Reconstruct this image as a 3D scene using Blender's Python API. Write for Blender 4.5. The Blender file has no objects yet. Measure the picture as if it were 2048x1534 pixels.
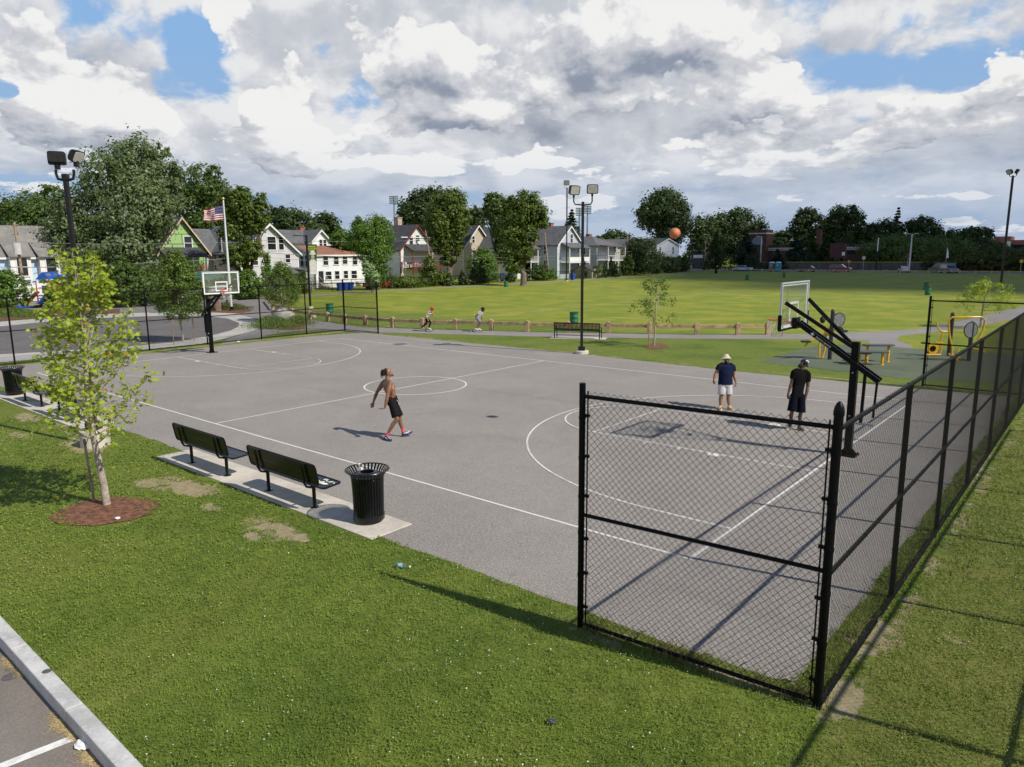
import bpy, math, random
import numpy as np
from mathutils import Vector, Matrix, noise as mnoise
random.seed(7); RNG = np.random.default_rng(11)
SC = bpy.context.scene
COL = SC.collection
V = lambda *a: np.array(a, float)

# ---------------------------------------------------------------- camera (measured from the court markings)
CF, CX, CY, CZ, CYAW, CPIT, CROLL = 1436.510949, 4.642448, -9.719735, 4.647066, 0.700653, 0.177788, -0.007929
_cy, _sy, _cp, _sp = math.cos(CYAW), math.sin(CYAW), math.cos(CPIT), math.sin(CPIT)
CFW = V(-_sy*_cp, _cy*_cp, -_sp)
_r0 = V(_cy, _sy, 0); _u0 = np.cross(_r0, CFW)
CR = math.cos(CROLL)*_r0 + math.sin(CROLL)*_u0
CU = -math.sin(CROLL)*_r0 + math.cos(CROLL)*_u0
CC = V(CX, CY, CZ)
def ray(x, y): return CFW + (x-1024)/CF*CR - (y-767)/CF*CU
def G(x, y, z=0.0):
    """ground point seen at photo pixel x, y"""
    d = ray(x, y); t = (z-CC[2])/d[2]; return CC + t*d
def AD(x, y, D): return CC + D*ray(x, y)          # point at forward distance D
def AX(x, y, X): d = ray(x, y); return CC + d*((X-CC[0])/d[0])
def AY(x, y, Y): d = ray(x, y); return CC + d*((Y-CC[1])/d[1])
def DEP(p): return float((np.asarray(p, float)-CC) @ CFW)
cam_d = bpy.data.cameras.new('camera'); cam = bpy.data.objects.new('camera', cam_d); COL.objects.link(cam)
cam_d.sensor_width = 36; cam_d.lens = CF/2048*36; cam_d.clip_start = 0.1; cam_d.clip_end = 3000
M = Matrix(((CR[0], CU[0], -CFW[0], CX), (CR[1], CU[1], -CFW[1], CY), (CR[2], CU[2], -CFW[2], CZ), (0, 0, 0, 1)))
cam.matrix_world = M
SC.camera = cam
SC.view_settings.view_transform = 'Standard'; SC.view_settings.look = 'None'
SC.view_settings.exposure = 0.0; SC.view_settings.gamma = 1.0
SC.render.resolution_x = 1024; SC.render.resolution_y = 767
SC.cycles.max_bounces = 6; SC.cycles.transparent_max_bounces = 12; SC.cycles.diffuse_bounces = 2

# ---------------------------------------------------------------- objects
def tag(o, label=None, cat=None, group=None, kind=None):
    if label: o['label'] = label
    if cat: o['category'] = cat
    if group: o['group'] = group
    if kind: o['kind'] = kind
    return o
def thing(name, label, cat, loc=(0, 0, 0), rz=0.0, group=None):
    o = bpy.data.objects.new(name, None); COL.objects.link(o)
    o.empty_display_size = 0.2
    o.location = tuple(float(v) for v in loc); o.rotation_euler = (0, 0, rz)
    return tag(o, label, cat, group)
def copy_tree(o, parent=None):
    c = o.copy(); COL.objects.link(c); c.parent = parent
    if parent is None: pass
    for ch in list(o.children):
        copy_tree(ch, c)
    return c
def another(src, loc, rz=None, label=None, group=None, scale=None):
    c = copy_tree(src)
    c.location = tuple(float(v) for v in loc)
    if rz is not None: c.rotation_euler = (0, 0, rz)
    if label: c['label'] = label
    if group: c['group'] = group
    if scale is not None: c.scale = (scale, scale, scale)
    return c
def basis(d):
    d = np.asarray(d, float); d = d/(np.linalg.norm(d)+1e-12)
    a = V(0, 0, 1) if abs(d[2]) < 0.9 else V(1, 0, 0)
    x = np.cross(a, d); x /= np.linalg.norm(x)
    return x, np.cross(d, x), d
class MB:
    """collects shapes and links them as ONE mesh object; o = local origin taken off all coordinates"""
    def __init__(s, o=(0, 0, 0)):
        s.v = []; s.f = []; s.m = []; s.o = np.asarray(o, float); s.mi = 0
    def add(s, vs, fs):
        b = len(s.v); s.v.extend([tuple(np.asarray(p, float)-s.o) for p in vs])
        for f in fs: s.f.append(tuple(i+b for i in f)); s.m.append(s.mi)
        return s
    def quad(s, *p): return s.add(p, [tuple(range(len(p)))])
    def box(s, c, d, rz=0.0, R=None):
        c = np.asarray(c, float); h = np.asarray(d, float)/2
        if R is None:
            cs, sn = math.cos(rz), math.sin(rz); R = np.array([[cs, -sn, 0], [sn, cs, 0], [0, 0, 1]])
        vs = [c+R@(h*V(i, j, k)) for k in (-1, 1) for j in (-1, 1) for i in (-1, 1)]
        return s.add(vs, [(0, 2, 3, 1), (4, 5, 7, 6), (0, 1, 5, 4), (2, 6, 7, 3), (0, 4, 6, 2), (1, 3, 7, 5)])
    def bx(s, a, b):
        a, b = np.asarray(a, float), np.asarray(b, float); return s.box((a+b)/2, np.abs(b-a))
    def beam(s, a, b, w, h, up=(0, 0, 1)):
        a, b = np.asarray(a, float), np.asarray(b, float); d = b-a; L = np.linalg.norm(d); d = d/L
        up = np.asarray(up, float); x = np.cross(d, up)
        if np.linalg.norm(x) < 1e-3: x = np.cross(d, V(1, 0, 0))
        x /= np.linalg.norm(x); z = np.cross(x, d)
        return s.box((a+b)/2, (w, L, h), R=np.array([x, d, z]).T)
    def tube(s, pts, r, n=8, cap=True, round_=False):
        pts = [np.asarray(p, float) for p in pts]
        r = list(r) if hasattr(r, '__len__') else [r]*len(pts)
        if round_:
            a, b = pts[0], pts[-1]; d0 = (pts[0]-pts[1]); d0 /= np.linalg.norm(d0)+1e-9; d1 = (pts[-1]-pts[-2]); d1 /= np.linalg.norm(d1)+1e-9
            pts = [a+d0*r[0]*.85, a+d0*r[0]*.5]+pts+[b+d1*r[-1]*.5, b+d1*r[-1]*.85]
            r = [r[0]*.45, r[0]*.85]+r+[r[-1]*.85, r[-1]*.45]
        vs = []; x = None
        for i, p in enumerate(pts):
            t = pts[min(i+1, len(pts)-1)]-pts[max(i-1, 0)]; t = t/(np.linalg.norm(t)+1e-12)
            if x is None: x, y, _ = basis(t)
            else:
                x = x-t*(x@t); nx = np.linalg.norm(x); x = x/nx if nx > 1e-6 else basis(t)[0]; y = np.cross(t, x)
            for k in range(n):
                a = 2*math.pi*k/n; vs.append(p+r[i]*(math.cos(a)*x+math.sin(a)*y))
        fs = [(i*n+k, i*n+(k+1) % n, (i+1)*n+(k+1) % n, (i+1)*n+k) for i in range(len(pts)-1) for k in range(n)]
        if cap: fs += [tuple(range(n-1, -1, -1)), tuple(range((len(pts)-1)*n, len(pts)*n))]
        return s.add(vs, fs)
    def lathe(s, prof, c=(0, 0, 0), n=20, cap=True):
        c = np.asarray(c, float); vs = []
        for (r, z) in prof:
            for k in range(n):
                a = 2*math.pi*k/n; vs.append(c+V(r*math.cos(a), r*math.sin(a), z))
        fs = [(i*n+k, i*n+(k+1) % n, (i+1)*n+(k+1) % n, (i+1)*n+k) for i in range(len(prof)-1) for k in range(n)]
        if cap: fs += [tuple(range(n-1, -1, -1)), tuple(range((len(prof)-1)*n, len(prof)*n))]
        return s.add(vs, fs)
    def loft(s, rings, cap=True):
        """rings: (centre, ax, ay[, squareness])"""
        n = 16; vs = []
        for R in rings:
            c, ax, ay = (np.asarray(q, float) for q in R[:3])
            sq = R[3] if len(R) > 3 else 1.0
            for k in range(n):
                a = 2*math.pi*k/n; ca, sa = math.cos(a), math.sin(a)
                ca = math.copysign(abs(ca)**sq, ca); sa = math.copysign(abs(sa)**sq, sa)
                vs.append(c+ca*ax+sa*ay)
        fs = [(i*n+k, i*n+(k+1) % n, (i+1)*n+(k+1) % n, (i+1)*n+k) for i in range(len(rings)-1) for k in range(n)]
        if cap: fs += [tuple(range(n-1, -1, -1)), tuple(range((len(rings)-1)*n, len(rings)*n))]
        return s.add(vs, fs)
    def ell(s, c, r, R=None, n=14, m=9):
        c = np.asarray(c, float); r = np.asarray(r, float)*np.ones(3); R = np.eye(3) if R is None else np.asarray(R)
        vs = [c+R@(r*V(0, 0, -1))]
        for i in range(1, m):
            t = math.pi*i/m-math.pi/2
            for k in range(n):
                a = 2*math.pi*k/n; vs.append(c+R@(r*V(math.cos(t)*math.cos(a), math.cos(t)*math.sin(a), math.sin(t))))
        vs.append(c+R@(r*V(0, 0, 1))); fs = [(0, 1+(k+1) % n, 1+k) for k in range(n)]
        for i in range(m-2):
            for k in range(n): fs.append((1+i*n+k, 1+i*n+(k+1) % n, 1+(i+1)*n+(k+1) % n, 1+(i+1)*n+k))
        b = 1+(m-2)*n; fs += [(b+k, b+(k+1) % n, len(vs)-1) for k in range(n)]
        return s.add(vs, fs)
    def prism(s, poly, axis, depth):
        """poly: list of 3-D points (planar, CCW), extruded by vector axis*depth"""
        e = np.asarray(axis, float)*depth; n = len(poly)
        vs = [np.asarray(p, float) for p in poly]+[np.asarray(p, float)+e for p in poly]
        return s.add(vs, [tuple(range(n-1, -1, -1)), tuple(range(n, 2*n))]+[(i, (i+1) % n, n+(i+1) % n, n+i) for i in range(n)])
    def build(s, name, mat, parent=None, smooth=False, bevel=0.0, seg=1):
        me = bpy.data.meshes.new(name); me.from_pydata(s.v, [], s.f)
        mats = mat if isinstance(mat, (list, tuple)) else [mat]
        for m in mats: me.materials.append(m)
        if len(mats) > 1: me.polygons.foreach_set('material_index', s.m)
        if smooth:
            me.polygons.foreach_set('use_smooth', [True]*len(me.polygons))
            try: me.set_sharp_from_angle(angle=math.radians(42))
            except Exception: pass
        me.update()
        o = bpy.data.objects.new(name, me); COL.objects.link(o); o.parent = parent
        if bevel:
            b = o.modifiers.new('b', 'BEVEL'); b.width = bevel; b.segments = seg; b.limit_method = 'ANGLE'; b.angle_limit = math.radians(40)
        return o
def npmesh(name, verts, faces, mat, parent=None, smooth=False, mi=None):
    """verts (n,3) array, faces (m,k) array"""
    me = bpy.data.meshes.new(name); n = len(verts); m, k = faces.shape
    me.vertices.add(n); me.vertices.foreach_set('co', np.ascontiguousarray(verts, np.float32).ravel())
    me.loops.add(m*k); me.loops.foreach_set('vertex_index', np.ascontiguousarray(faces, np.int32).ravel())
    me.polygons.add(m); me.polygons.foreach_set('loop_start', np.arange(0, m*k, k, dtype=np.int32))
    mats = mat if isinstance(mat, (list, tuple)) else [mat]
    for q in mats: me.materials.append(q)
    if mi is not None: me.polygons.foreach_set('material_index', np.asarray(mi, np.int32))
    if smooth: me.polygons.foreach_set('use_smooth', np.ones(m, bool))
    me.update(calc_edges=True); me.validate()
    o = bpy.data.objects.new(name, me); COL.objects.link(o); o.parent = parent
    return o

# ---------------------------------------------------------------- materials
class NT:
    def __init__(s, t): s.t = t; s.n = t.nodes; s.l = t.links
    def node(s, ty, ins=None, **kw):
        n = s.n.new(ty)
        for k, v in kw.items(): setattr(n, k, v)
        for k, v in (ins or {}).items(): s.put(n.inputs[k], v)
        return n
    def put(s, sock, v):
        if isinstance(v, bpy.types.NodeSocket): s.l.new(v, sock)
        elif isinstance(v, bpy.types.Node): s.l.new(v.outputs[0], sock)
        else:
            if hasattr(sock.default_value, '__len__') and not isinstance(v, str):
                v = tuple(v)
                if len(sock.default_value) == 4 and len(v) == 3: v = v+(1,)
            sock.default_value = v
    def math(s, op, a, b=None, c=None, clamp=False):
        n = s.n.new('ShaderNodeMath'); n.operation = op; n.use_clamp = clamp
        s.put(n.inputs[0], a)
        if b is not None: s.put(n.inputs[1], b)
        if c is not None: s.put(n.inputs[2], c)
        return n.outputs[0]
    def vmath(s, op, a, b=None, out=0):
        n = s.n.new('ShaderNodeVectorMath'); n.operation = op; s.put(n.inputs[0], a)
        if b is not None: s.put(n.inputs[3 if op == 'SCALE' else 1], b)
        return n.outputs[out]
    def mix(s, f, a, b, blend='MIX'):
        n = s.n.new('ShaderNodeMix'); n.data_type = 'RGBA'; n.blend_type = blend
        s.put(n.inputs[0], f); s.put(n.inputs[6], a); s.put(n.inputs[7], b); return n.outputs[2]
    def noise(s, vec, scale, detail=4, rough=.55, dist=0, dims='3D', out=0):
        n = s.n.new('ShaderNodeTexNoise'); n.noise_dimensions = dims
        s.put(n.inputs['Vector'], vec); n.inputs['Scale'].default_value = scale; n.inputs['Detail'].default_value = detail
        n.inputs['Roughness'].default_value = rough; n.inputs['Distortion'].default_value = dist
        return n.outputs[out]
    def ramp(s, f, lo, hi, smooth=True):
        n = s.n.new('ShaderNodeMapRange'); n.interpolation_type = 'SMOOTHSTEP' if smooth else 'LINEAR'
        s.put(n.inputs[0], f); s.put(n.inputs[1], lo); s.put(n.inputs[2], hi); return n.outputs[0]
def newmat(name):
    m = bpy.data.materials.new(name); m.use_nodes = True; t = NT(m.node_tree)
    b = m.node_tree.nodes['Principled BSDF']; return m, t, b
MATS = {}
def mat(name, col, rough=.6, var=.12, scale=6.0, metal=0.0, bump=0.0, bscale=60.0, spec=.5, dirt=0.0, coat=0.0):
    """general procedural paint / metal / cloth: base colour with two scales of uneven tone and fine relief"""
    if name in MATS: return MATS[name]
    m, t, b = newmat(name); tc = t.node('ShaderNodeTexCoord').outputs['Object']
    n1 = t.noise(tc, scale, 5, .6); n2 = t.noise(tc, scale*9, 3, .6)
    f = t.math('ADD', t.math('MULTIPLY', n1, .7), t.math('MULTIPLY', n2, .3))
    lo = [c*(1-var*1.6) for c in col]; hi = [min(1, c*(1+var*1.4)) for c in col]
    c = t.mix(t.ramp(f, .32, .68), lo, hi)
    if dirt:
        dn = t.noise(tc, scale*.6, 6, .7, 1.0); c = t.mix(t.math('MULTIPLY', t.ramp(dn, .5, .72), dirt), c, (.12, .1, .08))
    t.put(b.inputs['Base Color'], c); b.inputs['Metallic'].default_value = metal
    t.put(b.inputs['Roughness'], t.math('ADD', rough-.08, t.math('MULTIPLY', n1, .16)))
    b.inputs['Specular IOR Level'].default_value = spec
    if coat: b.inputs['Coat Weight'].default_value = coat; b.inputs['Coat Roughness'].default_value = .08
    if bump:
        bn = t.node('ShaderNodeBump', {'Height': t.noise(tc, bscale, 4, .6), 'Strength': bump, 'Distance': .01}); t.put(b.inputs['Normal'], bn)
    MATS[name] = m; return m
def glassmat(name, tint=(.9, .95, .95), alpha=.12):
    m, t, b = newmat(name); out = t.n['Material Output']
    tr = t.node('ShaderNodeBsdfTransparent', {'Color': tint}); gl = t.node('ShaderNodeBsdfGlossy', {'Color': (1, 1, 1), 'Roughness': .02})
    tc = t.node('ShaderNodeTexCoord').outputs['Object']; sm = t.math('MULTIPLY', t.noise(tc, 3, 4), .06)
    df = t.node('ShaderNodeBsdfDiffuse', {'Color': (.6, .62, .6)})
    fr = t.node('ShaderNodeLayerWeight', {'Blend': .18}).outputs['Facing']
    m1 = t.node('ShaderNodeMixShader', {0: t.math('ADD', sm, .02), 1: tr, 2: df})
    m2 = t.node('ShaderNodeMixShader', {0: t.math('ADD', .03, t.math('MULTIPLY', fr, .35)), 1: m1, 2: gl})
    t.put(out.inputs['Surface'], m2); return m
def leafmat(name, a, b_, trans=.35, clump=.6, tip=None, tipamt=0.0, rough=.5):
    """leaves: two greens varied per leaf and per clump, with light coming through"""
    m, t, b = newmat(name); out = t.n['Material Output']
    ge = t.node('ShaderNodeNewGeometry'); rnd = ge.outputs['Random Per Island']
    tc = t.node('ShaderNodeTexCoord').outputs['Object']
    cl = t.noise(tc, clump, 3, .6)
    f = t.math('ADD', t.math('MULTIPLY', rnd, .5), t.math('MULTIPLY', t.ramp(cl, .3, .7), .5))
    c = t.mix(f, a, b_)
    if tip: c = t.mix(t.math('MULTIPLY', t.ramp(t.math('FRACT', t.math('MULTIPLY', rnd, 17.3)), 1-tipamt, 1-tipamt+.02), .85), c, tip)
    t.put(b.inputs['Base Color'], c); b.inputs['Roughness'].default_value = rough; b.inputs['Specular IOR Level'].default_value = .35
    tb = t.node('ShaderNodeBsdfTranslucent', {'Color': t.mix(.35, c, (.32, .42, .04))})
    mx = t.node('ShaderNodeMixShader', {0: trans, 1: b.outputs[0], 2: tb}); t.put(out.inputs['Surface'], mx)
    return m
# ---------------------------------------------------------------- sun and sky
SUN = V(.705, .129, .697); SUN /= np.linalg.norm(SUN)
sd = bpy.data.lights.new('sun', 'SUN'); sd.energy = 5.0; sd.angle = math.radians(.5); sd.color = (1.0, .94, .84)
so = bpy.data.objects.new('sun', sd); COL.objects.link(so); so.location = (60, 10, 60)
so.rotation_euler = Vector(SUN).to_track_quat('Z', 'Y').to_euler()
W = bpy.data.worlds.new('World'); SC.world = W; W.cycles.sampling_method = 'MANUAL'; W.cycles.sample_map_resolution = 256; W.use_nodes = True
t = NT(W.node_tree); bg = W.node_tree.nodes['Background']
def uv_of(px, py):
    d = ray(px, py); d = d/np.linalg.norm(d)
    rx = d[0]*math.cos(CYAW)+d[1]*math.sin(CYAW); ry = -d[0]*math.sin(CYAW)+d[1]*math.cos(CYAW)
    return math.atan2(rx, ry), math.asin(d[2])
def group(name, ins, outs):
    g = bpy.data.node_groups.new(name, 'ShaderNodeTree')
    for n, ty in ins: g.interface.new_socket(n, in_out='INPUT', socket_type=ty)
    for n, ty in outs: g.interface.new_socket(n, in_out='OUTPUT', socket_type=ty)
    return g, g.nodes.new('NodeGroupInput'), g.nodes.new('NodeGroupOutput')
FL, VE = 'NodeSocketFloat', 'NodeSocketVector'
gg, gi, go = group('SkyBlob', [('P', VE), ('C', VE), ('S', VE), ('A', FL)], [('F', FL)])
q = NT(gg); dv = q.vmath('MULTIPLY', q.vmath('SUBTRACT', gi.outputs[0], gi.outputs[1]), gi.outputs[2])
q.put(go.inputs[0], q.math('MULTIPLY', q.math('EXPONENT', q.math('MULTIPLY', q.vmath('DOT_PRODUCT', dv, dv, out=1), -1.0)), gi.outputs[3]))
def blobs(q, P, lst):
    acc = None
    for (px, py, rx, ry, a) in lst:
        u, e = uv_of(px, py); n = q.n.new('ShaderNodeGroup'); n.node_tree = gg
        q.put(n.inputs[0], P); n.inputs[1].default_value = (u, e, 0)
        k = CF*(1.0); n.inputs[2].default_value = (k/rx, k/ry, 0); n.inputs[3].default_value = a
        acc = n.outputs[0] if acc is None else q.math('ADD', acc, n.outputs[0])
    return acc
GAPS = [(235,50,78,45,-.42),(385,70,46,62,-.42),(418,165,42,58,-.44),(640,95,42,30,-.42),(590,20,60,22,-.25),(0,180,42,16,-.5),(1705,150,70,34,-.5),
        (1860,165,95,34,-.5),(1715,240,45,18,-.45),(1800,40,46,42,-.4),(455,205,30,40,-.25),(1960,30,60,30,-.1),
        (130,245,190,75,.3),(560,230,130,90,.3),(600,130,70,60,.25),(900,110,250,100,.28),(1340,110,300,90,.28),(1950,260,150,80,.2),(820,245,80,36,.4),(1130,250,90,110,.42),(1600,300,160,50,.3),(1440,300,120,40,.3),(1430,60,200,60,.15),
        (220,150,60,50,.2),(80,60,150,60,.2),(1800,210,60,35,.22),(1500,210,150,45,.2),(700,40,80,40,.15)]
FRONT = [(120,235,170,60,.34),(60,60,80,40,.2),(590,225,120,75,.34),(440,60,50,55,.3),(1350,70,160,50,.3),(1440,205,190,34,.32),(850,332,80,20,.42),(960,222,80,18,.3),(1850,240,90,45,.28),(690,330,50,12,.3),(1160,60,70,40,.1),
         (700,292,120,24,.2),(890,150,110,50,.16),(1050,325,60,14,.3),(1590,395,40,14,.3),(1940,388,26,14,.4),(1900,440,50,10,.3),(50,360,60,24,.3),(1200,395,26,10,.3)]
gd, gi, go = group('CloudDensity', [('P', VE), ('Seed', VE), ('Bias', FL)], [('D', FL)])
q = NT(gd); P = gi.outputs[0]
sep = q.node('ShaderNodeSeparateXYZ', {0: P}); el = sep.outputs[1]
N_ = q.node('ShaderNodeCombineXYZ', {0: sep.outputs[0], 1: q.math('MULTIPLY', q.math('LOGARITHM', q.math('MAXIMUM', q.math('ADD', el, .05), .004), 2.718), .42), 2: 0.0}).outputs[0]
N_ = q.vmath('ADD', N_, gi.outputs[1])
w1 = q.vmath('SUBTRACT', q.noise(N_, 8, 3, .5, out=1, dims='2D'), (.5, .5, .5))
Pw = q.vmath('ADD', N_, q.vmath('SCALE', w1, .04))
n1 = q.noise(Pw, 5.6, 7, .54, dims='2D')
def vor(vec, s):
    n = q.node('ShaderNodeTexVoronoi', {'Vector': vec, 'Scale': s}); n.feature = 'F1'; n.voronoi_dimensions = '2D'; return n.outputs['Distance']
Pv = q.vmath('ADD', Pw, q.vmath('SCALE', q.vmath('SUBTRACT', q.noise(N_, 40, 3, .6, out=1, dims='2D'), (.5, .5, .5)), .02))
bump = q.math('ADD', q.math('MULTIPLY', q.math('SUBTRACT', .45, vor(Pv, 15)), .20), q.math('MULTIPLY', q.math('SUBTRACT', .45, vor(Pv, 38)), .11))
bump = q.math('ADD', bump, q.math('MULTIPLY', q.math('SUBTRACT', .45, vor(Pv, 95)), .055))
D = q.math('ADD', q.math('ADD', q.math('MULTIPLY', q.math('SUBTRACT', n1, .5), 1.9), bump), gi.outputs[2])
q.put(go.inputs[0], q.math('SUBTRACT', D, q.math('MULTIPLY', q.ramp(el, .36, .60), .95)))
d = t.node('ShaderNodeTexCoord').outputs['Generated']
dn = t.vmath('NORMALIZE', d)
rx = t.vmath('DOT_PRODUCT', dn, (math.cos(CYAW), math.sin(CYAW), 0), out=1)
ry = t.vmath('DOT_PRODUCT', dn, (-math.sin(CYAW), math.cos(CYAW), 0), out=1)
u = t.math('ARCTAN2', rx, ry); dz = t.node('ShaderNodeSeparateXYZ', {0: dn}).outputs[2]; el = t.math('ARCSINE', dz)
P = t.node('ShaderNodeCombineXYZ', {0: u, 1: el, 2: 0.0}).outputs[0]
def dens(vec, seed, fr):
    n = t.n.new('ShaderNodeGroup'); n.node_tree = gd; t.put(n.inputs[0], vec); n.inputs[1].default_value = seed; t.put(n.inputs[2], fr); return n.outputs[0]
DARK = [(90,95,130,42,0.36),(890,170,120,50,0.58),(960,240,70,40,0.40),(700,292,110,26,0.54),(1450,128,190,34,0.61),(1060,275,130,40,0.50),(1250,205,130,26,0.25),(1900,345,220,32,0.40),
        (1660,365,90,26,0.36),(30,205,160,22,0.25),(1990,230,90,60,0.22),(1100,180,150,40,0.22),(1560,280,220,30,0.18),(620,160,50,26,0.22),(1420,255,90,22,0.18),(1180,60,60,30,0.11),
        (120,225,150,50,-0.34),(620,210,120,70,-0.40),(860,330,80,22,-0.46),(1350,70,170,40,-0.34),(1460,200,150,30,-0.29),(420,60,50,60,-0.34),(960,220,60,14,-0.34),(1850,240,80,40,-0.29),(1990,210,40,30,-0.29),(250,60,80,50,-0.11)]
UPV = t.vmath('ADD', P, (.012, .026, 0))
gb = blobs(t, P, GAPS); bb0 = t.math('ADD', gb, .26); fb0 = t.math('ADD', gb, t.math('SUBTRACT', blobs(t, P, FRONT), .26)); fb1 = t.math('ADD', gb, t.math('SUBTRACT', blobs(t, UPV, FRONT), .26))
B0 = dens(P, (3.7, 1.9, 0), bb0); B1 = dens(UPV, (3.7, 1.9, 0), bb0); F0 = dens(P, (0, 0, 0), fb0); F1_ = dens(UPV, (0, 0, 0), fb1); F2_ = dens(t.vmath('ADD', P, (.004, .008, 0)), (0, 0, 0), fb0)
dark = blobs(t, P, DARK)
low = t.math('SUBTRACT', 1, t.ramp(el, .02, .15))
def cloudcol(d0, d1, k, base_s, lit, mid, deep):
    sh = t.math('ADD', t.math('MULTIPLY', t.math('SUBTRACT', d1, d0), k), t.math('ADD', t.math('MULTIPLY', dark, .75), base_s))
    sh = t.math('ADD', sh, t.math('ADD', t.math('MULTIPLY', t.ramp(d0, .12, .7), .22), t.math('MULTIPLY', low, .04)))
    c = t.mix(t.ramp(sh, -.10, .50), lit, mid); return t.mix(t.ramp(sh, .38, 1.5), c, deep)
bc = cloudcol(B0, B1, 1.6, .14, (.80, .805, .82), (.57, .595, .645), (.29, .325, .40))
fn = t.math('MULTIPLY', t.math('SUBTRACT', t.noise(t.vmath('MULTIPLY', P, (1, 1.6, 1)), 13, 5, .6, dims='2D'), .5), .9)
fc = cloudcol(F0, F1_, 2.1, t.math('ADD', t.math('ADD', .25, t.math('MULTIPLY', fn, .85)), t.math('MULTIPLY', t.math('SUBTRACT', F2_, F0), 1.1)), (.88, .875, .87), (.60, .615, .655), (.27, .31, .395))
tint = t.math('MULTIPLY', t.math('SUBTRACT', 1, t.ramp(el, .02, .165)), .80)
bc = t.mix(tint, bc, (.37, .475, .65)); fc = t.mix(t.math('MULTIPLY', tint, .62), fc, (.47, .56, .70))
blue = t.mix(t.ramp(el, .0, .26, False), (.34, .45, .61), (.27, .48, .80))
blue = t.mix(t.ramp(el, .3, .9), blue, (.055, .11, .25))
sky = t.node('ShaderNodeTexSky'); sky.sky_type = 'NISHITA'; sky.sun_disc = False
sky.sun_elevation = math.asin(SUN[2]); sky.sun_rotation = math.atan2(SUN[0], SUN[1])
skyc = t.vmath('SCALE', sky.outputs[0], 1.0)
# clouds are given in sky units (divided by the background strength below)
STR = .1
base = t.mix(.12, t.vmath('SCALE', blue, 1/STR), skyc)
fin = t.mix(t.ramp(B0, -.08, .22), base, t.vmath('SCALE', bc, 1/STR))
fin = t.mix(t.ramp(F0, -.01, .055), fin, t.vmath('SCALE', fc, 1/STR))
fin = t.mix(t.ramp(dz, -.06, -.002), (1.2, 1.4, 1.1), fin)
t.put(bg.inputs['Color'], fin); bg.inputs['Strength'].default_value = STR

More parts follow.
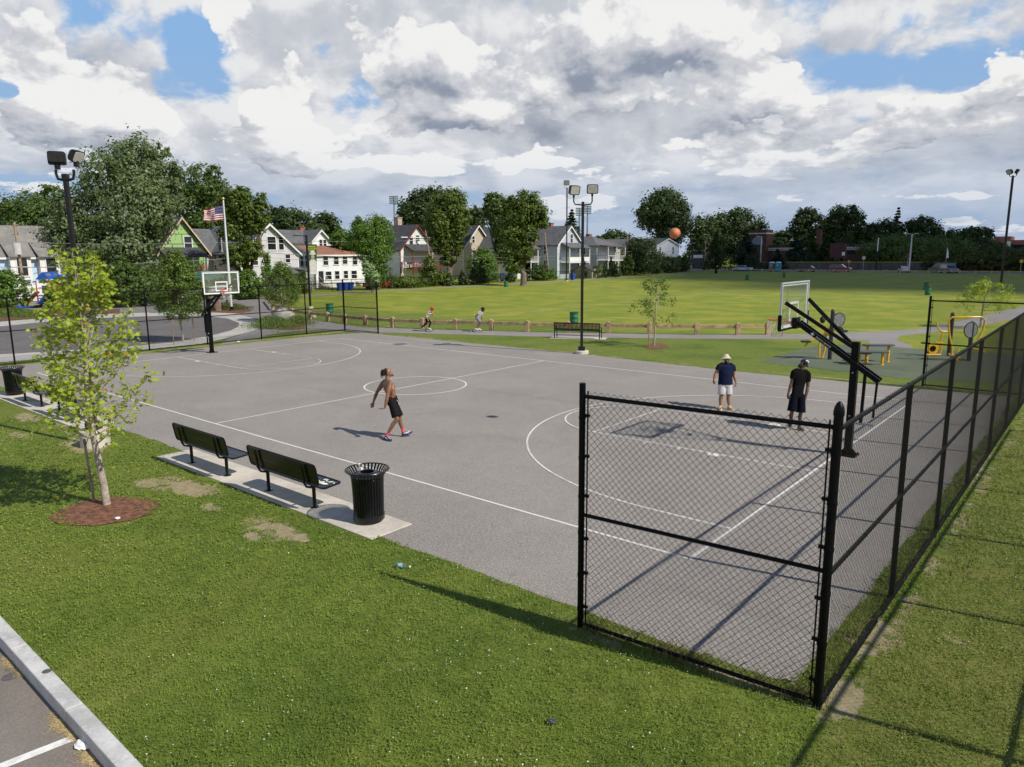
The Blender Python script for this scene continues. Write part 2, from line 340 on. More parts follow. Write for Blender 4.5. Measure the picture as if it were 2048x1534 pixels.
# ---------------------------------------------------------------- ground sheets
def grass_material():
    m, t, b = newmat('lawn'); tc = t.node('ShaderNodeTexCoord').outputs['Object']
    fine = t.noise(tc, 38, 5, .72); mid = t.noise(tc, 4.2, 6, .68); big = t.noise(tc, .33, 5, .6, .6)
    str_ = t.noise(t.vmath('MULTIPLY', tc, (.22, .40, 1)), 1.0, 6, .68, .2)
    str2 = t.noise(t.vmath('MULTIPLY', tc, (.12, .05, 1)), 1.0, 6, .68, .2)
    sp = t.node('ShaderNodeSeparateXYZ', {0: tc}); x, y = sp.outputs[0], sp.outputs[1]
    g = t.mix(t.ramp(mid, .3, .7), (.085, .130, .016), (.165, .215, .030))
    g = t.mix(t.math('MULTIPLY', t.ramp(fine, .42, .75), .6), g, (.25, .27, .07))
    g = t.mix(t.math('MULTIPLY', t.ramp(fine, .5, .28), .55), g, (.02, .04, .008))
    g = t.mix(t.math('MULTIPLY', t.ramp(big, .46, .66), .45), g, (.20, .20, .05)); g = t.mix(t.math('MULTIPLY', t.ramp(big, .5, .34), .45), g, (.05, .10, .014))
    # the mown play field beyond the path: yellower, with dry mowing streaks
    far = t.ramp(y, 26, 32)
    vf = t.noise(tc, 62, 3, .75); g = t.mix(t.math('MULTIPLY', t.ramp(vf, .52, .36), .6), g, (.03, .055, .008)); g = t.mix(t.math('MULTIPLY', t.ramp(vf, .56, .74), .5), g, (.22, .29, .06))  # near lawn: shaded gaps between blades put into the colour as dark specks
    fg = t.mix(t.ramp(big, .38, .66), (.165, .215, .024), (.275, .275, .036))
    fg = t.mix(t.math('MULTIPLY', t.ramp(str_, .5, .78), .22), fg, (.29, .26, .065))
    fg = t.mix(t.math('MULTIPLY', t.ramp(str2, .50, .75), .25), fg, (.25, .24, .05))
    fg = t.mix(t.math('MULTIPLY', t.ramp(mid, .45, .7), .3), fg, (.06, .12, .016))
    fg = t.mix(t.math('MULTIPLY', t.ramp(t.noise(t.vmath('MULTIPLY', tc, (.06, .5, 1)), 1.7, 5, .65), .58, .72), .6), fg, (.42, .36, .16))
    g = t.mix(far, g, fg)
    # worn earth: along the benches, by the lamp base, along the fence lines
    wn = t.noise(tc, 1.1, 6, .62, 1.2); wf = t.noise(tc, 7, 5, .65)
    def spot(px, py, rx, ry, a):
        c = G(px, py); return t.math('MULTIPLY', t.math('EXPONENT', t.math('MULTIPLY', -1.0, t.math('ADD',
            t.math('POWER', t.math('DIVIDE', t.math('SUBTRACT', x, c[0]), rx), 2.0), t.math('POWER', t.math('DIVIDE', t.math('SUBTRACT', y, c[1]), ry), 2.0)))), a)
    acc = None
    for s in [(380, 975, 1.15, .36, 1.1), (300, 968, .8, .3, .9), (560, 1062, 1.0, .32, .95), (600, 1072, .4, .2, .8), (420, 1012, .5, .2, .72), (170, 892, 1.2, .5, .95), (60, 835, 1.2, .4, .8), (120, 850, 1.0, .3, .7),
              (500, 1070, .4, .2, .65), (40, 870, .8, .3, .6), (1880, 1090, .35, 1.0, .5), (1690, 1400, .3, .8, .75), (1740, 1290, .25, .9, .7), (1960, 930, .3, 2.5, .65), (1400, 1330, 1.6, .12, .8), (1910, 1290, .35, .5, .42), (2000, 850, .3, 3, .6),
              (470, 1095, .3, .15, .55), (1180, 1265, .5, .2, .6)]:
        k = spot(*s); acc = k if acc is None else t.math('MAXIMUM', acc, k)
    acc = t.math('MAXIMUM', acc, t.math('MULTIPLY', t.math('EXPONENT', t.math('MULTIPLY', -1.0, t.math('POWER', t.math('DIVIDE', t.math('SUBTRACT', x, 2.93), .20), 2.0))), t.math('MULTIPLY', .50, t.ramp(y, 24, 17))))
    acc = t.math('MAXIMUM', acc, t.math('MULTIPLY', t.math('EXPONENT', t.math('MULTIPLY', -1.0, t.math('POWER', t.math('DIVIDE', t.math('SUBTRACT', y, 18.25), .16), 2.0))), .5))
    acc = t.math('MAXIMUM', acc, t.math('MULTIPLY', t.math('EXPONENT', t.math('MULTIPLY', -1.0, t.math('POWER', t.math('DIVIDE', t.math('ADD', x, 32.2), .35), 2.0))), .6))
    dirt = t.ramp(t.math('ADD', acc, t.math('ADD', t.math('MULTIPLY', t.math('SUBTRACT', wn, .5), 1.6), t.math('MULTIPLY', t.math('SUBTRACT', wf, .5), .9))), .42, .62)
    dc = t.mix(t.ramp(wf, .3, .7), (.27, .205, .125), (.40, .33, .22))
    g = t.mix(t.math('MULTIPLY', dirt, .8), g, dc)
    dry = t.math('MULTIPLY', t.ramp(x, 2.75, 3.1), t.math('SUBTRACT', 1, t.ramp(y, 20, 26))); g = t.mix(t.math('MULTIPLY', dry, t.math('ADD', .08, t.math('MULTIPLY', t.ramp(mid, .35, .65), .3))), g, (.20, .155, .06))
    t.put(b.inputs['Base Color'], g); b.inputs['Roughness'].default_value = .85; b.inputs['Specular IOR Level'].default_value = .15
    bn = t.node('ShaderNodeBump', {'Height': t.math('ADD', t.math('MULTIPLY', fine, .7), mid), 'Strength': .55, 'Distance': .05}); t.put(b.inputs['Normal'], bn)
    return m
LAWN = grass_material()
def asphalt(name, a, b_, speck=.35, cracks=True, patchy=.5):
    m, t, b = newmat(name); tc = t.node('ShaderNodeTexCoord').outputs['Object']
    n1 = t.noise(tc, .35, 6, .62, .8); n2 = t.noise(tc, 3.0, 5, .65); n3 = t.noise(tc, 38, 4, .9)
    c = t.mix(t.ramp(n1, .3, .7), a, b_)
    c = t.mix(t.math('MULTIPLY', t.ramp(n2, .35, .75), .22*patchy*2), c, [v*.72 for v in a])
    c = t.mix(t.math('MULTIPLY', t.ramp(n3, .5, .66), speck*.75), c, [min(1, v*1.75) for v in b_])
    c = t.mix(t.math('MULTIPLY', t.ramp(n3, .5, .36), speck*.75), c, [v*.45 for v in a])
    # long faint paving-joint bands and rain stains
    st = t.noise(t.vmath('MULTIPLY', tc, (.05, .8, 1)), 1, 5, .6, .6)
    c = t.mix(t.math('MULTIPLY', t.ramp(st, .57, .7), .28), c, [v*.62 for v in a])
    if cracks:
        vo = t.node('ShaderNodeTexVoronoi', {'Vector': t.vmath('ADD', tc, t.vmath('SCALE', t.noise(tc, 1.3, 4, .6, out=1), 1.1)), 'Scale': .16}); vo.feature = 'DISTANCE_TO_EDGE'
        cr = t.math('MULTIPLY', t.ramp(vo.outputs['Distance'], .006, .001), t.ramp(t.noise(tc, .25, 2), .5, .62)); c = t.mix(t.math('MULTIPLY', cr, .55), c, [v*.35 for v in a])
    t.put(b.inputs['Base Color'], c); b.inputs['Roughness'].default_value = .86; b.inputs['Specular IOR Level'].default_value = .3
    bn = t.node('ShaderNodeBump', {'Height': n3, 'Strength': .5, 'Distance': .006}); t.put(b.inputs['Normal'], bn)
    return m
COURT = asphalt('court_asphalt', (.230, .209, .189), (.282, .257, .232), 1.0, False)
LOT = asphalt('lot_asphalt', (.165, .143, .122), (.225, .197, .170), .35)
DARKA = asphalt('dark_asphalt', (.145, .132, .128), (.185, .17, .163), .15, False)
PATHM = asphalt('path_asphalt', (.215, .197, .188), (.27, .25, .238), .18, False)
RUBBER = asphalt('green_rubber', (.088, .106, .066), (.122, .144, .092), .35, False)
ROADM = asphalt('road_asphalt', (.17, .17, .18), (.22, .22, .23), .1, False)
CONC = mat('pale_concrete', (.50, .455, .39), .85, .12, 1.2, bump=.25, bscale=90, dirt=.35)
CONC2 = mat('path_concrete', (.50, .475, .43), .85, .08, .6, bump=.15, dirt=.2)
GRAN = mat('kerb_granite', (.50, .49, .475), .8, .14, 3.0, bump=.45, bscale=50, dirt=.25)
MULCH = mat('mulch', (.165, .070, .035), .95, .45, 9, bump=1.0, bscale=55)
WORN = mat('court_paint', (.60, .585, .55), .8, .10, 5, dirt=.0)
def sheet(name, pts, z, mt, label=None):
    mb = MB(); mb.quad(*[V(p[0], p[1], z) for p in pts])
    o = mb.build(name, mt); o['kind'] = 'structure'; return o
KA, KB = G(0, 1232), G(286, 1534)                      # lawn edge along the kerb
kd = (KB-KA)/np.linalg.norm(KB-KA); kn = V(-kd[1], kd[0], 0)
if kn[1] < 0: kn = -kn
A1, B1 = KA-kd*60, KB+kd*60
lawn = sheet('ground', [A1[:2], B1[:2], (700, -40), (900, 900), (-900, 900), (-900, -40)], 0, LAWN)
lot = sheet('parking_lot', [A1[:2], B1[:2], (B1-kn*60)[:2], (A1-kn*60)[:2]], -.15, LOT)
# kerb: granite blocks with joints
kerb = MB()
s = -30.0
while s < 40:
    L = 1.83
    a = KA+kd*s-kn*.085; kerb.box(a+kd*(L/2)+V(0, 0, -.13), (L-.012, .17, .30), rz=math.atan2(kd[1], kd[0])); s += L
ko = kerb.build('kerb', GRAN, bevel=.012, seg=2); ko['kind'] = 'structure'
# parking bay line (straight painted stripe), measured by its two ends
la, lb = G(152, 1474, -.15), G(0, 1534, -.15); ld = (lb-la)/np.linalg.norm(lb-la); ln = V(-ld[1], ld[0], 0)
mb = MB(); mb.quad(la-ln*.055+V(0, 0, .004), lb+ld*3-ln*.055+V(0, 0, .004), lb+ld*3+ln*.055+V(0, 0, .004), la+ln*.055+V(0, 0, .004))
o = mb.build('parking_line', mat('line_paint', (.72, .71, .68), .7, .1, 8, dirt=.3)); o['kind'] = 'structure'

# ragged edged polygon helper (worn asphalt borders)
def rag(pts, amp=.05, step=.25, seed=0):
    out = []; n = len(pts)
    for i in range(n):
        a, b = V(*pts[i][:2]), V(*pts[(i+1) % n][:2]); L = np.linalg.norm(b-a); k = max(1, int(L/step)) if L < 400 else 1
        nn = V(-(b-a)[1], (b-a)[0])/(L+1e-9)
        for j in range(k):
            p = a+(b-a)*j/k; h = mnoise.noise(Vector((p[0]*1.7+seed, p[1]*1.7, 0)))+.5*mnoise.noise(Vector((p[0]*6, p[1]*6, seed)))
            out.append(p+nn*amp*h)
    return out
CL, CW = 29.11, 15.24
court = sheet('court', rag([(-32.6, -1.9), (-17.2, -1.95), (-12.2, -1.95), (-9.9, -2.3), (-4.5, -2.45), (-.4, -2.38), (1.2, -2.42), (2.35, -2.3), (2.42, 0), (2.4, 17.9), (-6.5, 17.55), (-14.6, 18.05), (-22, 18.0), (-30.6, 17.95), (-31.5, 15), (-31.6, 11), (-31.5, 6), (-32.0, 2)], .07), .004, COURT)
# court markings: one sheet per line system, worn paint
def stripes(name, segs, mt, z=.008, w=.05):
    mb = MB()
    for pts in segs:
        pts = [V(*p, z) for p in pts]
        ww = w
        for a, b in zip(pts[:-1], pts[1:]):
            d = (b-a)/np.linalg.norm(b-a); nn = V(-d[1], d[0], 0)*ww/2
            mb.quad(a-nn, b-nn, b+nn, a+nn)
    o = mb.build(name, mt); o['kind'] = 'structure'; return o
def arc(cx, cy, r, a0, a1, n=48, rin=None):
    out = []
    for i in range(n+1):
        a = a0+(a1-a0)*i/n; out.append((cx+r*math.cos(a), cy+r*math.sin(a)))
    return out
def wornpaint(name, amt):
    m, t, b = newmat(name); tc = t.node('ShaderNodeTexCoord').outputs['Object']
    n = t.noise(tc, 14, 6, .75); n2 = t.noise(tc, .6, 3)
    f = t.ramp(t.math('ADD', n, t.math('MULTIPLY', t.math('SUBTRACT', n2, .5), .5)), amt-.12, amt+.08)
    t.put(b.inputs['Base Color'], t.mix(f, (.31, .295, .275), (.66, .64, .60))); b.inputs['Roughness'].default_value = .8; return m
WP, WP2 = wornpaint('court_line_paint', .36), wornpaint('faded_line_paint', .46)
H2 = CW/2; LH = 1.83; FT = 5.615; T3 = 1.576
stripes('court_lines', [[(0, 0), (-CL, 0)], [(0, CW), (-CL, CW)], [(0, -.025), (0, CW+.025)], [(-CL, -.025), (-CL, CW+.025)], [(-CL/2, .025), (-CL/2, CW-.025)]], WP, .008, .052)
o = MB()
def ring(cx, cy, r, a0, a1, w, z, mb, n=64):
    for i in range(n):
        p, q_ = a0+(a1-a0)*i/n, a0+(a1-a0)*(i+1)/n
        f = lambda a, rr: V(cx+rr*math.cos(a), cy+rr*math.sin(a), z)
        mb.quad(f(p, r-w/2), f(p, r+w/2), f(q_, r+w/2), f(q_, r-w/2))
PI = math.pi
ring(-CL/2, H2, 1.83, 0, 2*PI, .06, .012, o)
o = o.build('centre_circle_line', WP); o['kind'] = 'structure'
RA = H2-T3
for sgn, bx_, nm in ((-1, 0, 'a'), (1, -CL, 'b')):
    mb = MB(); rx_ = bx_+sgn*1.6
    ext = 1.6
    for yy in (T3, CW-T3):
        mb.quad(*[V(x_, y_, .0095) for x_, y_ in ((bx_+sgn*.03, yy-.025), (rx_, yy-.025), (rx_, yy+.025), (bx_+sgn*.03, yy+.025))])
    ring(rx_, H2, RA, PI/2, PI/2-sgn*PI, .05, .011, mb, 90)
    mb.build('three_point_line', WP2)['kind'] = 'structure'
    mb = MB(); fx = bx_+sgn*FT
    for yy in (H2-LH, H2+LH):
        mb.quad(*[V(x_, y_, .0125) for x_, y_ in ((bx_+sgn*.03, yy-.025), (fx, yy-.025), (fx, yy+.025), (bx_+sgn*.03, yy+.025))])
        for dx_, w_ in ((2.2, .30), (3.1, .05), (4.0, .05), (4.9, .05)):
            s_ = -1 if yy < H2 else 1
            a_, b_ = bx_+sgn*(dx_-w_/2), bx_+sgn*(dx_+w_/2)
            mb.quad(*[V(x_, y_, .0135) for x_, y_ in ((a_, yy+s_*.03), (b_, yy+s_*.03), (b_, yy+s_*.2), (a_, yy+s_*.2))])
    mb.quad(*[V(x_, y_, .0145) for x_, y_ in ((fx-.025, H2-LH), (fx+.025, H2-LH), (fx+.025, H2+LH), (fx-.025, H2+LH))])
    ring(fx, H2, LH, PI/2, PI/2-sgn*PI, .05, .0155, mb, 48)
    mb.build('lane_line', WP2)['kind'] = 'structure'
# manhole-like dark repair patches in the asphalt
for (px, py, r) in ((800, 688.5, .38), (893, 687.5, .25)):
    g_ = G(px-0, py); mb = MB(); mb.lathe([(r, 0), (r*.98, .004)], (g_[0], g_[1], .005), 24)
    tag(mb.build('manhole_cover', mat('cover_iron', (.09, .09, .095), .6, .2, 12)), None, None, None, 'structure')

# concrete bench pads
def pad(name, x0, x1, y0, y1):
    mb = MB(); mb.bx((x0, y0, -.1), (x1, y1, .022)); o = mb.build(name, CONC, bevel=.008); o['kind'] = 'structure'
pad('bench_pad', -12.35, -4.42, -2.62, -1.72); pad('bench_pad', -25.2, -16.95, -2.72, -1.72)
pad('bench_pad', -19.2, -16.9, 0, 0) if False else None
# far bench pad, rotated like the path
pa, pb = G(1099, 677), G(1210, 679.5); pd_ = (pb-pa)/np.linalg.norm(pb-pa); pn_ = V(-pd_[1], pd_[0], 0)
mb = MB(); mb.box((pa+pb)/2+pn_*.45+V(0, 0, -.03), (np.linalg.norm(pb-pa), .95, .1), rz=math.atan2(pd_[1], pd_[0])); mb.build('bench_pad', CONC)['kind'] = 'structure'

# path that runs from the left plaza along the rail to the right, with a branch to the exercise area
def gp(l, z=0): return [G(a, b)[:2] for a, b in l]
up = [(530, 600), (513, 606), (505, 612), (515, 622), (548, 633), (600, 643), (680, 656), (760, 660), (850, 664), (960, 668), (1100, 672), (1250, 675), (1400, 676), (1530, 674), (1640, 671), (1720, 667), (1800, 664), (1870, 655), (1960, 640), (2048, 620)]
lo = [(2048, 640), (1940, 668), (1850, 672), (1800, 676), (1800, 683), (1825, 692), (1800, 696), (1742, 690), (1730, 682), (1650, 682), (1530, 683), (1400, 684), (1200, 682), (1000, 675), (850, 669), (760, 666), (690, 663), (615, 658), (560, 660), (530, 668), (440, 690), (455, 680), (500, 668), (525, 655), (520, 640), (500, 632), (480, 622), (470, 606), (440, 600), (450, 595)]
# the upper edge follows the rail posts
UP = [(440, 596), (535, 597), (548, 624), (585, 632), (617, 639), (655, 644), (690, 650), (730, 655), (785, 656.5), (842, 659), (910, 660.5), (982, 662), (1056, 664.5), (1217, 667), (1393, 669.5), (1535, 669.5), (1640, 667), (1740, 664), (1835, 658), (1930, 640), (2048, 612)]
LO = [(2048, 634), (1960, 652), (1880, 663), (1800, 672), (1792, 680), (1825, 692), (1822, 698), (1744, 692), (1735, 681), (1650, 678.5), (1530, 678), (1393, 677.5), (1217, 675.5), (1056, 672.5), (960, 670), (850, 667), (757, 665), (700, 663), (640, 660), (590, 662), (545, 668), (500, 680), (440, 690), (455, 678), (520, 655), (528, 645), (500, 634), (480, 622), (440, 606)]
sheet('path', rag([p for p in gp(UP)]+[p for p in gp(LO)], .05, .6), .004, PATHM)
sheet('plaza', rag(gp([(240, 606), (330, 592), (470, 594), (485, 612), (510, 635), (430, 624), (340, 624), (240, 626), (120, 634), (130, 615)]), .05, .6), .006, PATHM)
# pale concrete ring round the dark splash-pad asphalt
ringout = [(-200, 676), (-60, 655), (0, 643.5), (90, 636), (160, 631), (240, 627), (330, 624), (410, 624), (470, 627), (505, 636), (527, 648), (525, 656), (490, 666), (440, 680), (380, 692), (300, 699.5), (215, 707), (120, 714), (0, 725), (-200, 742)]
ringin = [(-200, 690), (-60, 664), (0, 653), (90, 644), (160, 638.5), (240, 634.5), (330, 631.5), (410, 632), (455, 637), (478, 646), (477, 653), (462, 661), (420, 672), (360, 682), (290, 690), (215, 696), (120, 702), (0, 709), (-200, 722)]
sheet('ring_walk', gp(ringout), .008, CONC2)
sheet('splash_pad', gp(ringin), .012, DARKA)
# green rubber safety surface of the exercise area
sheet('exercise_surface', rag(gp([(1518, 724), (1560, 711), (1610, 697), (1650, 690), (1740, 690), (1825, 697), (1960, 705), (2120, 716), (2120, 775), (1960, 764), (1800, 756), (1700, 745), (1600, 733)]), .04, .5), .006, RUBBER)
# far path along the houses, road behind the field
XP = -70
sheet('far_path', [(-66.5, 20), (-68.2, 30), (-69.2, 60), (-69, 100), (-70, 130), (-78, 163), (-80, 163), (-72.4, 130), (-71.2, 100), (-71.4, 60), (-70.4, 30), (-69, 20)], .004, PATHM)
sheet('street', [(-110, 168), (160, 168), (160, 176.5), (-110, 176.5)], .006, ROADM)
sheet('side_street', [(-3, 176.4), (8, 176.4), (-12, 300), (-24, 300)], .004, ROADM)
sheet('school_yard', [(-120, 184), (-20, 184), (-20, 200), (-120, 200)], .004, ROADM)
sheet('pavement', [(-110, 178.5), (-5, 178.5), (-5, 180), (-110, 180)], .008, CONC2)
# mulch beds
def bed(name, px, z=.016):
    c = gp(px); sheet(name, rag(c, .12, .3, 3), z, MULCH)
bed('mulch_bed', [(100, 1036), (130, 1015), (190, 998), (250, 993), (300, 997), (322, 1008), (305, 1028), (260, 1043), (190, 1053), (125, 1053)])
bed('mulch_bed', [(1285, 692), (1300, 687), (1325, 687), (1340, 692), (1325, 698), (1295, 698)])
bed('mulch_bed', [(515, 657), (545, 645), (590, 642), (612, 650), (610, 658), (570, 660)])
bed('mulch_bed', [(380, 622), (440, 613), (490, 612), (505, 622), (480, 627), (420, 625)])
bed('mulch_bed', [(-60, 650), (0, 636), (90, 626), (160, 622), (240, 618), (240, 626), (160, 630), (90, 635), (0, 643), (-60, 652)])
bed('mulch_bed', [(110, 614), (180, 607), (260, 604), (330, 596), (330, 600), (250, 610), (170, 618), (110, 620)])
sheet('playground_surface', rag(gp([(-120, 650), (0, 632), (110, 618), (160, 602), (100, 598), (-120, 610)]), .1, .8), .010, mat('wood_chips', (.30, .235, .165), .95, .25, 8, bump=.6))
# ---------------------------------------------------------------- materials for built things
BLACK = mat('black_powder_coat', (.004, .004, .0045), .38, .3, 20, bump=.08, bscale=300, spec=.14)
BLACKG = mat('black_gloss_coat', (.004, .0045, .0055), .24, .3, 14, spec=.38)
VINYL = mat('black_vinyl_wire', (.004, .004, .004), .45, .2, 30, spec=.10)
STEEL = mat('bare_steel', (.45, .45, .46), .35, .15, 12, metal=.9)
WHITEP = mat('white_paint', (.74, .74, .73), .5, .05, 5, dirt=.08)
ORANGE = mat('orange_rim_paint', (.62, .085, .022), .45, .15, 8)
NETM = mat('net_cord', (.62, .60, .56), .8, .15, 20)
WOODR = mat('rail_timber', (.40, .27, .155), .85, .28, 3, bump=.6, bscale=40, dirt=.2)
POLEW = mat('utility_pole_wood', (.30, .23, .16), .9, .25, 4, bump=.5, bscale=30)
BRONZE = mat('dark_bronze_coat', (.011, .0095, .0085), .42, .25, 10, spec=.35)
LENS = mat('floodlight_lens', (.42, .41, .36), .25, .1, 6, spec=.7)
YELLOW = mat('yellow_powder_coat', (.70, .40, .02), .4, .12, 8, bump=.05)
GREENP = mat('green_barrel_paint', (.012, .14, .065), .45, .2, 4, dirt=.25)

# ---------------------------------------------------------------- chain-link fences
FH = 3.0
def wire_panel(w, h, z0=.06, pitch=.0425, r=.0020, top=.045):
    """zig-zag wires woven into diamonds; local x along the fence, wires near y = 0"""
    n = int(round(w/pitch)); p = w/n; rows = int(round((h+top-z0)/(p*1.02))); dz = (h+top-z0)/rows
    i, j = np.meshgrid(np.arange(n), np.arange(rows+1), indexing='ij')
    right = ((i+j) % 2 == 0)
    x = i*p+p/2+np.where(right, p/2, -p/2); y = np.where(right, r, -r)*1.3; z = z0+j*dz
    pt = np.stack([x, y, z], -1)                                     # n, rows+1, 3
    a, b = pt[:, :-1].reshape(-1, 3), pt[:, 1:].reshape(-1, 3)
    d = b-a; d /= np.linalg.norm(d, axis=1)[:, None]
    ex = (d*r*.6)
    a = a-ex; b = b+ex
    u = np.cross(d, [0, 1, 0]); v = np.tile([0., 1., 0.], (len(d), 1))
    offs = [(u*math.cos(t_)+v*math.sin(t_))*r for t_ in (0, 2.094, 4.189)]
    vs = np.stack([a+offs[0], a+offs[1], a+offs[2], b+offs[0], b+offs[1], b+offs[2]], 1).reshape(-1, 3)
    base = np.arange(len(a))[:, None]*6
    fs = np.concatenate([base+np.array([[0, 1, 4, 3]]), base+np.array([[1, 2, 5, 4]]), base+np.array([[2, 0, 3, 5]])], 0)
    return vs, fs
PANEL_MESH = {}
def panel(parent, a, b, h=FH, o=(0, 0), pitch=.0425, z0=.06, r=.0020, side=.035):
    """one stretch of chain-link between two posts, as a part of the fence"""
    a, b = V(*a, 0), V(*b, 0); w = round(float(np.linalg.norm(b-a)), 2); key = (w, h, pitch, z0, r)
    if key not in PANEL_MESH:
        vs, fs = wire_panel(w, h, z0, pitch, r)
        ob = npmesh('chain_link_mesh', vs, fs, VINYL); PANEL_MESH[key] = ob.data
    else:
        ob = bpy.data.objects.new('chain_link_mesh', PANEL_MESH[key]); COL.objects.link(ob)
    ob.parent = parent; ang = math.atan2((b-a)[1], (b-a)[0]); nn = V(-math.sin(ang), math.cos(ang), 0)
    p = a+nn*side-V(*o, 0); ob.location = p; ob.rotation_euler = (0, 0, ang)
    return ob
def fence_post(parent, x, y, o, h=FH, r=.0365, dome=True, thick=False):
    mb = MB((o[0], o[1], 0)); rr = {0: r, 1: r*1.25, 2: r*1.06}[int(thick)]
    mb.tube([(x, y, -.2), (x, y, h+(.12 if thick else -.05))], rr, 14)
    if thick == 2: mb.lathe([(rr, h+.12), (rr*1.02, h+.125), (rr*.9, h+.14)], (x, y, 0), 14)
    elif thick and dome: mb.lathe([(rr*1.15, h+.10), (rr*1.15, h+.14), (rr*1.0, h+.18), (rr*.6, h+.22), (rr*.12, h+.24)], (x, y, 0), 14)
    elif dome: mb.lathe([(rr*1.1, h-.1), (rr*1.1, h-.02)], (x, y, 0), 14)
    if thick:
        for z in (.25, .7, 1.25, 1.72, 2.2, 2.7): mb.lathe([(rr*1.13, z), (rr*1.13, z+.035)], (x, y, 0), 14)
    return mb.build('post', BLACK, parent, smooth=True)
def fence_rail(parent, a, b, z, o, r=.024):
    mb = MB((o[0], o[1], 0)); mb.tube([(*a, z), (*b, z)], r, 10)
    L = math.dist(a, b); k = int(L/.6)
    for i in range(1, k):                                            # wire ties
        p = V(*a, z)+(V(*b, z)-V(*a, z))*i/k; d = (V(*b, 0)-V(*a, 0))/L
        mb.tube([p-d*.004, p+d*.004], r*1.15, 8)
    return mb.build('rail', BLACK, parent, smooth=True)
def tension_bar(parent, x, y, o, dirv):
    mb = MB((o[0], o[1], 0)); bx_, by_ = x+dirv[0]*.075, y+dirv[1]*.075
    mb.tube([(bx_, by_, .08), (bx_, by_, FH+.05)], .009, 6)
    for z in (.3, .75, 1.2, 1.75, 2.25, 2.75): mb.beam((x, y, z), (x+dirv[0]*.10, y+dirv[1]*.10, z), .03, .035)
    return mb.build('tension_bar', BLACK, parent)
def court_fence(name, label, line, wings, o, post_side, wr=.0020, ww=.0027):
    root = thing(name, label, 'fence', (o[0], o[1], 0))
    runs = [(line, False)]+[(w_, True) for w_ in wings]
    done = set()
    for pts, wing in runs:
        for i, p in enumerate(pts):
            key = (round(p[0], 2), round(p[1], 2))
            if key in done: continue
            done.add(key); end = 1 if (not wing and i in (0, len(pts)-1)) else (2 if wing else 0)
            fence_post(root, p[0], p[1], o, thick=end)
        for a, b in zip(pts[:-1], pts[1:]):
            d = V(*b)-V(*a); d /= np.linalg.norm(d)
            panel(root, a, b, o=o, side=post_side if not wing else .0, r=ww if wing else wr)
        a, b = pts[0], pts[-1]; side = post_side if not wing else 0
        d = V(*b)-V(*a); d /= np.linalg.norm(d); nn = V(-d[1], d[0])
        sh = nn*(side*.55)
        for z in (FH-.02, 1.5, .06):
            fence_rail(root, tuple(V(*a)+sh), tuple(V(*b)+sh), z, o)
        if wing:
            tension_bar(root, a[0], a[1], o, d); tension_bar(root, b[0], b[1], o, -d)
    return root
FXR = 2.70
ysR = [-2.55, .55, 3.6, 6.65, 9.7, 12.75, 15.8, 18.35]
court_fence('chain_link_fence', 'tall black chain-link fence with rounded corner post at the right end of the court', [(FXR, y) for y in ysR],
            [[(-.13, -2.76), (FXR, -2.55)], [(-.3, 18.4), (FXR, 18.35)]], (FXR, -2.55), -.055)
FXL = -32.6
court_fence('chain_link_fence', 'tall black chain-link fence behind the left hoop, beside the splash pad', [(FXL, y) for y in [-2.6, .2, 3.1, 6.05, 9.1, 12.3, 15.3, 18.1]],
            [[(FXL, 18.1), (-29.45, 18.2)], [(FXL, -2.6), (-29.6, -2.7)]], (FXL, -2.6), .055, .0034, .0034)
# the neighbouring court's fence, just outside the picture on the right; its shadow falls on the lawn
court_fence('chain_link_fence', 'black chain-link fence of the neighbouring court outside the right edge', [(5.86, y) for y in [-5.0, -1.95, 1.1, 4.15, 7.2, 10.25, 13.3]],
            [], (5.86, -5.0), .055)

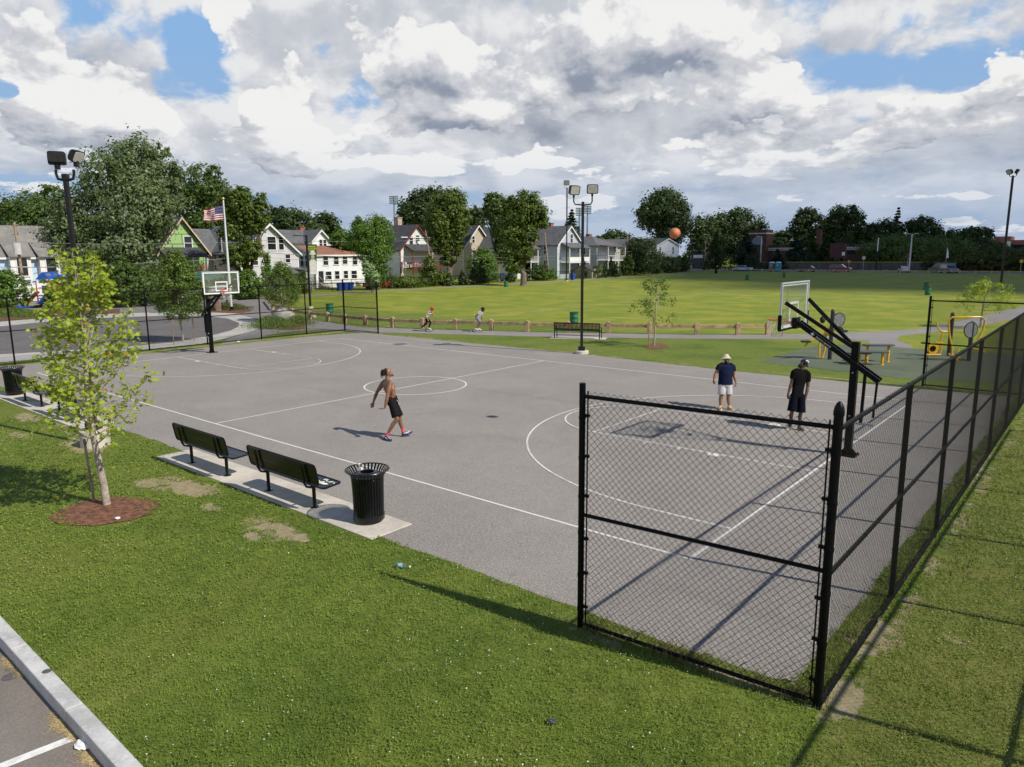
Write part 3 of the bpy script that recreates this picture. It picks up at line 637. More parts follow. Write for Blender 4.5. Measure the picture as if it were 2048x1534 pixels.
# ---------------------------------------------------------------- basketball hoops
def hoop(label, side):
    """local frame: pole at origin, board towards -x * side"""
    f = -1
    root = thing('basketball_hoop', label, 'basketball hoop')
    XB = f*1.42; XR = f*(1.42+.38)
    mb = MB(); mb.box((0, 0, 1.32), (.152, .152, 2.64)); mb.box((0, 0, .015), (.42, .42, .03)); 
    for sx in (-1, 1):
        for sy in (-1, 1):
            mb.prism([(sx*.076, sy*.05, .03), (sx*.19, sy*.05, .03), (sx*.076, sy*.05, .17)], (0, 1, 0), .012)
            mb.tube([(sx*.17, sy*.17, .02), (sx*.17, sy*.17, .06)], .016, 6)
    mb.box((0, 0, 2.645), (.16, .16, .01)); mb.build('pole', BLACK, root, bevel=.006)
    # main twin beam rises from behind the pole to the bottom centre of the board
    z0, z1 = 1.80, 3.02; a0, a1 = V(.55, 0, z0), V(XB+.12, 0, z1)
    mb = MB()
    for sy in (-1, 1): mb.beam(a0+V(0, sy*.105, 0), a1+V(0, sy*.105, 0), .045, .11)
    for k in (0.02, .3, .55, .8, .97): p = a0+(a1-a0)*k; mb.box(p, (.06, .21, .06))
    arm = mb.build('arm', BLACK, root, bevel=.004)
    tx = bpy.data.curves.new('lettering', 'FONT'); tx.body = 'Jaypro sports'; tx.size = .075; tx.extrude = .0008; tx.align_x = 'CENTER'; tx.align_y = 'CENTER'
    to = bpy.data.objects.new('lettering', tx); COL.objects.link(to)
    dg = bpy.context.evaluated_depsgraph_get(); me = bpy.data.meshes.new_from_object(to.evaluated_get(dg)); bpy.data.objects.remove(to)
    lt = bpy.data.objects.new('lettering', me); COL.objects.link(lt); me.materials.append(WHITEP)
    pm = a0+(a1-a0)*.66+V(0, -.105-.0245, 0); dx = (a0-a1)/np.linalg.norm(a0-a1)
    up = np.cross(V(0, -1, 0), dx)
    lt.matrix_world = Matrix(((dx[0], up[0], 0, pm[0]), (dx[1], up[1], -1, pm[1]), (dx[2], up[2], 0, pm[2]), (0, 0, 0, 1))); lt.parent = arm
    mb = MB(); pl = pm-dx*.31
    mb.prism([pl+up*.045, pl-dx*.04-up*.02, pl+dx*.03-up*.045], (0, -1, 0), .0015); mb.prism([pl+dx*.02+up*.03, pl+dx*.03-up*.01, pl+dx*.06+up*.0], (0, -1, 0), .0015)
    mb.build('emblem', WHITEP, arm)
    # upper braces spread to the board sides
    for sy in (-1, 1):
        mb = MB(); mb.beam((f*.06, sy*.06, 2.53), (XB+.06, sy*.80, 3.52), .045, .085); mb.tube([(f*.08, sy*.06-.05, 2.54), (f*.08, sy*.06+.05, 2.54)], .016, 8)
        mb.build('brace', BLACK, root, bevel=.004)
    # lift cylinder behind the pole
    mb = MB(); mb.tube([(.50, 0, 1.83), (.47, 0, .95)], .026, 10); mb.tube([(.50, 0, 1.84), (.485, 0, 1.5)], .018, 10); mb.build('strut', BLACK, root)
    mb = MB(); mb.beam((.24, 0, 2.0), (.22, 0, .75), .06, .06); mb.build('strut', BLACK, root)
    mb = MB(); 
    mb.box((.28, 0, .78), (.42, .08, .05)); mb.build('bracket', STEEL, root)
    for z in (.95, 1.95): mb = MB(); mb.tube([(.0, -.12, z), (.0, .12, z)], .018, 8); mb.build('bolt', STEEL, root)
    # glass board with white frame
    bb = thing('backboard', None, None); bb.parent = root
    BZ, BT, BW = 2.90, 3.97, 1.83
    g = MB(); g.box((XB, 0, (BZ+BT)/2), (.012, BW-.05, BT-BZ-.05)); gp_ = g.build('glass', GLASS, bb)
    mb = MB(); fw_ = .035
    for z in (BZ+fw_/2, BT-fw_/2): mb.box((XB, 0, z), (.045, BW, fw_))
    for y in (-BW/2+fw_/2, BW/2-fw_/2): mb.box((XB, y, (BZ+BT)/2), (.0448, fw_, BT-BZ-fw_*2))
    mb.build('frame', mat('frame_alu', (.55, .56, .58), .35, .06, 8, metal=.4), bb, bevel=.003)
    mb = MB(); xx = XB+f*.0085
    for z in (BZ+.06, BT-.06): mb.box((xx, 0, z), (.003, BW-.09, .05))
    for y in (-BW/2+.065, BW/2-.065): mb.box((xx, y, (BZ+BT)/2), (.0029, .05, BT-BZ-.17))
    z = 3.05
    mb.box((xx-.001, 0, z+.025), (.003, .61, .05)); mb.box((xx-.001, 0, z+.45-.025), (.003, .61, .05))
    for y in (-.28, .28): mb.box((xx-.001, y, z+.225), (.0029, .05, .349))
    mb.build('target_square', WHITEP, bb)
    mb = MB()
    mb.box((XB+f*.005, 0, BZ-.008), (.075, BW+.02, .05))
    for y in (-BW/2-.004, BW/2+.004): mb.box((XB+f*.002, y, BZ+.17), (.08, .05, .34))
    mb.build('padding', BLACK, bb, bevel=.01)
    mb = MB(); mb.box((XB+.06, 0, 3.0), (.10, .30, .26)); mb.build('mounting_plate', BLACK, bb, bevel=.006)
    rm = MB(); n = 32
    rm.tube([(XR+.2286*math.cos(2*PI*i/n), .2286*math.sin(2*PI*i/n), 3.05) for i in range(n+1)], .011, 8, cap=False)
    rm.box((XB+f*.035, 0, 3.02), (.05, .20, .14)); rm.beam((XB+f*.05, .07, 2.98), (XR-f*.17, .12, 3.045), .018, .02); rm.beam((XB+f*.05, -.07, 2.98), (XR-f*.17, -.12, 3.045), .018, .02)
    rm.box((XB+f*.10, 0, 3.043), (.11, .16, .012))
    rmo = rm.build('rim', ORANGE, root, smooth=True)
    nt = MB(); K = 12; lv = [(.2286, 3.035), (.19, 2.94), (.155, 2.84), (.135, 2.74), (.125, 2.64)]
    for k in range(K):
        for s in (1, -1):
            pts = []
            for j, (rr, z) in enumerate(lv):
                a = 2*PI*(k+s*j*.5)/K; pts.append(V(XR+rr*math.cos(a), rr*math.sin(a), z))
            nt.tube(pts, .0035, 4)
    nt.build('net', NETM, rmo)
    return root
GLASS = glassmat('backboard_glass', (.97, .985, .98))
hr = hoop('basketball hoop with glass backboard at the right end, seen from behind', 1); hr.location = (.2, 7.62, 0)
hl = another(hr, (-29.31, 7.62, 0), math.pi, 'basketball hoop with glass backboard at the left end, facing the camera', 'basketball hoops')
hr['group'] = 'basketball hoops'

# ---------------------------------------------------------------- benches, litter bins
def perforated(mb, c, R, w, h, th=.012, pitch=.030, bar=.0255):
    """perforated sheet as two crossing sets of flat bars in one plane"""
    nx, ny = int(w/pitch), int(h/pitch)
    for i in range(nx+1): mb.box(c+R@V(-w/2+w*i/nx, 0, 0), (bar, h, th*.45), R=R)
    for j in range(ny+1): mb.box(c+R@V(0, -h/2+h*j/ny, .0031), (w, bar, th*.4), R=R)
def rounded_frame(mb, c, R, w, h, r, rad=.11):
    pts = []
    for cx_, cy_, a0 in ((w/2-rad, h/2-rad, 0), (-w/2+rad, h/2-rad, PI/2), (-w/2+rad, -h/2+rad, PI), (w/2-rad, -h/2+rad, 1.5*PI)):
        for k in range(5): a = a0+PI/2*k/4; pts.append(c+R@V(cx_+rad*math.cos(a), cy_+rad*math.sin(a), 0))
    pts.append(pts[0]); mb.tube(pts, r, 8, cap=False)
def park_bench(label):
    root = thing('park_bench', label, 'bench'); L = 2.30
    # seat towards +y (court), back on -y side
    ts = math.radians(-4); Rs = np.array([[1, 0, 0], [0, math.cos(ts), -math.sin(ts)], [0, math.sin(ts), math.cos(ts)]])
    for nm, c, ang, h in (('seat', V(0, .16, .45), math.radians(4), .40), ('backrest', V(0, -.17, .72), math.radians(76+24), .40)):
        R = np.array([[1, 0, 0], [0, math.cos(ang), -math.sin(ang)], [0, math.sin(ang), math.cos(ang)]])
        mb = MB(); rounded_frame(mb, c, R, L, h, .019, .07); perforated(mb, c, R, L-.03, h-.03)
        mb.box(c, (L-.04, .05, .016), R=R)
        mb.build(nm, BLACKG, root)
    for x in (-.78, .78):
        mb = MB(); mb.tube([(x, 0, 0), (x, 0, .42)], .034, 12); mb.lathe([(.085, 0), (.085, .014), (.05, .02)], (x, 0, 0), 16)
        mb.build('leg', BLACKG, root, smooth=True)
        mb = MB(); mb.tube([(x, .30, .425), (x, .1, .41), (x, -.05, .40), (x, -.15, .43), (x, -.20, .52), (x, -.215, .70), (x, -.25, .88)], .022, 8)
        mb.build('bracket', BLACKG, root, smooth=True)
    return root
bgrp = 'perforated benches on the concrete pads'
b1 = park_bench('black perforated bench with white graffiti on its seat end, next to the litter bin'); b1.location = (-7.25, -2.30, .022); b1['group'] = bgrp
b2 = another(b1, (-10.40, -2.32, .022), 0, 'black perforated bench at the left end of the near concrete pad')
b3 = another(b1, (-18.80, -2.28, .022), 0, 'black perforated bench half hidden behind the young maple, right of its pair')
b4 = another(b1, (-21.90, -2.28, .022), 0, 'black perforated bench beside the far litter bin at the left edge')
# scrawled white paint on the first bench's seat
mb = MB(); rr = random.Random(4)
for k in range(9):
    cx_, cy_ = .75+rr.random()*.30, .06+rr.random()*.22; pts = []
    for i in range(9):
        a = i*.8+k; pts.append((cx_+.05*math.cos(a)+.012*i*(k % 3-1), cy_+.035*math.sin(a*1.3), .4635+.07*(cy_-.16)))
    mb.tube(pts, .007, 4)
mb.build('graffiti', WHITEP, b1)
def slat_can(label):
    root = thing('litter_bin', label, 'litter bin'); n = 34
    prof = [(.262, .05), (.268, .30), (.275, .60), (.283, .78), (.295, .84), (.335, .90), (.375, .945)]
    mb = MB()
    for k in range(n):
        a = 2*PI*k/n; e = V(math.cos(a), math.sin(a), 0); tt = V(-math.sin(a), math.cos(a), 0)
        vs = []; fs = []
        for i, (r, z) in enumerate(prof):
            p = e*r+V(0, 0, z)
            for s, q_ in ((-1, 0), (1, 0), (1, .008), (-1, .008)): vs.append(p+tt*s*.0165-e*q_)
        for i in range(len(prof)-1):
            for j in range(4): fs.append((i*4+j, i*4+(j+1) % 4, (i+1)*4+(j+1) % 4, (i+1)*4+j))
        fs += [(3, 2, 1, 0), tuple(range((len(prof)-1)*4, len(prof)*4))]; mb.add(vs, fs)
    mb.build('slats', BLACKG, root)
    mb = MB()
    for r, z, q_ in ((.378, .945, .012), (.268, .80, .008)): mb.tube([(r*math.cos(2*PI*i/40), r*math.sin(2*PI*i/40), z) for i in range(41)], q_, 6, cap=False)
    mb.build('hoop_band', BLACKG, root, smooth=True); mb = MB()
    mb.lathe([(.268, .04), (.275, .05), (.275, .15), (.266, .155)], (0, 0, 0), 40); mb.build('foot_band', BLACKG, root, smooth=True)
    mb = MB(); mb.lathe([(.245, .05), (.25, .80)], (0, 0, 0), 32, cap=False); mb.build('liner', mat('dark_plastic', (.012, .012, .014), .5, .2, 8), root, smooth=True)
    mb = MB(); mb.lathe([(.262, .815), (.262, .835), (.22, .875), (.135, .905), (.12, .902), (.118, .80)], (0, 0, 0), 36, cap=False); mb.build('lid', BLACKG, root, smooth=True)
    return root
can = slat_can('black slatted litter bin with flared rim at the near end of the concrete pad'); can.location = (-5.12, -2.10, .022); can['group'] = 'slatted litter bins'
another(can, (-24.2, -2.15, .022), .3, 'black slatted litter bin at the left edge of the photo behind the benches')

# bench beside the path (vertical slats), back towards the camera
bb_ = thing('park_bench', 'black vertical-slat bench facing the path, behind the central lamp post', 'bench')
pa2, pb2 = G(1109, 676.5), G(1199, 679.5); mid = (pa2+pb2)/2; dv_ = (pb2-pa2)/np.linalg.norm(pb2-pa2)
bb_.location = tuple(mid+V(0, 0, .02)); bb_.rotation_euler = (0, 0, math.atan2(dv_[1], dv_[0])); Lb = float(np.linalg.norm(pb2-pa2))
for x in (-Lb/2, Lb/2):
    mb = MB(); mb.tube([(x, 0, 0), (x, -.02, .45), (x, -.10, .88)], .028, 6); mb.tube([(x, .48, 0), (x, .46, .42), (x, .40, .62), (x, .0, .64)], .024, 6); mb.tube([(x, 0, .42), (x, .46, .42)], .022, 6); mb.build('frame', BLACK, bb_)
mb = MB()
for z, y in ((.86, -.10), (.52, -.035)): mb.box((0, y, z), (Lb, .04, .05))
nsl = int(Lb/.075)
for i in range(nsl+1): x = -Lb/2+Lb*i/nsl; mb.beam((x, -.02, .48), (x, -.105, .89), .042, .012, up=(0, 1, 0))
mb.build('backrest', BLACK, bb_)
mb = MB()
for i in range(nsl+1): x = -Lb/2+Lb*i/nsl; mb.box((x, .23, .44), (.04, .42, .014))
mb.box((0, .03, .43), (Lb, .04, .04)); mb.box((0, .44, .43), (Lb, .04, .04)); mb.build('seat', BLACK, bb_)
mb = MB(); mb.tube([(-Lb/2, .24, .16), (Lb/2, .24, .16)], .016, 6); mb.build('stretcher', BLACK, bb_)

# ---------------------------------------------------------------- flood-light posts
def flood_pole(label, H, base_r=.11, bh=.15, sq=.075, heads=((-1, .0), (1, .0)), conc=True, hs=1.0):
    root = thing('light_pole', label, 'light pole')
    mb = MB()
    if conc: mb.lathe([(.34, -.1), (.34, bh-.02), (.32, bh)], (0, 0, 0), 28); mb.build('base', CONC, root, smooth=True)
    z0 = bh if conc else 0
    mb = MB(); mb.box((0, 0, z0+H/2), (sq*1.6, sq*1.6, H)); mb.build('post', BRONZE, root, bevel=.008)
    mb = MB(); mb.box((0, 0, z0+.10), (.30, .30, .20)); mb.build('base_cover', BRONZE, root, bevel=.02)
    z = z0+H
    mb = MB(); mb.box((0, 0, z+.02), (.12, .12, .14)); s = .42*hs
    mb.tube([(-s, 0, z+.38*hs), (-s, 0, z+.10), (-s*.85, 0, z-.02), (0, 0, z-.06), (s*.85, 0, z-.02), (s, 0, z+.10), (s, 0, z+.38*hs)], .032, 8); mb.build('yoke', BRONZE, root, smooth=True)
    return root, z, s
def flood_head(root, c, yaw, tilt, hs=1.0):
    """box flood light; its lens looks along local +y turned by yaw and tipped down by tilt"""
    cyw, syw = math.cos(yaw), math.sin(yaw); ct, st = math.cos(tilt), math.sin(tilt)
    Rz = np.array([[cyw, -syw, 0], [syw, cyw, 0], [0, 0, 1]]); Rx = np.array([[1, 0, 0], [0, ct, st], [0, -st, ct]]); R = Rz@Rx
    c = np.asarray(c, float)
    mb = MB(); w, h, d_ = .50*hs, .40*hs, .24*hs
    mb.loft([(c+R@V(0, -d_/2, 0), R@V(w*.40, 0, 0), R@V(0, 0, h*.38), .35), (c+R@V(0, -d_*.2, 0), R@V(w*.5, 0, 0), R@V(0, 0, h*.5), .3), (c+R@V(0, d_/2, 0), R@V(w*.53, 0, 0), R@V(0, 0, h*.53), .3)])
    hd = mb.build('flood_light', BRONZE, root)
    mb = MB(); mb.loft([(c+R@V(0, d_/2+.001, 0), R@V(w*.45, 0, 0), R@V(0, 0, h*.45), .3), (c+R@V(0, d_/2+.012, 0), R@V(w*.43, 0, 0), R@V(0, 0, h*.43), .3)]); mb.build('lens', LENS, hd)
    mb = MB(); mb.box(c-V(0, 0, h*.62), (.09, .09, .16)); mb.build('knuckle', BRONZE, hd)
gL = G(192, 891)
HL = 6.08; pL, z, s = flood_pole('dark flood-light pole with two lamp heads behind the young maple', HL, hs=.50, sq=.060, bh=.42)
pL.location = tuple(gL); pL.rotation_euler = (0, 0, CYAW)
flood_head(pL, (-s+.05, 0, z+.46), .45, .10, .74); flood_head(pL, (s+.08, 0, z+.50), -1.57-.10, .48, .68)
gC = G(1163, 707); pC, z, s = flood_pole('black flood-light pole with two lamp heads in the middle, beside the slatted bench', 6.75)
pC.location = tuple(gC); pC.rotation_euler = (0, 0, CYAW)
flood_head(pC, (-s, 0, z+.62), math.radians(205), .30); flood_head(pC, (s, 0, z+.66), math.radians(180), .22)
gF = G(1133, 562); pF, z, s = flood_pole('tall slim flood-light pole at the far field edge by the lavender house', 15.6, sq=.13, hs=.9)
pF.location = tuple(gF); pF.rotation_euler = (0, 0, CYAW)
flood_head(pF, (-s*.2, 0, z+.9), math.radians(175), .3, 1.9)
gR = G(2000, 584); pR, z, s = flood_pole('tall dark light pole on the far right of the field', 12.6, sq=.13, hs=.8)
pR.location = tuple(gR); pR.rotation_euler = (0, math.radians(.0), math.radians(20))
flood_head(pR, (-s, 0, z+.5), math.radians(120), .5, 1.3); flood_head(pR, (s, 0, z+.5), math.radians(250), .5, 1.3)

# banner lamp post by the field
gB = G(621, 617); hB = 5.2
pB = thing('street_lamp', 'dark street lamp with arm and green banner beside the white house', 'street lamp', gB, CYAW)
Htop = 0
lo_, hi_ = 0., 20.
def height_at(g, ytop):
    a, b = 0., 90.
    for _ in range(40):
        m = (a+b)/2; p = np.asarray(g)+V(0, 0, m)-CC; y = 767-CF*(p@CU)/(p@CFW)
        if y > ytop: a = m
        else: b = m
    return a
Hb = height_at(gB, 470)
mb = MB(); mb.box((0, 0, Hb/2), (.16, .16, Hb)); mb.build('post', BRONZE, pB); mb = MB(); mb.lathe([(.25, -.1), (.25, .2)], (0, 0, 0), 20); mb.build('base', CONC, pB)
mb = MB(); mb.beam((0, 0, Hb-.1), (-.55, 0, Hb-.05), .06, .06); mb.box((-.85, 0, Hb-.03), (.6, .3, .07)); mb.build('lamp_head', BRONZE, pB, bevel=.01)
mb = MB(); z1 = Hb-.85; z2 = z1-2.6
mb.quad((.12, 0, z1), (.88, .02, z1), (.70, .05, z2), (.14, 0, z2)); mb.quad((.14, .006, z2), (.70, .056, z2), (.88, .026, z1), (.12, .006, z1))
bn = mb.build('banner', mat('banner_green', (.01, .12, .045), .8, .08, 2), pB)
mb = MB(); mb.beam((0, 0, z1+.02), (.92, .01, z1+.02), .03, .03); mb.build('banner_arm', BRONZE, pB)
def text_part(body, size, M_, mt, parent, name='lettering', ext=.001, align='CENTER', off=0.0):
    tx = bpy.data.curves.new(name, 'FONT'); tx.body = body; tx.size = size; tx.extrude = ext; tx.align_x = align; tx.align_y = 'CENTER'; tx.offset = off
    to = bpy.data.objects.new(name, tx); COL.objects.link(to); dg = bpy.context.evaluated_depsgraph_get(); dg.update()
    me = bpy.data.meshes.new_from_object(to.evaluated_get(dg)); bpy.data.objects.remove(to)
    o = bpy.data.objects.new(name, me); COL.objects.link(o); me.materials.append(mt); o.parent = parent; o.matrix_local = M_; return o
YL = mat('banner_yellow', (.75, .62, .03), .7, .05, 3)
for i_, (w_, sz_) in enumerate((('SAMUEL', .19), ('GOLDEN', .19), ('PARK', .19))): text_part(w_, sz_, Matrix.Translation((.46, -.006, z1-.17-i_*.19)) @ Matrix.Rotation(math.pi/2, 4, 'X'), YL, bn, off=.004)
mb = MB(); mb.prism([(.15, -.004, z2+.02), (.70, .03, z2+.02), (.74, .03, z2+1.1), (.62, .012, z2+1.32), (.30, .008, z2+1.32), (.14, -.004, z2+1.12)], (0, -1, 0), .012); mb.ell((.46, -.008, z2+1.80), (.30, .01, .09)); mb.ell((.46, -.010, z2+1.92), (.19, .012, .20))
mb.build('portrait_clothes', mat('banner_cream', (.72, .69, .60), .8, .1, 4), bn)
mb = MB(); mb.ell((.46, -.012, z2+1.52), (.15, .01, .24)); mb.build('portrait_face', mat('banner_skin', (.55, .40, .28), .8, .3, 9), bn)
# ---------------------------------------------------------------- timber guard rails
def place_rail(label, pts, group, closed_end=True):
    root = thing('guard_rail', label, 'guard rail', pts[0])
    o = pts[0]
    for i, p in enumerate(pts):
        a = pts[max(i-1, 0)]; b = pts[min(i+1, len(pts)-1)]; ang = math.atan2((b-a)[1], (b-a)[0])
        mb = MB(o); mb.box(p+V(0, 0, .29), (.24, .24, .72), rz=ang); mb.lathe([(.165, .65), (.05, .70)], p, 4)
        mb.build('post', WOODR, root, bevel=.012)
    for a, b in zip(pts[:-1], pts[1:]):
        mb = MB(o); mb.beam(a+V(0, 0, .47), b+V(0, 0, .47), .12, .19); mb.build('rail', WOODR, root, bevel=.01)
    return root
rp = [G(*p) for p in [(533, 604), (546, 620), (566, 626), (586.5, 634), (619.7, 639), (655.6, 642.8), (689.5, 647), (731, 650.6), (785.6, 654.8), (844.7, 657.4), (911.5, 658.8), (982.7, 660.8), (1055, 663.2), (1136, 665), (1217, 666), (1298, 668), (1393, 669), (1475, 669.5), (1535, 669)]]
place_rail('low timber guard rail along the path between the court and the field', rp, None)
fr_pts = [AY(px, 560, 166.0) for px in range(0)]
def far_rail(x0, x1, Y, label):
    n = max(1, int(round(abs(x1-x0)/2.75))); pts = [V(x0+(x1-x0)*i/n, Y, 0) for i in range(n+1)]
    return place_rail(label, pts, None)
far_rail(-66, 12, 166.3, 'long low timber guard rail along the street behind the far field')
place_rail('short timber guard rail ending at the far path corner by the shed', [V(-75, 160, 0), V(-72.2, 161.6, 0), V(-69.5, 163.2, 0)], None)

# ---------------------------------------------------------------- green drum bins on the field
def drum(label, h=.88):
    root = thing('drum_bin', label, 'litter bin')
    pr = [(.27, 0), (.285, .01)]
    for z in (.28, .58): pr += [(.285, z-.02), (.298, z), (.285, z+.02)]
    pr += [(.285, h-.03), (.295, h-.015), (.29, h), (.26, h), (.255, h-.5)]
    mb = MB(); mb.lathe(pr, (0, 0, 0), 24); mb.build('drum', GREENP, root, smooth=True)
    mb = MB(); mb.lathe([(.302, h-.035), (.305, h-.0), (.262, h+.002)], (0, 0, 0), 24, cap=False); mb.build('rim', mat('rusty_rim', (.10, .05, .03), .8, .3, 20), root)
    return root
d0 = drum('green drum bin behind the slatted bench, nearest the central lamp post'); d0.location = tuple(G(1148, 650.5)); d0['group'] = 'green drum bins on the field'
for px, py, lb in ((660, 629, 'green drum bin seen through the left fence near the boulder'), (1012, 574, 'small green drum bin in front of the conifer hedge below the tan house'),
                   (1494, 560, 'small green drum bin far out in the field, nearer than the one by the toilets'), (1568, 554.5, 'small green drum bin standing just in front of the portable toilets'),
                   (1855, 590, 'green drum bin, lower one of the close pair on the far right of the field'), (1852, 579.5, 'green drum bin, upper and farther one of the close pair on the far right')):
    another(d0, G(px, py), .5, lb)
kb = drum('black drum bin at the guard rail corner beyond the field'); kb.location = tuple(G(1432, 547)); kb.children[0].data = kb.children[0].data.copy(); kb.children[0].data.materials[0] = BLACK

# ---------------------------------------------------------------- flag pole
gfl = G(463.5, 621); Hfl = height_at(gfl, 400)
fp_ = thing('flagpole', 'white flagpole beside the left hoop in a mulch bed', 'flagpole', gfl, 0)
mb = MB(); mb.tube([(0, 0, 0), (0, 0, Hfl*.4), (0, 0, Hfl)], [.105, .095, .055], 16); mb.build('pole', mat('flagpole_white', (.70, .70, .71), .35, .04, 2, metal=.2), fp_, smooth=True)
mb = MB(); mb.lathe([(.2, 0), (.2, .05), (.14, .09), (.12, .35)], (0, 0, 0), 16); mb.build('base_collar', BLACK, fp_)
mb = MB(); mb.ell((0, 0, Hfl+.12), .11); mb.build('finial', mat('gold', (.75, .5, .12), .3, .1, 5, metal=.8), fp_, smooth=True)
mb = MB(); mb.tube([(-.12, -.05, 1.3), (-.14, -.04, Hfl*.5), (-.10, -.04, Hfl-.1)], .008, 4); mb.build('halyard', NETM, fp_)
RED, WHT, NAVY = mat('flag_red', (.36, .012, .03), .8, .06, 2), mat('flag_white', (.70, .68, .66), .8, .05, 2), mat('flag_navy', (.012, .022, .11), .8, .06, 2)
fl_ = thing('flag', 'United States flag flying to the left from the white flagpole', 'flag', tuple(gfl+V(0, 0, Hfl-.35)), CYAW)
fl_empty = fl_
nx, nz = 30, 26; FWd, FHt = 1.75, 1.20; vs = []; fs = []; mi = []
for j in range(nz+1):
    for i in range(nx+1):
        u_, v_ = i/nx, j/nz
        x = -.12-u_*FWd*(.93); sag = .36*u_**1.2*(1-v_)+.10*u_*(v_); z = -.12-v_*FHt-sag+.05*math.sin(u_*7+v_*1.2)*u_
        y = .16*math.sin(u_*9+v_*1.5)*u_+.08*math.sin(u_*17-v_*3)*u_
        vs.append((x+.05*math.sin(v_*5)*u_, y, z))
for j in range(nz):
    for i in range(nx):
        a = j*(nx+1)+i; fs.append((a, a+1, a+nx+2, a+nx+1)); stripe = j*13//nz
        mi.append(2 if (i < 12 and stripe < 7) else (0 if stripe % 2 == 0 else 1))
fo = npmesh('cloth', np.array(vs), np.array(fs), [RED, WHT, NAVY], fl_, smooth=True, mi=mi)
mb = MB()
def flagpt(u_, v_, off):
    i, j = int(u_*nx), int(v_*nz); p = V(*vs[j*(nx+1)+i]); return p+V(0, off, 0)
for r_ in range(5):
    for c_ in range(6):
        for off in (-.012, .012):
            p = flagpt(.03+c_*.062, .04+r_*.1, off); k_ = 5
            ring_ = [p+V(math.cos(a+PI/2)*rr, 0, math.sin(a+PI/2)*rr) for q_ in range(10) for a, rr in [(q_*PI/5, .032 if q_ % 2 == 0 else .014)]]
            mb.quad(*ring_)
mb.build('stars', WHT, fl_)

# ---------------------------------------------------------------- exercise stations on the green surface
SIGN = mat('sign_disc', (.17, .175, .18), .5, .35, 18)
def ex_post(root, x, y, h, disc=None):
    mb = MB(); mb.tube([(x, y, 0), (x, y, h-.1)], .085, 14, round_=False); mb.lathe([(.086, h-.1), (.08, h-.03), (.04, h+.01), (.01, h+.015)], (x, y, 0), 14); p = mb.build('post', mat('charcoal_post', (.03, .03, .032), .3, .15, 8), root, smooth=True)
    if disc:
        mb = MB(); c = V(x+disc[0], y+disc[1], disc[2]); f_ = V(math.sin(CYAW+.2), -math.cos(CYAW+.2), 0)
        mb.tube([c-f_*.012, c+f_*.012], disc[3], 28); s_ = mb.build('instruction_disc', SIGN, root)
        mb = MB(); xx_ = V(f_[1], -f_[0], 0)*-1; mb.tube([c+xx_*(disc[3]+.01)*math.cos(a)+V(0, 0, 1)*(disc[3]+.01)*math.sin(a) for a in np.linspace(0, 2*PI, 29)], .02, 6, cap=False); mb.build('disc_rim', BLACK, s_)
RX, RY = V(math.cos(CYAW), math.sin(CYAW), 0), V(-math.sin(CYAW), math.cos(CYAW), 0)
def L_(a, d, z): return RX*a+RY*d+V(0, 0, z)
g1 = G(1659, 719)
e1 = thing('exercise_station', 'yellow seated exercise machine with round sign on a dark post behind the right hoop', 'exercise machine', g1)
H1 = height_at(g1, 619)
ex_post(e1, 0, 0, H1, (.28*RX[0], .28*RX[1]+.0, H1-.45, .29))
mb = MB(); mb.tube([L_(-.05, .1, 1.2), L_(-.5, .15, .95), L_(-.9, .2, .75), L_(-1.05, .2, .55)], .045, 8); mb.tube([L_(-.35, .1, 1.0), L_(-.45, .1, .6), L_(-.42, .1, .1)], .045, 8); mb.tube([L_(-.15, .2, 1.1), L_(-.12, .3, .4), L_(-.2, .3, .05)], .05, 8)
mb.tube([L_(.05, .1, 1.25), L_(.45, .2, 1.3), L_(.5, .2, 1.55), L_(.3, .2, 1.7)], .05, 8); mb.tube([L_(-.3, .05, 1.35), L_(0, .1, 1.3)], .09, 8); mb.ell(L_(-.1, .15, 1.15), (.16, .16, .12)); mb.build('arm', YELLOW, e1, smooth=True)
BRUB = mat('black_rubber', (.02, .02, .022), .7, .15, 9)
mb = MB(); mb.box(L_(-1.0, .2, .78), (.35, .3, .07), rz=CYAW); mb.build('seat_pad', BRUB, e1); mb = MB(); mb.box(L_(.62, .2, 1.22), (.3, .12, .1), rz=CYAW); mb.build('arm_pad', BRUB, e1); mb = MB(); mb.ell(L_(-.42, 0, 1.75), (.12, .12, .16)); mb.build('grip_ball', BRUB, e1, smooth=True); mb = MB(); mb.tube([L_(.45, .15, 1.28), L_(.45, .24, 1.28)], .14, 14); mb.build('roller', BRUB, e1, smooth=True)
def ex_bench(label, px, py, L=1.25, h=.5):
    r_ = thing('exercise_bench', label, 'exercise bench', G(px, py), CYAW-.12)
    mb = MB(); mb.loft([((0, 0, h-.03), (L/2, 0, 0), (0, .21, 0), .45), ((0, 0, h+.03), (L/2, 0, 0), (0, .21, 0), .45)]); mb.build('seat', mat('charcoal_pad', (.06, .065, .075), .55, .15, 9), r_, bevel=.01)
    for x in (-L*.33, L*.33):
        mb = MB(); mb.tube([(x, 0, 0), (x, 0, h-.03)], .055, 12); mb.lathe([(.09, 0), (.09, .015)], (x, 0, 0), 12); mb.build('leg', YELLOW, r_, smooth=True)
    return r_
ex_bench('front low charcoal bench on yellow legs right of the hoop pole', 1741, 730, 1.35, .55)
ex_bench('low charcoal bench on yellow legs mostly hidden behind the hoop pole', 1715, 727, 1.0, .45)
ex_bench('rear taller charcoal bench on yellow legs right of the hoop pole', 1754, 723.5, 1.3, .72)
g2 = G(1897, 712); H2_ = height_at(g2, 625)
e2 = thing('exercise_station', 'yellow cycling exercise machine left of its tall dark post, seen through the fence', 'exercise machine', g2)
ex_post(e2, 0, 0, H2_)
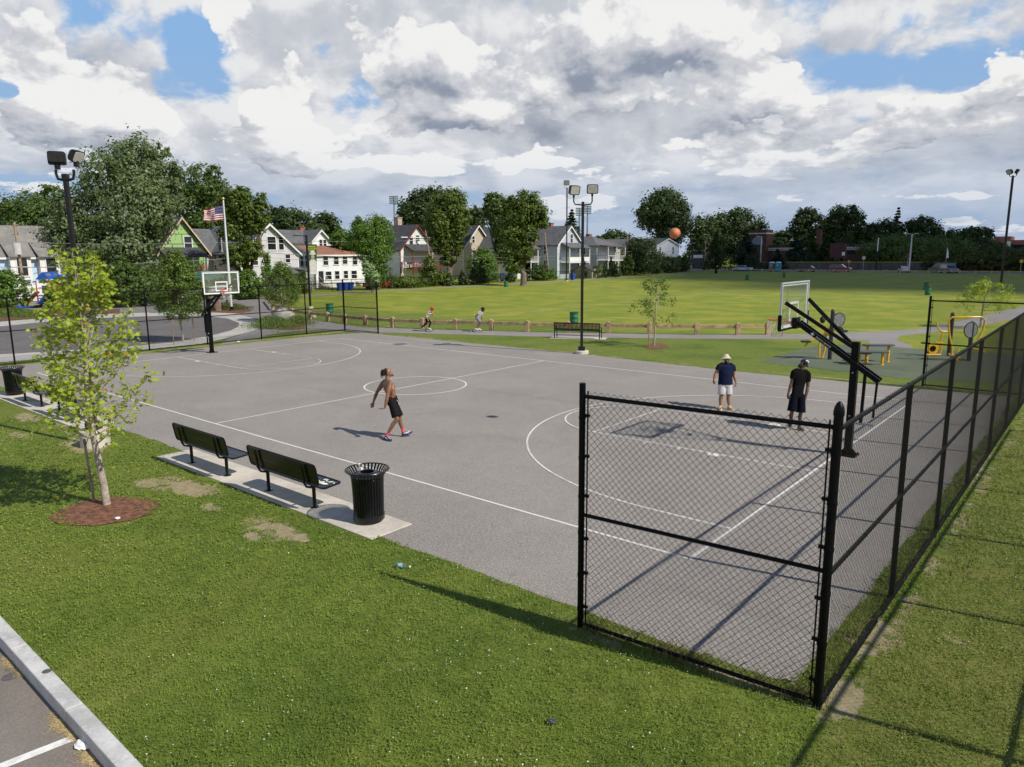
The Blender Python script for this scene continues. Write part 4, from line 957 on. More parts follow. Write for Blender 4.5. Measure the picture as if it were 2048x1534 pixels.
mb = MB(); mb.tube([L_(-.7, 0, 1.55), L_(-.62, 0, 1.3), L_(-.45, 0, 1.12), L_(-.2, 0, 1.1), L_(-.02, 0, 1.12)], .035, 8); mb.tube([L_(-.33, 0, 1.1), L_(-.42, 0, .75), L_(-.45, 0, .45)], .035, 8); mb.tube([L_(-1.1, 0, .06), L_(-.35, 0, .06)], .05, 8)
mb.tube([L_(-.75, -.03, .35), L_(-.75, .03, .35)], .25, 18); mb.tube([L_(-.4, 0, .06), L_(-.35, 0, .6), L_(-.65, 0, .62)], .04, 8); mb.build('frame', YELLOW, e2, smooth=True)
mb = MB(); mb.tube([L_(-.75, -.05, .35), L_(-.75, .05, .35)], .13, 16); mb.build('flywheel', BLACK, e2); mb = MB(); mb.box(L_(-1.1, 0, .6), (.3, .18, .06), rz=CYAW); mb.build('seat_pad', BLACK, e2)
g3 = G(1937, 722); H3_ = height_at(g3, 643)
e3 = thing('exercise_station', 'yellow push-frame exercise machine with round sign, seen through the right fence', 'exercise machine', g3)
ex_post(e3, 0, 0, H3_, (-.02, -.12, H3_-.35, .32))
mb = MB(); mb.tube([L_(-.75, 0, .55), L_(-.95, 0, 1.2), L_(-1.02, 0, 1.75), L_(-.9, 0, 1.88), L_(.35, 0, 1.88), L_(.52, 0, 1.75), L_(.48, 0, 1.3), L_(.3, 0, .9)], .04, 8)
mb.tube([L_(-.75, 0, .55), L_(-.75, .0, .3), L_(-.45, 0, .0)], .04, 8); mb.tube([L_(.1, 0, .55), L_(.75, .1, .35)], .04, 8); mb.tube([L_(-.75, .2, .3), L_(-.55, .3, .08), L_(-.1, .3, 0)], .035, 8)
mb.tube([L_(-.4, .1, .55), L_(-.5, .1, .2), L_(-.1, .1, .05)], .035, 8); mb.build('frame', YELLOW, e3, smooth=True)

# ---------------------------------------------------------------- left plaza: boulder, canopy, fountain, kiosk, playground
ROCK = mat('granite_boulder', (.36, .34, .31), .9, .2, 2.5, bump=.8, bscale=12, dirt=.2)
def boulder(label, px, py, r, h):
    g = G(px, py); mb = MB(); n, m = 20, 10; vs = []
    tmp = MB(); tmp.ell((0, 0, h*.35), (r, r*.8, h*.65), n=n, m=m)
    for v in tmp.v:
        k = 1+.22*mnoise.noise(Vector(v)*1.6+Vector((px, 0, 0))); vs.append(V(*v)*k)
    mb.add(vs, tmp.f); o = mb.build('boulder', ROCK, smooth=True); o.location = tuple(g); return tag(o, label, 'boulder')
boulder('pale grey boulder in the mulch bed at the start of the path', 566, 643, .95, 1.0)
boulder('small pale stone lying on the grass beside the timber rail', 628, 636, .22, .25)
gk = G(436, 622)
kz = thing('shelter', 'dark kiosk shelter on a brick pier behind the left hoop', 'shelter', gk, CYAW)
BRK = mat('brick_pier', (.30, .20, .155), .9, .25, 6, bump=.4)
mb = MB(); mb.box((.05, 0, .95), (.35, .35, 1.9)); mb.build('pier', BRK, kz); mb = MB(); mb.prism([(-2.9, -1, 1.2), (1.0, -1, 1.9), (1.0, -1, 2.15), (.2, -1, 2.2), (-2.9, -1, 1.45)], (0, 1, 0), 2); mb.build('roof', mat('kiosk_roof', (.55, .54, .52), .7, .1, 2), kz)
gcp = G(415, 604)
cp = thing('canopy', 'dark green fabric shade canopy behind the left hoop', 'canopy', AD(440, 548, 66)*V(1, 1, 0))
c0 = V(*cp.location)
GRC = mat('canopy_green', (.022, .10, .062), .7, .08, 1.5)
P4 = [AD(362, 549, 67), AD(412, 540, 71), AD(450, 552, 66), AD(412, 560, 61)]
mb = MB(c0); th = V(0, 0, .06)
cen = sum(P4)/4+V(0, 0, .25)
for a, b in zip(P4, P4[1:]+P4[:1]): mb.add([a, b, cen, a-th, b-th, cen-th], [(0, 1, 2), (5, 4, 3), (0, 3, 4, 1)])
mb.build('shade_cloth', GRC, cp)
mb = MB(c0)
for p in P4: mb.tube([(p[0], p[1], 0), tuple(p)], .08, 10)
mb.build('pole', BRONZE, cp)
P5 = [AD(290, 560, 72), AD(370, 548, 74), AD(400, 556, 72), AD(330, 568, 68)]
gh = G(322, 626)
hy = thing('drinking_fountain', 'green drinking fountain on the pale ring walk seen through the fence', 'fountain', gh)
mb = MB(); mb.lathe([(.24, 0), (.24, .06), (.14, .1), (.13, .85), (.2, .95), (.26, 1.05), (.25, 1.1)], (0, 0, 0), 18); mb.tube([(.15, 0, .6), (.42, 0, .75), (.42, 0, .95)], .06, 10); mb.build('body', mat('fountain_green', (.01, .20, .13), .4, .1, 5), hy, smooth=True)
pc = slat_can('black litter bin on the plaza left of the green fountain'); pc.location = tuple(G(290, 613))
# playground
gpx = G(85, 616)
pg = thing('playground_structure', 'play structure with red posts, yellow panels, blue roof and slides at the far left', 'playground', gpx, CYAW)
PB, PY, PR = mat('play_blue', (.015, .09, .42), .35, .1, 3), mat('play_yellow', (.78, .42, .03), .4, .08, 3), mat('play_red', (.45, .02, .02), .4, .1, 5)
def pp(px, py, dd=0): return AD(px, py, DEP(gpx)+dd)-gpx
Rm = np.array([[math.cos(CYAW), math.sin(CYAW), 0], [-math.sin(CYAW), math.cos(CYAW), 0], [0, 0, 1]])
def pl(px, py, dd=0): return Rm@pp(px, py, dd)
posts_ = [(76, 0), (100, 0), (124, .3), (76, 1.6), (100, 1.6), (124, 1.8), (150, .4), (150, 1.9)]
for px, dd in posts_:
    p = pl(px, 600, dd); mb = MB(); mb.tube([(p[0], p[1], 0), (p[0], p[1], pl(px, 562, dd)[2])], .055, 10); mb.build('post', PR, pg, smooth=True)
mb = MB(); a_, b_ = pl(76, 565), pl(102, 576); mb.bx((a_[0], a_[1]-.1, b_[2]), (b_[0], a_[1]+1.8, b_[2]+.05)); mb.prism([(a_[0]-.1, a_[1]-.2, b_[2]+.8), (b_[0]+.1, a_[1]-.2, b_[2]+.8), ((a_[0]+b_[0])/2, a_[1]-.2, b_[2]+1.5)], (0, 1, 0), 2.2); mb.build('roof', PB, pg)
for (x0, x1, dd) in ((101, 123, .05), (125, 149, .25), (84, 97, 1.7)):
    a_, b_ = pl(x0, 571, dd), pl(x1, 585, dd); mb = MB(); c_ = (a_+b_)/2; mb.box(c_, (abs(b_[0]-a_[0]), .06, abs(a_[2]-b_[2]))); mb.tube([c_+V(0, -.04, -.1), c_+V(0, .04, -.1)], .22, 14); mb.build('panel', PY, pg)
mb = MB(); a_, b_ = pl(76, 596), pl(150, 598); mb.box(((a_+b_)/2)+V(0, .9, 0), (b_[0]-a_[0], 1.7, .1)); mb.build('deck', PB, pg)
def slide(pts, w, mt, nm='slide'):
    mb = MB()
    for a, b in zip(pts[:-1], pts[1:]):
        a, b = V(*a), V(*b)
        mb.beam(a, b, w, .05); 
    for s in (-1, 1):
        off = V(0, s*w/2, .1); mb.tube([V(*p)+off for p in pts], .09, 8)
    return mb.build(nm, mt, pg)
slide([pl(99, 588), pl(92, 600), pl(78, 610), pl(62, 617), pl(48, 619), pl(40, 612)], .75, PB)
slide([pl(96, 590, .9), pl(84, 606, .9), pl(76, 616, .9), pl(88, 622, .6)], .7, PB)
slide([pl(75, 586, 1.4), pl(62, 600, 1.4), pl(50, 612, 1.4)], .45, PY, 'climber')
mb = MB(); p = pl(195, 586, 1); mb.box(p, (2.2, 1.5, .12)); mb.tube([(p[0]-1, p[1], 0), (p[0]-1, p[1], p[2])], .05, 8); mb.tube([(p[0]+1, p[1], 0), (p[0]+1, p[1], p[2])], .05, 8); mb.build('roof', PB, pg)

# ---------------------------------------------------------------- basketball, litter
ball_c = (V(-3.832, 6.433, 5.166)+V(-3.787, 6.457, 5.116))/2
ball_c = AD(1349.7, 466.7, DEP(ball_c))
mb = MB(); mb.ell((0, 0, 0), .132, n=32, m=20); bo = mb.build('ball_skin', mat('ball_leather', (.62, .20, .075), .55, .12, 30, bump=.4, bscale=260), None, smooth=True)
br = thing('basketball', 'orange basketball flying in the air towards the right hoop', 'ball', ball_c); bo.parent = br; br.rotation_euler = (.5, .9, .3)
mb = MB(); R_ = .1325
for ax_ in range(2):
    pts = [V(math.cos(a), math.sin(a), 0)*R_ if ax_ == 0 else V(math.cos(a), 0, math.sin(a))*R_ for a in np.linspace(0, 2*PI, 41)]; mb.tube(pts, .0035, 5, cap=False)
for s in (-1, 1):
    pts = []
    for a in np.linspace(0, 2*PI, 41):
        p = V(math.cos(a), math.sin(a)*.72, s*(.45+.25*math.cos(2*a))); pts.append(p/np.linalg.norm(p)*R_)
    mb.tube(pts, .0035, 5, cap=False)
mb.build('seams', mat('ball_seam', (.05, .025, .015), .7, .1, 9), br)
bt = thing('plastic_bottle', 'crushed clear plastic bottle lying on the lawn below the litter bin', 'bottle', G(804, 1137)+V(0, 0, .045), .4)
mb = MB(); mb.tube([(-.12, 0, 0), (-.11, 0, 0), (-.02, .008, .004), (.05, 0, 0), (.09, 0, 0), (.11, 0, 0), (.125, 0, 0)], [.024, .033, .028, .034, .02, .014, .014], 14); mb.build('bottle_body', glassmat('bottle_plastic', (.75, .85, .88)), bt, smooth=True)
mb = MB(); mb.tube([(-.06, .003, .0), (.0, .006, .002)], .034, 14); mb.build('bottle_label', mat('bottle_label', (.30, .50, .62), .5, .2, 20), bt, smooth=True)
mb = MB(); mb.tube([(.122, 0, 0), (.14, 0, 0)], .016, 12); mb.build('bottle_cap', WHITEP, bt)
def crumple(name, label, cat, px, py, z, size, mt, seed):
    rg = np.random.default_rng(seed); tmp = MB(); tmp.ell((0, 0, 0), (1, .8, .28), n=12, m=8); vs = [V(*v)*size*(1+.35*(rg.random()-.5)) for v in tmp.v]
    mb = MB(); mb.add(vs, tmp.f); o = mb.build(name, mt); o.location = tuple(G(px, py, z)+V(0, 0, size*.2)); return tag(o, label, cat)
crumple('paper_bag', 'crumpled white paper lying by the kerb at the parking line', 'litter', 170, 1490, -.146, .105, mat('white_paper', (.78, .77, .74), .8, .05, 9), 3)
crumple('paper_scrap', 'small white scrap on the mulch under the young maple', 'litter', 235, 1037, .02, .055, mat('white_paper', (.78, .77, .74), .8, .05, 9), 5)
crumple('food_wrapper', 'dark shiny wrapper lying alone on the near lawn', 'litter', 1104, 1443, .03, .045, mat('foil', (.10, .10, .11), .3, .5, 20, metal=.4), 6)
crumple('paper_scrap', 'white scrap on the asphalt edge behind the left hoop', 'litter', 477, 684, .006, .11, mat('white_paper', (.78, .77, .74), .8, .05, 9), 7)
crumple('dry_leaf', 'single dry leaf inside the near fence corner', 'leaf', 1424, 1273, .006, .035, mat('dry_leaf', (.45, .33, .18), .8, .2, 9), 8)
# oil spots and straw by the kerb
for (px, py, r, z) in ((20, 1353, .085, -.1455), (18, 1338, .04, -.1455), (94, 1342, .05, .0225)):
    mb = MB(); mb.lathe([(r, 0), (r*.9, .0015)], G(px, py, z), 20); mb.build('oil_stain', mat('oil_stain', (.10, .095, .09), .7, .2, 20))['kind'] = 'structure'
rg = np.random.default_rng(12); sv = []; sf = []
for (px, py, n, sp_) in ((22, 1325, 160, .16), (128, 1445, 260, .2), (150, 1470, 120, .1), (188, 1515, 260, .2), (45, 1345, 60, .12)):
    c = G(px, py, -.146)
    for k in range(n):
        q_ = rg.normal(0, sp_*.55, 2); a = rg.random()*6.28; L = .02+.03*rg.random(); p = c+kd*q_[0]*1.2-kn*(abs(q_[1])*.5)+V(0, 0, .002+.004*rg.random())
        d = V(math.cos(a), math.sin(a), 0)*L; w_ = V(-math.sin(a), math.cos(a), 0)*.0016; b = len(sv)
        sv += [p-d-w_, p+d-w_, p+d+w_, p-d+w_]; sf.append((b, b+1, b+2, b+3))
tag(npmesh('straw', np.array(sv), np.array(sf), mat('straw', (.48, .36, .17), .9, .25, 30)), 'dry grass clippings scattered along the kerb on the parking asphalt', 'clippings', None, 'stuff')
# ---------------------------------------------------------------- houses
def siding(name, col, pitch=.16, rough=.7):
    m, t, b = newmat(name); tc = t.node('ShaderNodeTexCoord').outputs['Object']
    z = t.node('ShaderNodeSeparateXYZ', {0: tc}).outputs[2]; fr = t.math('FRACT', t.math('DIVIDE', z, pitch))
    n = t.noise(tc, .8, 5, .6); c = t.mix(t.ramp(n, .3, .7), [v*.9 for v in col], col)
    c = t.mix(t.math('MULTIPLY', t.ramp(fr, .14, .0), .35), c, [v*.55 for v in col]); t.put(b.inputs['Base Color'], c); b.inputs['Roughness'].default_value = rough
    bn = t.node('ShaderNodeBump', {'Height': fr, 'Strength': .5, 'Distance': .02}); t.put(b.inputs['Normal'], bn); return m
def shingle(name, col):
    m, t, b = newmat(name); tc = t.node('ShaderNodeTexCoord').outputs['Object']
    n = t.noise(tc, 1.0, 6, .65); n2 = t.noise(tc, 9, 4, .7); c = t.mix(t.ramp(n, .3, .7), [v*.72 for v in col], [v*1.15 for v in col]); c = t.mix(t.math('MULTIPLY', t.ramp(n2, .4, .7), .35), c, [v*.6 for v in col])
    t.put(b.inputs['Base Color'], c); b.inputs['Roughness'].default_value = .92; return m
RF_D, RF_M, RF_B, RF_L = shingle('charcoal_shingles', (.060, .062, .070)), shingle('grey_shingles', (.115, .118, .125)), shingle('brown_red_shingles', (.27, .125, .075)), shingle('weathered_shingles', (.22, .21, .195))
RF_BR = shingle('brown_shingles', (.12, .095, .08))
WG = mat('window_glass', (.018, .020, .026), .12, .3, 1.2, spec=.8); TRIM = mat('white_trim', (.70, .69, .67), .6, .05, 2); REDT = mat('dark_red_trim', (.16, .02, .02), .6, .1, 2); BRICKM = mat('chimney_brick', (.30, .10, .06), .9, .25, 6)
def win(par, o, x, y, z, w, h, face, trim=None, ac=False):
    """window: face 'x' (looks +x) or 'y' (looks -y) in world axes"""
    trim = trim or TRIM; mb = MB(o); t_ = .11
    f = (lambda a, b, c, d, e, g: mb.bx((x+a, y+b, z+c), (x+d, y+e, z+g))) if face == 'x' else (lambda a, b, c, d, e, g: mb.bx((x+b, y-a, z+c), (x+e, y-d, z+g)))
    f(0, -w/2-t_, -h/2-t_, .06, -w/2, h/2+t_); f(0, w/2, -h/2-t_, .06, w/2+t_, h/2+t_); f(0, -w/2, h/2, .0599, w/2, h/2+t_); f(0, -w/2-t_*1.3, -h/2-t_*1.1, .09, w/2+t_*1.3, -h/2); f(0, -w/2, -.03, .045, w/2, .03)
    fr = mb.build('window', trim, par)
    mb = MB(o); f(0, -w/2, -h/2, .02, w/2, -.031); f(0, -w/2, .031, .02, w/2, h/2); mb.build('pane', WG, fr)
    if ac: mb = MB(o); f(.02, -w*.3, -h/2, .35, w*.3, -h/2+.4); mb.build('air_conditioner', WHITEP, fr)
def house(name, label, X, pxl, pxr, ye, yr, depth, wallm, roofm, gable='x', trim=None, over=.35, rh=None, chim=None, X2=None, cat='house', base=0):
    """front wall in the plane x = X between two photo columns; heights from photo rows of eave and ridge"""
    trim = trim or TRIM
    pm = (pxl+pxr)/2; y0, y1 = AX(pxl, 540, X)[1], AX(pxr, 540, X)[1]
    ze = AX(pm, ye, X)[2]; yc = (y0+y1)/2
    zr = AX(pm, yr, X if gable == 'x' else X-depth/2)[2] if rh is None else ze+rh
    o = V(X, yc, 0); root = thing(name, label, cat, o)
    mb = MB(o); xb = X-depth
    if gable == 'x':
        mb.prism([(X, y0, base), (X, y1, base), (X, y1, ze), (X, yc, zr), (X, y0, ze)], (-1, 0, 0), depth)
    else:
        xm = X-depth/2; mb.prism([(X, y0, base), (xb, y0, base), (xb, y0, ze), (xm, y0, zr), (X, y0, ze)], (0, 1, 0), y1-y0)
    mb.build('wall', wallm, root)
    mb = MB(o); th = .16
    if gable == 'x':
        for ys, sg in ((y0, -1), (y1, 1)):
            sl = (zr-ze)/abs(ys-yc); a = V(X+over, ys+sg*over, ze-over*sl+.03); b = V(X+over, yc, zr+.03)
            mb.prism([a, b, b+V(0, 0, th), a+V(0, 0, th)], (-1, 0, 0), depth+2*over)
    else:
        xm = X-depth/2
        for xs, sg in ((X, 1), (xb, -1)):
            sl = (zr-ze)/(depth/2); a = V(xs+sg*over, y0-over, ze-over*sl+.03); b = V(xm, y0-over, zr+.03)
            mb.prism([a, b, b+V(0, 0, th), a+V(0, 0, th)], (0, 1, 0), y1-y0+2*over)
    rf = mb.build('roof', roofm, root)
    mb = MB(o)
    if gable == 'x':
        for ys, sg in ((y0, -1), (y1, 1)):
            sl = (zr-ze)/abs(ys-yc); a = V(X+over+.01, ys+sg*(over+.02), ze-(over+.02)*sl-.16); b = V(X+over+.01, yc, zr-.16)
            mb.prism([a, b, b+V(0, 0, .30), a+V(0, 0, .30)], (1, 0, 0), .06)
        for ys in (y0, y1): mb.bx((X, ys-.1, base), (X+.05, ys+.1, ze-.1))
    else:
        mb.bx((X+over, y0-over, ze-over*(zr-ze)/(depth/2)-.1), (X+over+.08, y1+over, ze-over*(zr-ze)/(depth/2)+.12))
        for ys, s in ((y0, -1), (y1, 1)):
            for xs, sg in ((X, 1), (xb, -1)):
                sl = (zr-ze)/(depth/2); a = V(xs+sg*over, ys+s*(over+.005), ze-over*sl-.14); b = V(X-depth/2, ys+s*(over+.005), zr-.14)
                mb.prism([a, b, b+V(0, 0, .26), a+V(0, 0, .26)], (0, s, 0), .05)
        for ys in (y0, y1): mb.bx((X, ys-.08, base), (X+.04, ys+.08, ze-.1))
    mb.build('trim', trim, root)
    if chim:
        px, py, wdt, m_ = chim; c = AX(px, py, X-depth*.45); mb = MB(o); mb.bx((c[0]-wdt/2, c[1]-wdt/2, zr-1.2), (c[0]+wdt/2, c[1]+wdt/2, c[2])); mb.bx((c[0]-wdt*.6, c[1]-wdt*.6, c[2]), (c[0]+wdt*.6, c[1]+wdt*.6, c[2]+.12)); mb.build('chimney', m_, rf)
    root['_'] = 0; del root['_']
    return root, o, dict(X=X, y0=y0, y1=y1, ze=ze, zr=zr, yc=yc, xb=xb)
def wins(root, o, X, lst, trim=None):
    for w in lst:
        px, py, ww, hh = w[:4]; p = AX(px, py, X); k = (X-CC[0])/ray(px, py)[0]
        win(root, o, X, p[1], p[2], ww, hh, 'x', trim, ac=len(w) > 4)
def wins_s(root, o, Y, lst, trim=None):
    for (px, py, ww, hh) in lst:
        p = AY(px, py, Y); win(root, o, p[0], Y, p[2], ww, hh, 'y', trim)
def porch(root, o, X, pxl, pxr, ytop, yeave, d=1.9, post=TRIM, rail=None, floor2=None, roofm=RF_D, nposts=3, railm=None, base=0):
    y0, y1 = AX(pxl, 540, X)[1], AX(pxr, 540, X)[1]; pm = (pxl+pxr)/2; zt, zv = AX(pm, ytop, X)[2], AX(pm, yeave, X)[2]
    mb = MB(o); mb.prism([(X+.02, y0-.2, zt), (X+d+.25, y0-.2, zv-.05), (X+d+.25, y0-.2, zv+.1), (X+.02, y0-.2, zt+.15)], (0, 1, 0), y1-y0+.4); mb.build('porch_roof', roofm, root)
    for i in range(nposts):
        y = y0+(y1-y0)*i/(nposts-1); mb = MB(o); mb.bx((X+d-.07, y-.08, base), (X+d+.07, y+.08, zv)); mb.build('porch_post', post, root)
    for zz, solid in (floor2 or []):
        z = AX(pm, zz, X)[2]; mb = MB(o); mb.bx((X+.02, y0-.1, z-.16), (X+d+.12, y1+.1, z)); mb.build('porch_floor', post if not railm else railm, root)
        mb = MB(o); rm_ = railm or post
        if solid: mb.bx((X+d+.0, y0+.1, z+.1), (X+d+.05, y1-.1, z+.95)); mb.bx((X+.1, y0-.05, z+.1), (X+d, y0+.0, z+.95))
        else:
            mb.bx((X+d-.02, y0, z+.88), (X+d+.05, y1, z+.96)); mb.bx((X+d-.02, y0, z+.1), (X+d+.05, y1, z+.16))
            n = int((y1-y0)/.16)
            for i in range(n): y = y0+(y1-y0)*(i+.5)/n; mb.bx((X+d, y-.02, z+.14), (X+d+.03, y+.02, z+.9))
            mb.bx((X+.1, y0-.03, z+.88), (X+d, y0+.03, z+.96))
        mb.build('railing', rm_, root)
def door(root, o, X, px, py, w, h, m_, face='x'):
    p = AX(px, py, X); mb = MB(o); mb.bx((X, p[1]-w/2, p[2]-h/2), (X+.04, p[1]+w/2, p[2]+h/2)); d_ = mb.build('door', m_, root)
    mb = MB(o); mb.ell((X+.08, p[1]+w*.38, p[2]-.05), .05); mb.build('handle', STEEL, d_)
S_BLUE, S_GREY, S_WHITE, S_CREAM, S_TAN, S_PALE = siding('blue_siding', (.48, .62, .76)), siding('grey_siding', (.56, .56, .57)), siding('white_siding', (.76, .78, .80)), siding('cream_siding', (.68, .69, .66)), siding('tan_siding', (.50, .43, .33)), siding('lavender_siding', (.44, .49, .57))
def green_board():
    m, t, b = newmat('green_sheathing'); tc = t.node('ShaderNodeTexCoord').outputs['Object']
    br_ = t.node('ShaderNodeTexBrick', {'Vector': t.node('ShaderNodeCombineXYZ', {0: t.node('ShaderNodeSeparateXYZ', {0: tc}).outputs[1], 1: t.node('ShaderNodeSeparateXYZ', {0: tc}).outputs[2], 2: 0.0}), 'Scale': 1.0, 'Mortar Size': .035, 'Brick Width': 2.6, 'Row Height': 1.25,
                'Color1': (.26, .43, .16, 1), 'Color2': (.29, .47, .18, 1), 'Mortar': (.015, .02, .018, 1)})
    z = t.node('ShaderNodeSeparateXYZ', {0: tc}).outputs[2]
    c = t.mix(t.ramp(z, 3.55, 3.6), (.45, .17, .115), br_.outputs[0]); t.put(b.inputs['Base Color'], c); b.inputs['Roughness'].default_value = .6; return m
# 1 blue house, ridge parallel to the street, dormers
r, o, D_ = house('house', 'light blue house with long grey roof and dormers at the far left', -88, -60, 186, 512, 455, 9, S_BLUE, RF_L, 'y')
for px in (36, 94):
    p = AX(px, 517, -88); y = p[1]; z0 = p[2]; zl = AX(px, 560, -88)[2]
    mb = MB(o); mb.bx((-88.2, y-.98, zl), (-87.25, y+.98, z0+.25)); q_ = mb.build('dormer', TRIM, r)
    mb = MB(o); mb.prism([(-86.9, y-1.15, z0+.15), (-89.6, y-1.15, z0+1.75), (-89.6, y-1.15, z0+1.84), (-86.9, y-1.15, z0+.24)], (0, 1, 0), 2.3); mb.build('dormer_roof', RF_L, q_)
    win(r, o, -87.25, y+.1, (zl+z0)/2+.25, .95, 1.9, 'x')
mb = MB(o); c = AX(107, 470, -91); mb.bx((c[0]-.5, c[1]-.5, c[2]-2.2), (c[0]+.5, c[1]+.5, c[2]+.25)); mb.build('chimney', BRICKM, r)
mb = MB(o); mb.bx((-87.95, D_['y0'], 0), (-87.4, D_['y1'], AX(60, 567, -88)[2])); mb.build('basement_wall', S_WHITE, r)
# 2 green unfinished house
r, o, D_ = house('house', 'unfinished house sheathed in green boards above brick red with black roof', -87, 322, 414, 500, 436, 13, green_board(), RF_D, 'x', trim=mat('bare_wood_trim', (.55, .42, .30), .8, .1, 2), over=.5)
wins(r, o, -87, [(376, 486, .95, 1.6), (352, 529, .9, 1.3)])
porch(r, o, -87, 322, 400, 497, 514, 1.8, TRIM, nposts=4, roofm=RF_D)
mb = MB(o); c = AX(395, 455, -91); mb.bx((-95, D_['yc']+.5, D_['ze']+.6), (-90, D_['y1']-.3, D_['ze']+2.3)); q_ = mb.build('side_dormer', S_GREY, r); mb = MB(o); mb.prism([(-89.6, D_['yc'], D_['ze']+2.9), (-89.6, D_['y1']+.2, D_['ze']+2.3), (-89.6, D_['y1']+.2, D_['ze']+2.45), (-89.6, D_['yc'], D_['ze']+3.1)], (-1, 0, 0), 6); mb.build('side_dormer_roof', RF_D, q_)
# 3 grey house
r, o, D_ = house('house', 'light grey house with tall front gable and dark shaded side behind the flagpole', -86, 483, 597, 505, 449, 14, S_GREY, RF_M, 'x', over=.45)
wins(r, o, -86, [(543, 486.5, 1.25, 1.75), (562, 487, .75, 1.7), (575.5, 517, .75, 1.1), (510, 521, .8, 1.2)])
wins_s(r, o, D_['y0'], [(440, 489, .8, 1.7), (431, 514, .6, .8), (443, 523, 1.2, 1.6), (432, 535, .5, .7)])
porch(r, o, -86, 560, 598, 537, 546, 2.2, TRIM, nposts=2, roofm=RF_M)
mb = MB(o); xs = D_['xb']; mb.prism([(xs+.5, D_['y0']-3.2, 0), (xs+6.5, D_['y0']-3.2, 0), (xs+6.5, D_['y0']-3.2, D_['ze']), (xs+3.5, D_['y0']-3.2, D_['zr']-.6), (xs+.5, D_['y0']-3.2, D_['ze'])], (0, 1, 0), 3.2); q_ = mb.build('side_wing', S_GREY, r)
mb = MB(o)
for s in (-1, 1): a, b = V(xs+3.5+s*3.4, D_['y0']-3.5, D_['ze']-.35), V(xs+3.5, D_['y0']-3.5, D_['zr']-.55); mb.prism([a, b, b+V(0, 0, .16), a+V(0, 0, .16)], (0, 1, 0), 5)
mb.build('side_wing_roof', RF_M, q_)
# 3b house behind with white gable
r, o, D_ = house('house', 'white gabled house with red chimney rising behind the red-roofed house', -104, 628, 661, 480, 461, 12, S_WHITE, RF_M, 'x', chim=(602, 455, .9, BRICKM), over=.4)
wins(r, o, -104, [(641.5, 487, .6, 1.3), (649.5, 487, .6, 1.3)])
mb = MB(o); mb.prism([(-112, D_['y0']-9, 0), (-106, D_['y0']-9, 0), (-106, D_['y0']-9, D_['ze']-.3), (-109, D_['y0']-9, D_['zr']), (-112, D_['y0']-9, D_['ze']-.3)], (0, 1, 0), 9); q_ = mb.build('rear_wing', S_WHITE, r)
mb = MB(o)
for s in (-1, 1): a, b = V(-109+s*3.4, D_['y0']-9.3, D_['ze']-.7), V(-109, D_['y0']-9.3, D_['zr']+.02); mb.prism([a, b, b+V(0, 0, .16), a+V(0, 0, .16)], (0, 1, 0), 12)
mb.build('rear_wing_roof', RF_M, q_)
# 4 white house with red-brown roof
r, o, D_ = house('house', 'long bright white two-storey house with red-brown roof', -86, 632, 730, 510, 494, 9, S_WHITE, RF_B, 'y', over=.25)
wins(r, o, -86, [(651, 521, .85, 1.3), (672, 520, .85, 1.3), (689.5, 519, .85, 1.3), (709.5, 520, .85, 1.4), (657, 551, 1.0, 1.15), (674, 550, .8, 1.15), (691.5, 549, .75, 1.1), (708, 549, 1.0, 1.15)])
wins_s(r, o, D_['y0'], [(604.5, 521, .75, 1.7), (614, 521, .75, 1.7)])
door(r, o, -86, 642.5, 556, .85, 2.0, mat('black_door', (.015, .015, .017), .5, .1, 2))
for px in (645, 719):
    p = AX(px, 568, -86); mb = MB(o)
    for i in range(4): mb.bx((-86+.3*i, p[1]-.6, 0), (-86+.3*(i+1), p[1]+.6, .75-.18*i))
    for s in (-.6, .6): mb.tube([(-85.9, p[1]+s, 1.7), (-84.8, p[1]+s, .95), (-84.8, p[1]+s, 0)], .03, 6)
    mb.build('steps', CONC, r)
mb = MB(o); c = AX(677, 497, -88); mb.tube([(-87, c[1], c[2]-.6), (-87, c[1], c[2]+.6)], .06, 8); mb.build('vent_pipe', BLACK, r)
p0, p1 = AX(620, 560, -82), AX(633, 560, -82)
sh = thing('shed', 'small grey lean-to shed left of the white house door', 'shed', V(-83, p0[1], 0)); mb = MB(V(-83, p0[1], 0)); zt = AX(625, 541, -83)[2]; mb.bx((-85.5, p0[1]-.3, 0), (-82.5, p1[1], zt)); mb.build('wall', siding('grey_metal', (.30, .31, .33), .2), sh); mb = MB(V(-83, p0[1], 0)); mb.prism([(-85.6, p0[1]-.4, zt), (-82.3, p0[1]-.4, zt), (-82.3, p0[1]-.4, zt+.1), (-85.6, p0[1]-.4, zt+.3)], (0, 1, 0), p1[1]-p0[1]+.6); mb.build('roof', RF_M, sh)
# 5 white house with red porch
r, o, D_ = house('house', 'cream white house with dark red trim and a red upstairs porch', -90, 801, 868, 498, 451, 13, S_CREAM, RF_D, 'x', trim=REDT, chim=(796, 436, 1.0, mat('pale_chimney', (.42, .32, .26), .9, .2, 3)), over=.4)
wins(r, o, -90, [(822, 481, .8, 1.4), (835, 479, .9, 1.4, 1)])
wins_s(r, o, D_['y0'], [(773, 512, .8, 1.6), (781, 512, .8, 1.6), (773, 543, .8, 1.6), (781, 543, .8, 1.6)])
mb = MB(o); mb.bx((-90, D_['y0']+.3, D_['ze']+1.9), (-89.85, D_['y1']-.3, D_['ze']+2.05)); mb.bx((-89.99, D_['y0']+.1, 0), (-89.9, D_['y0']+1.2, D_['ze']-.3)); mb.build('porch_band', TRIM, r)
porch(r, o, -90, 811, 866, 490, 502, 2.0, REDT, floor2=[(535, False)], railm=REDT, nposts=3, roofm=RF_D)
mb = MB(o); rr_ = random.Random(2); y0_ = AX(812, 520, -88)[1]
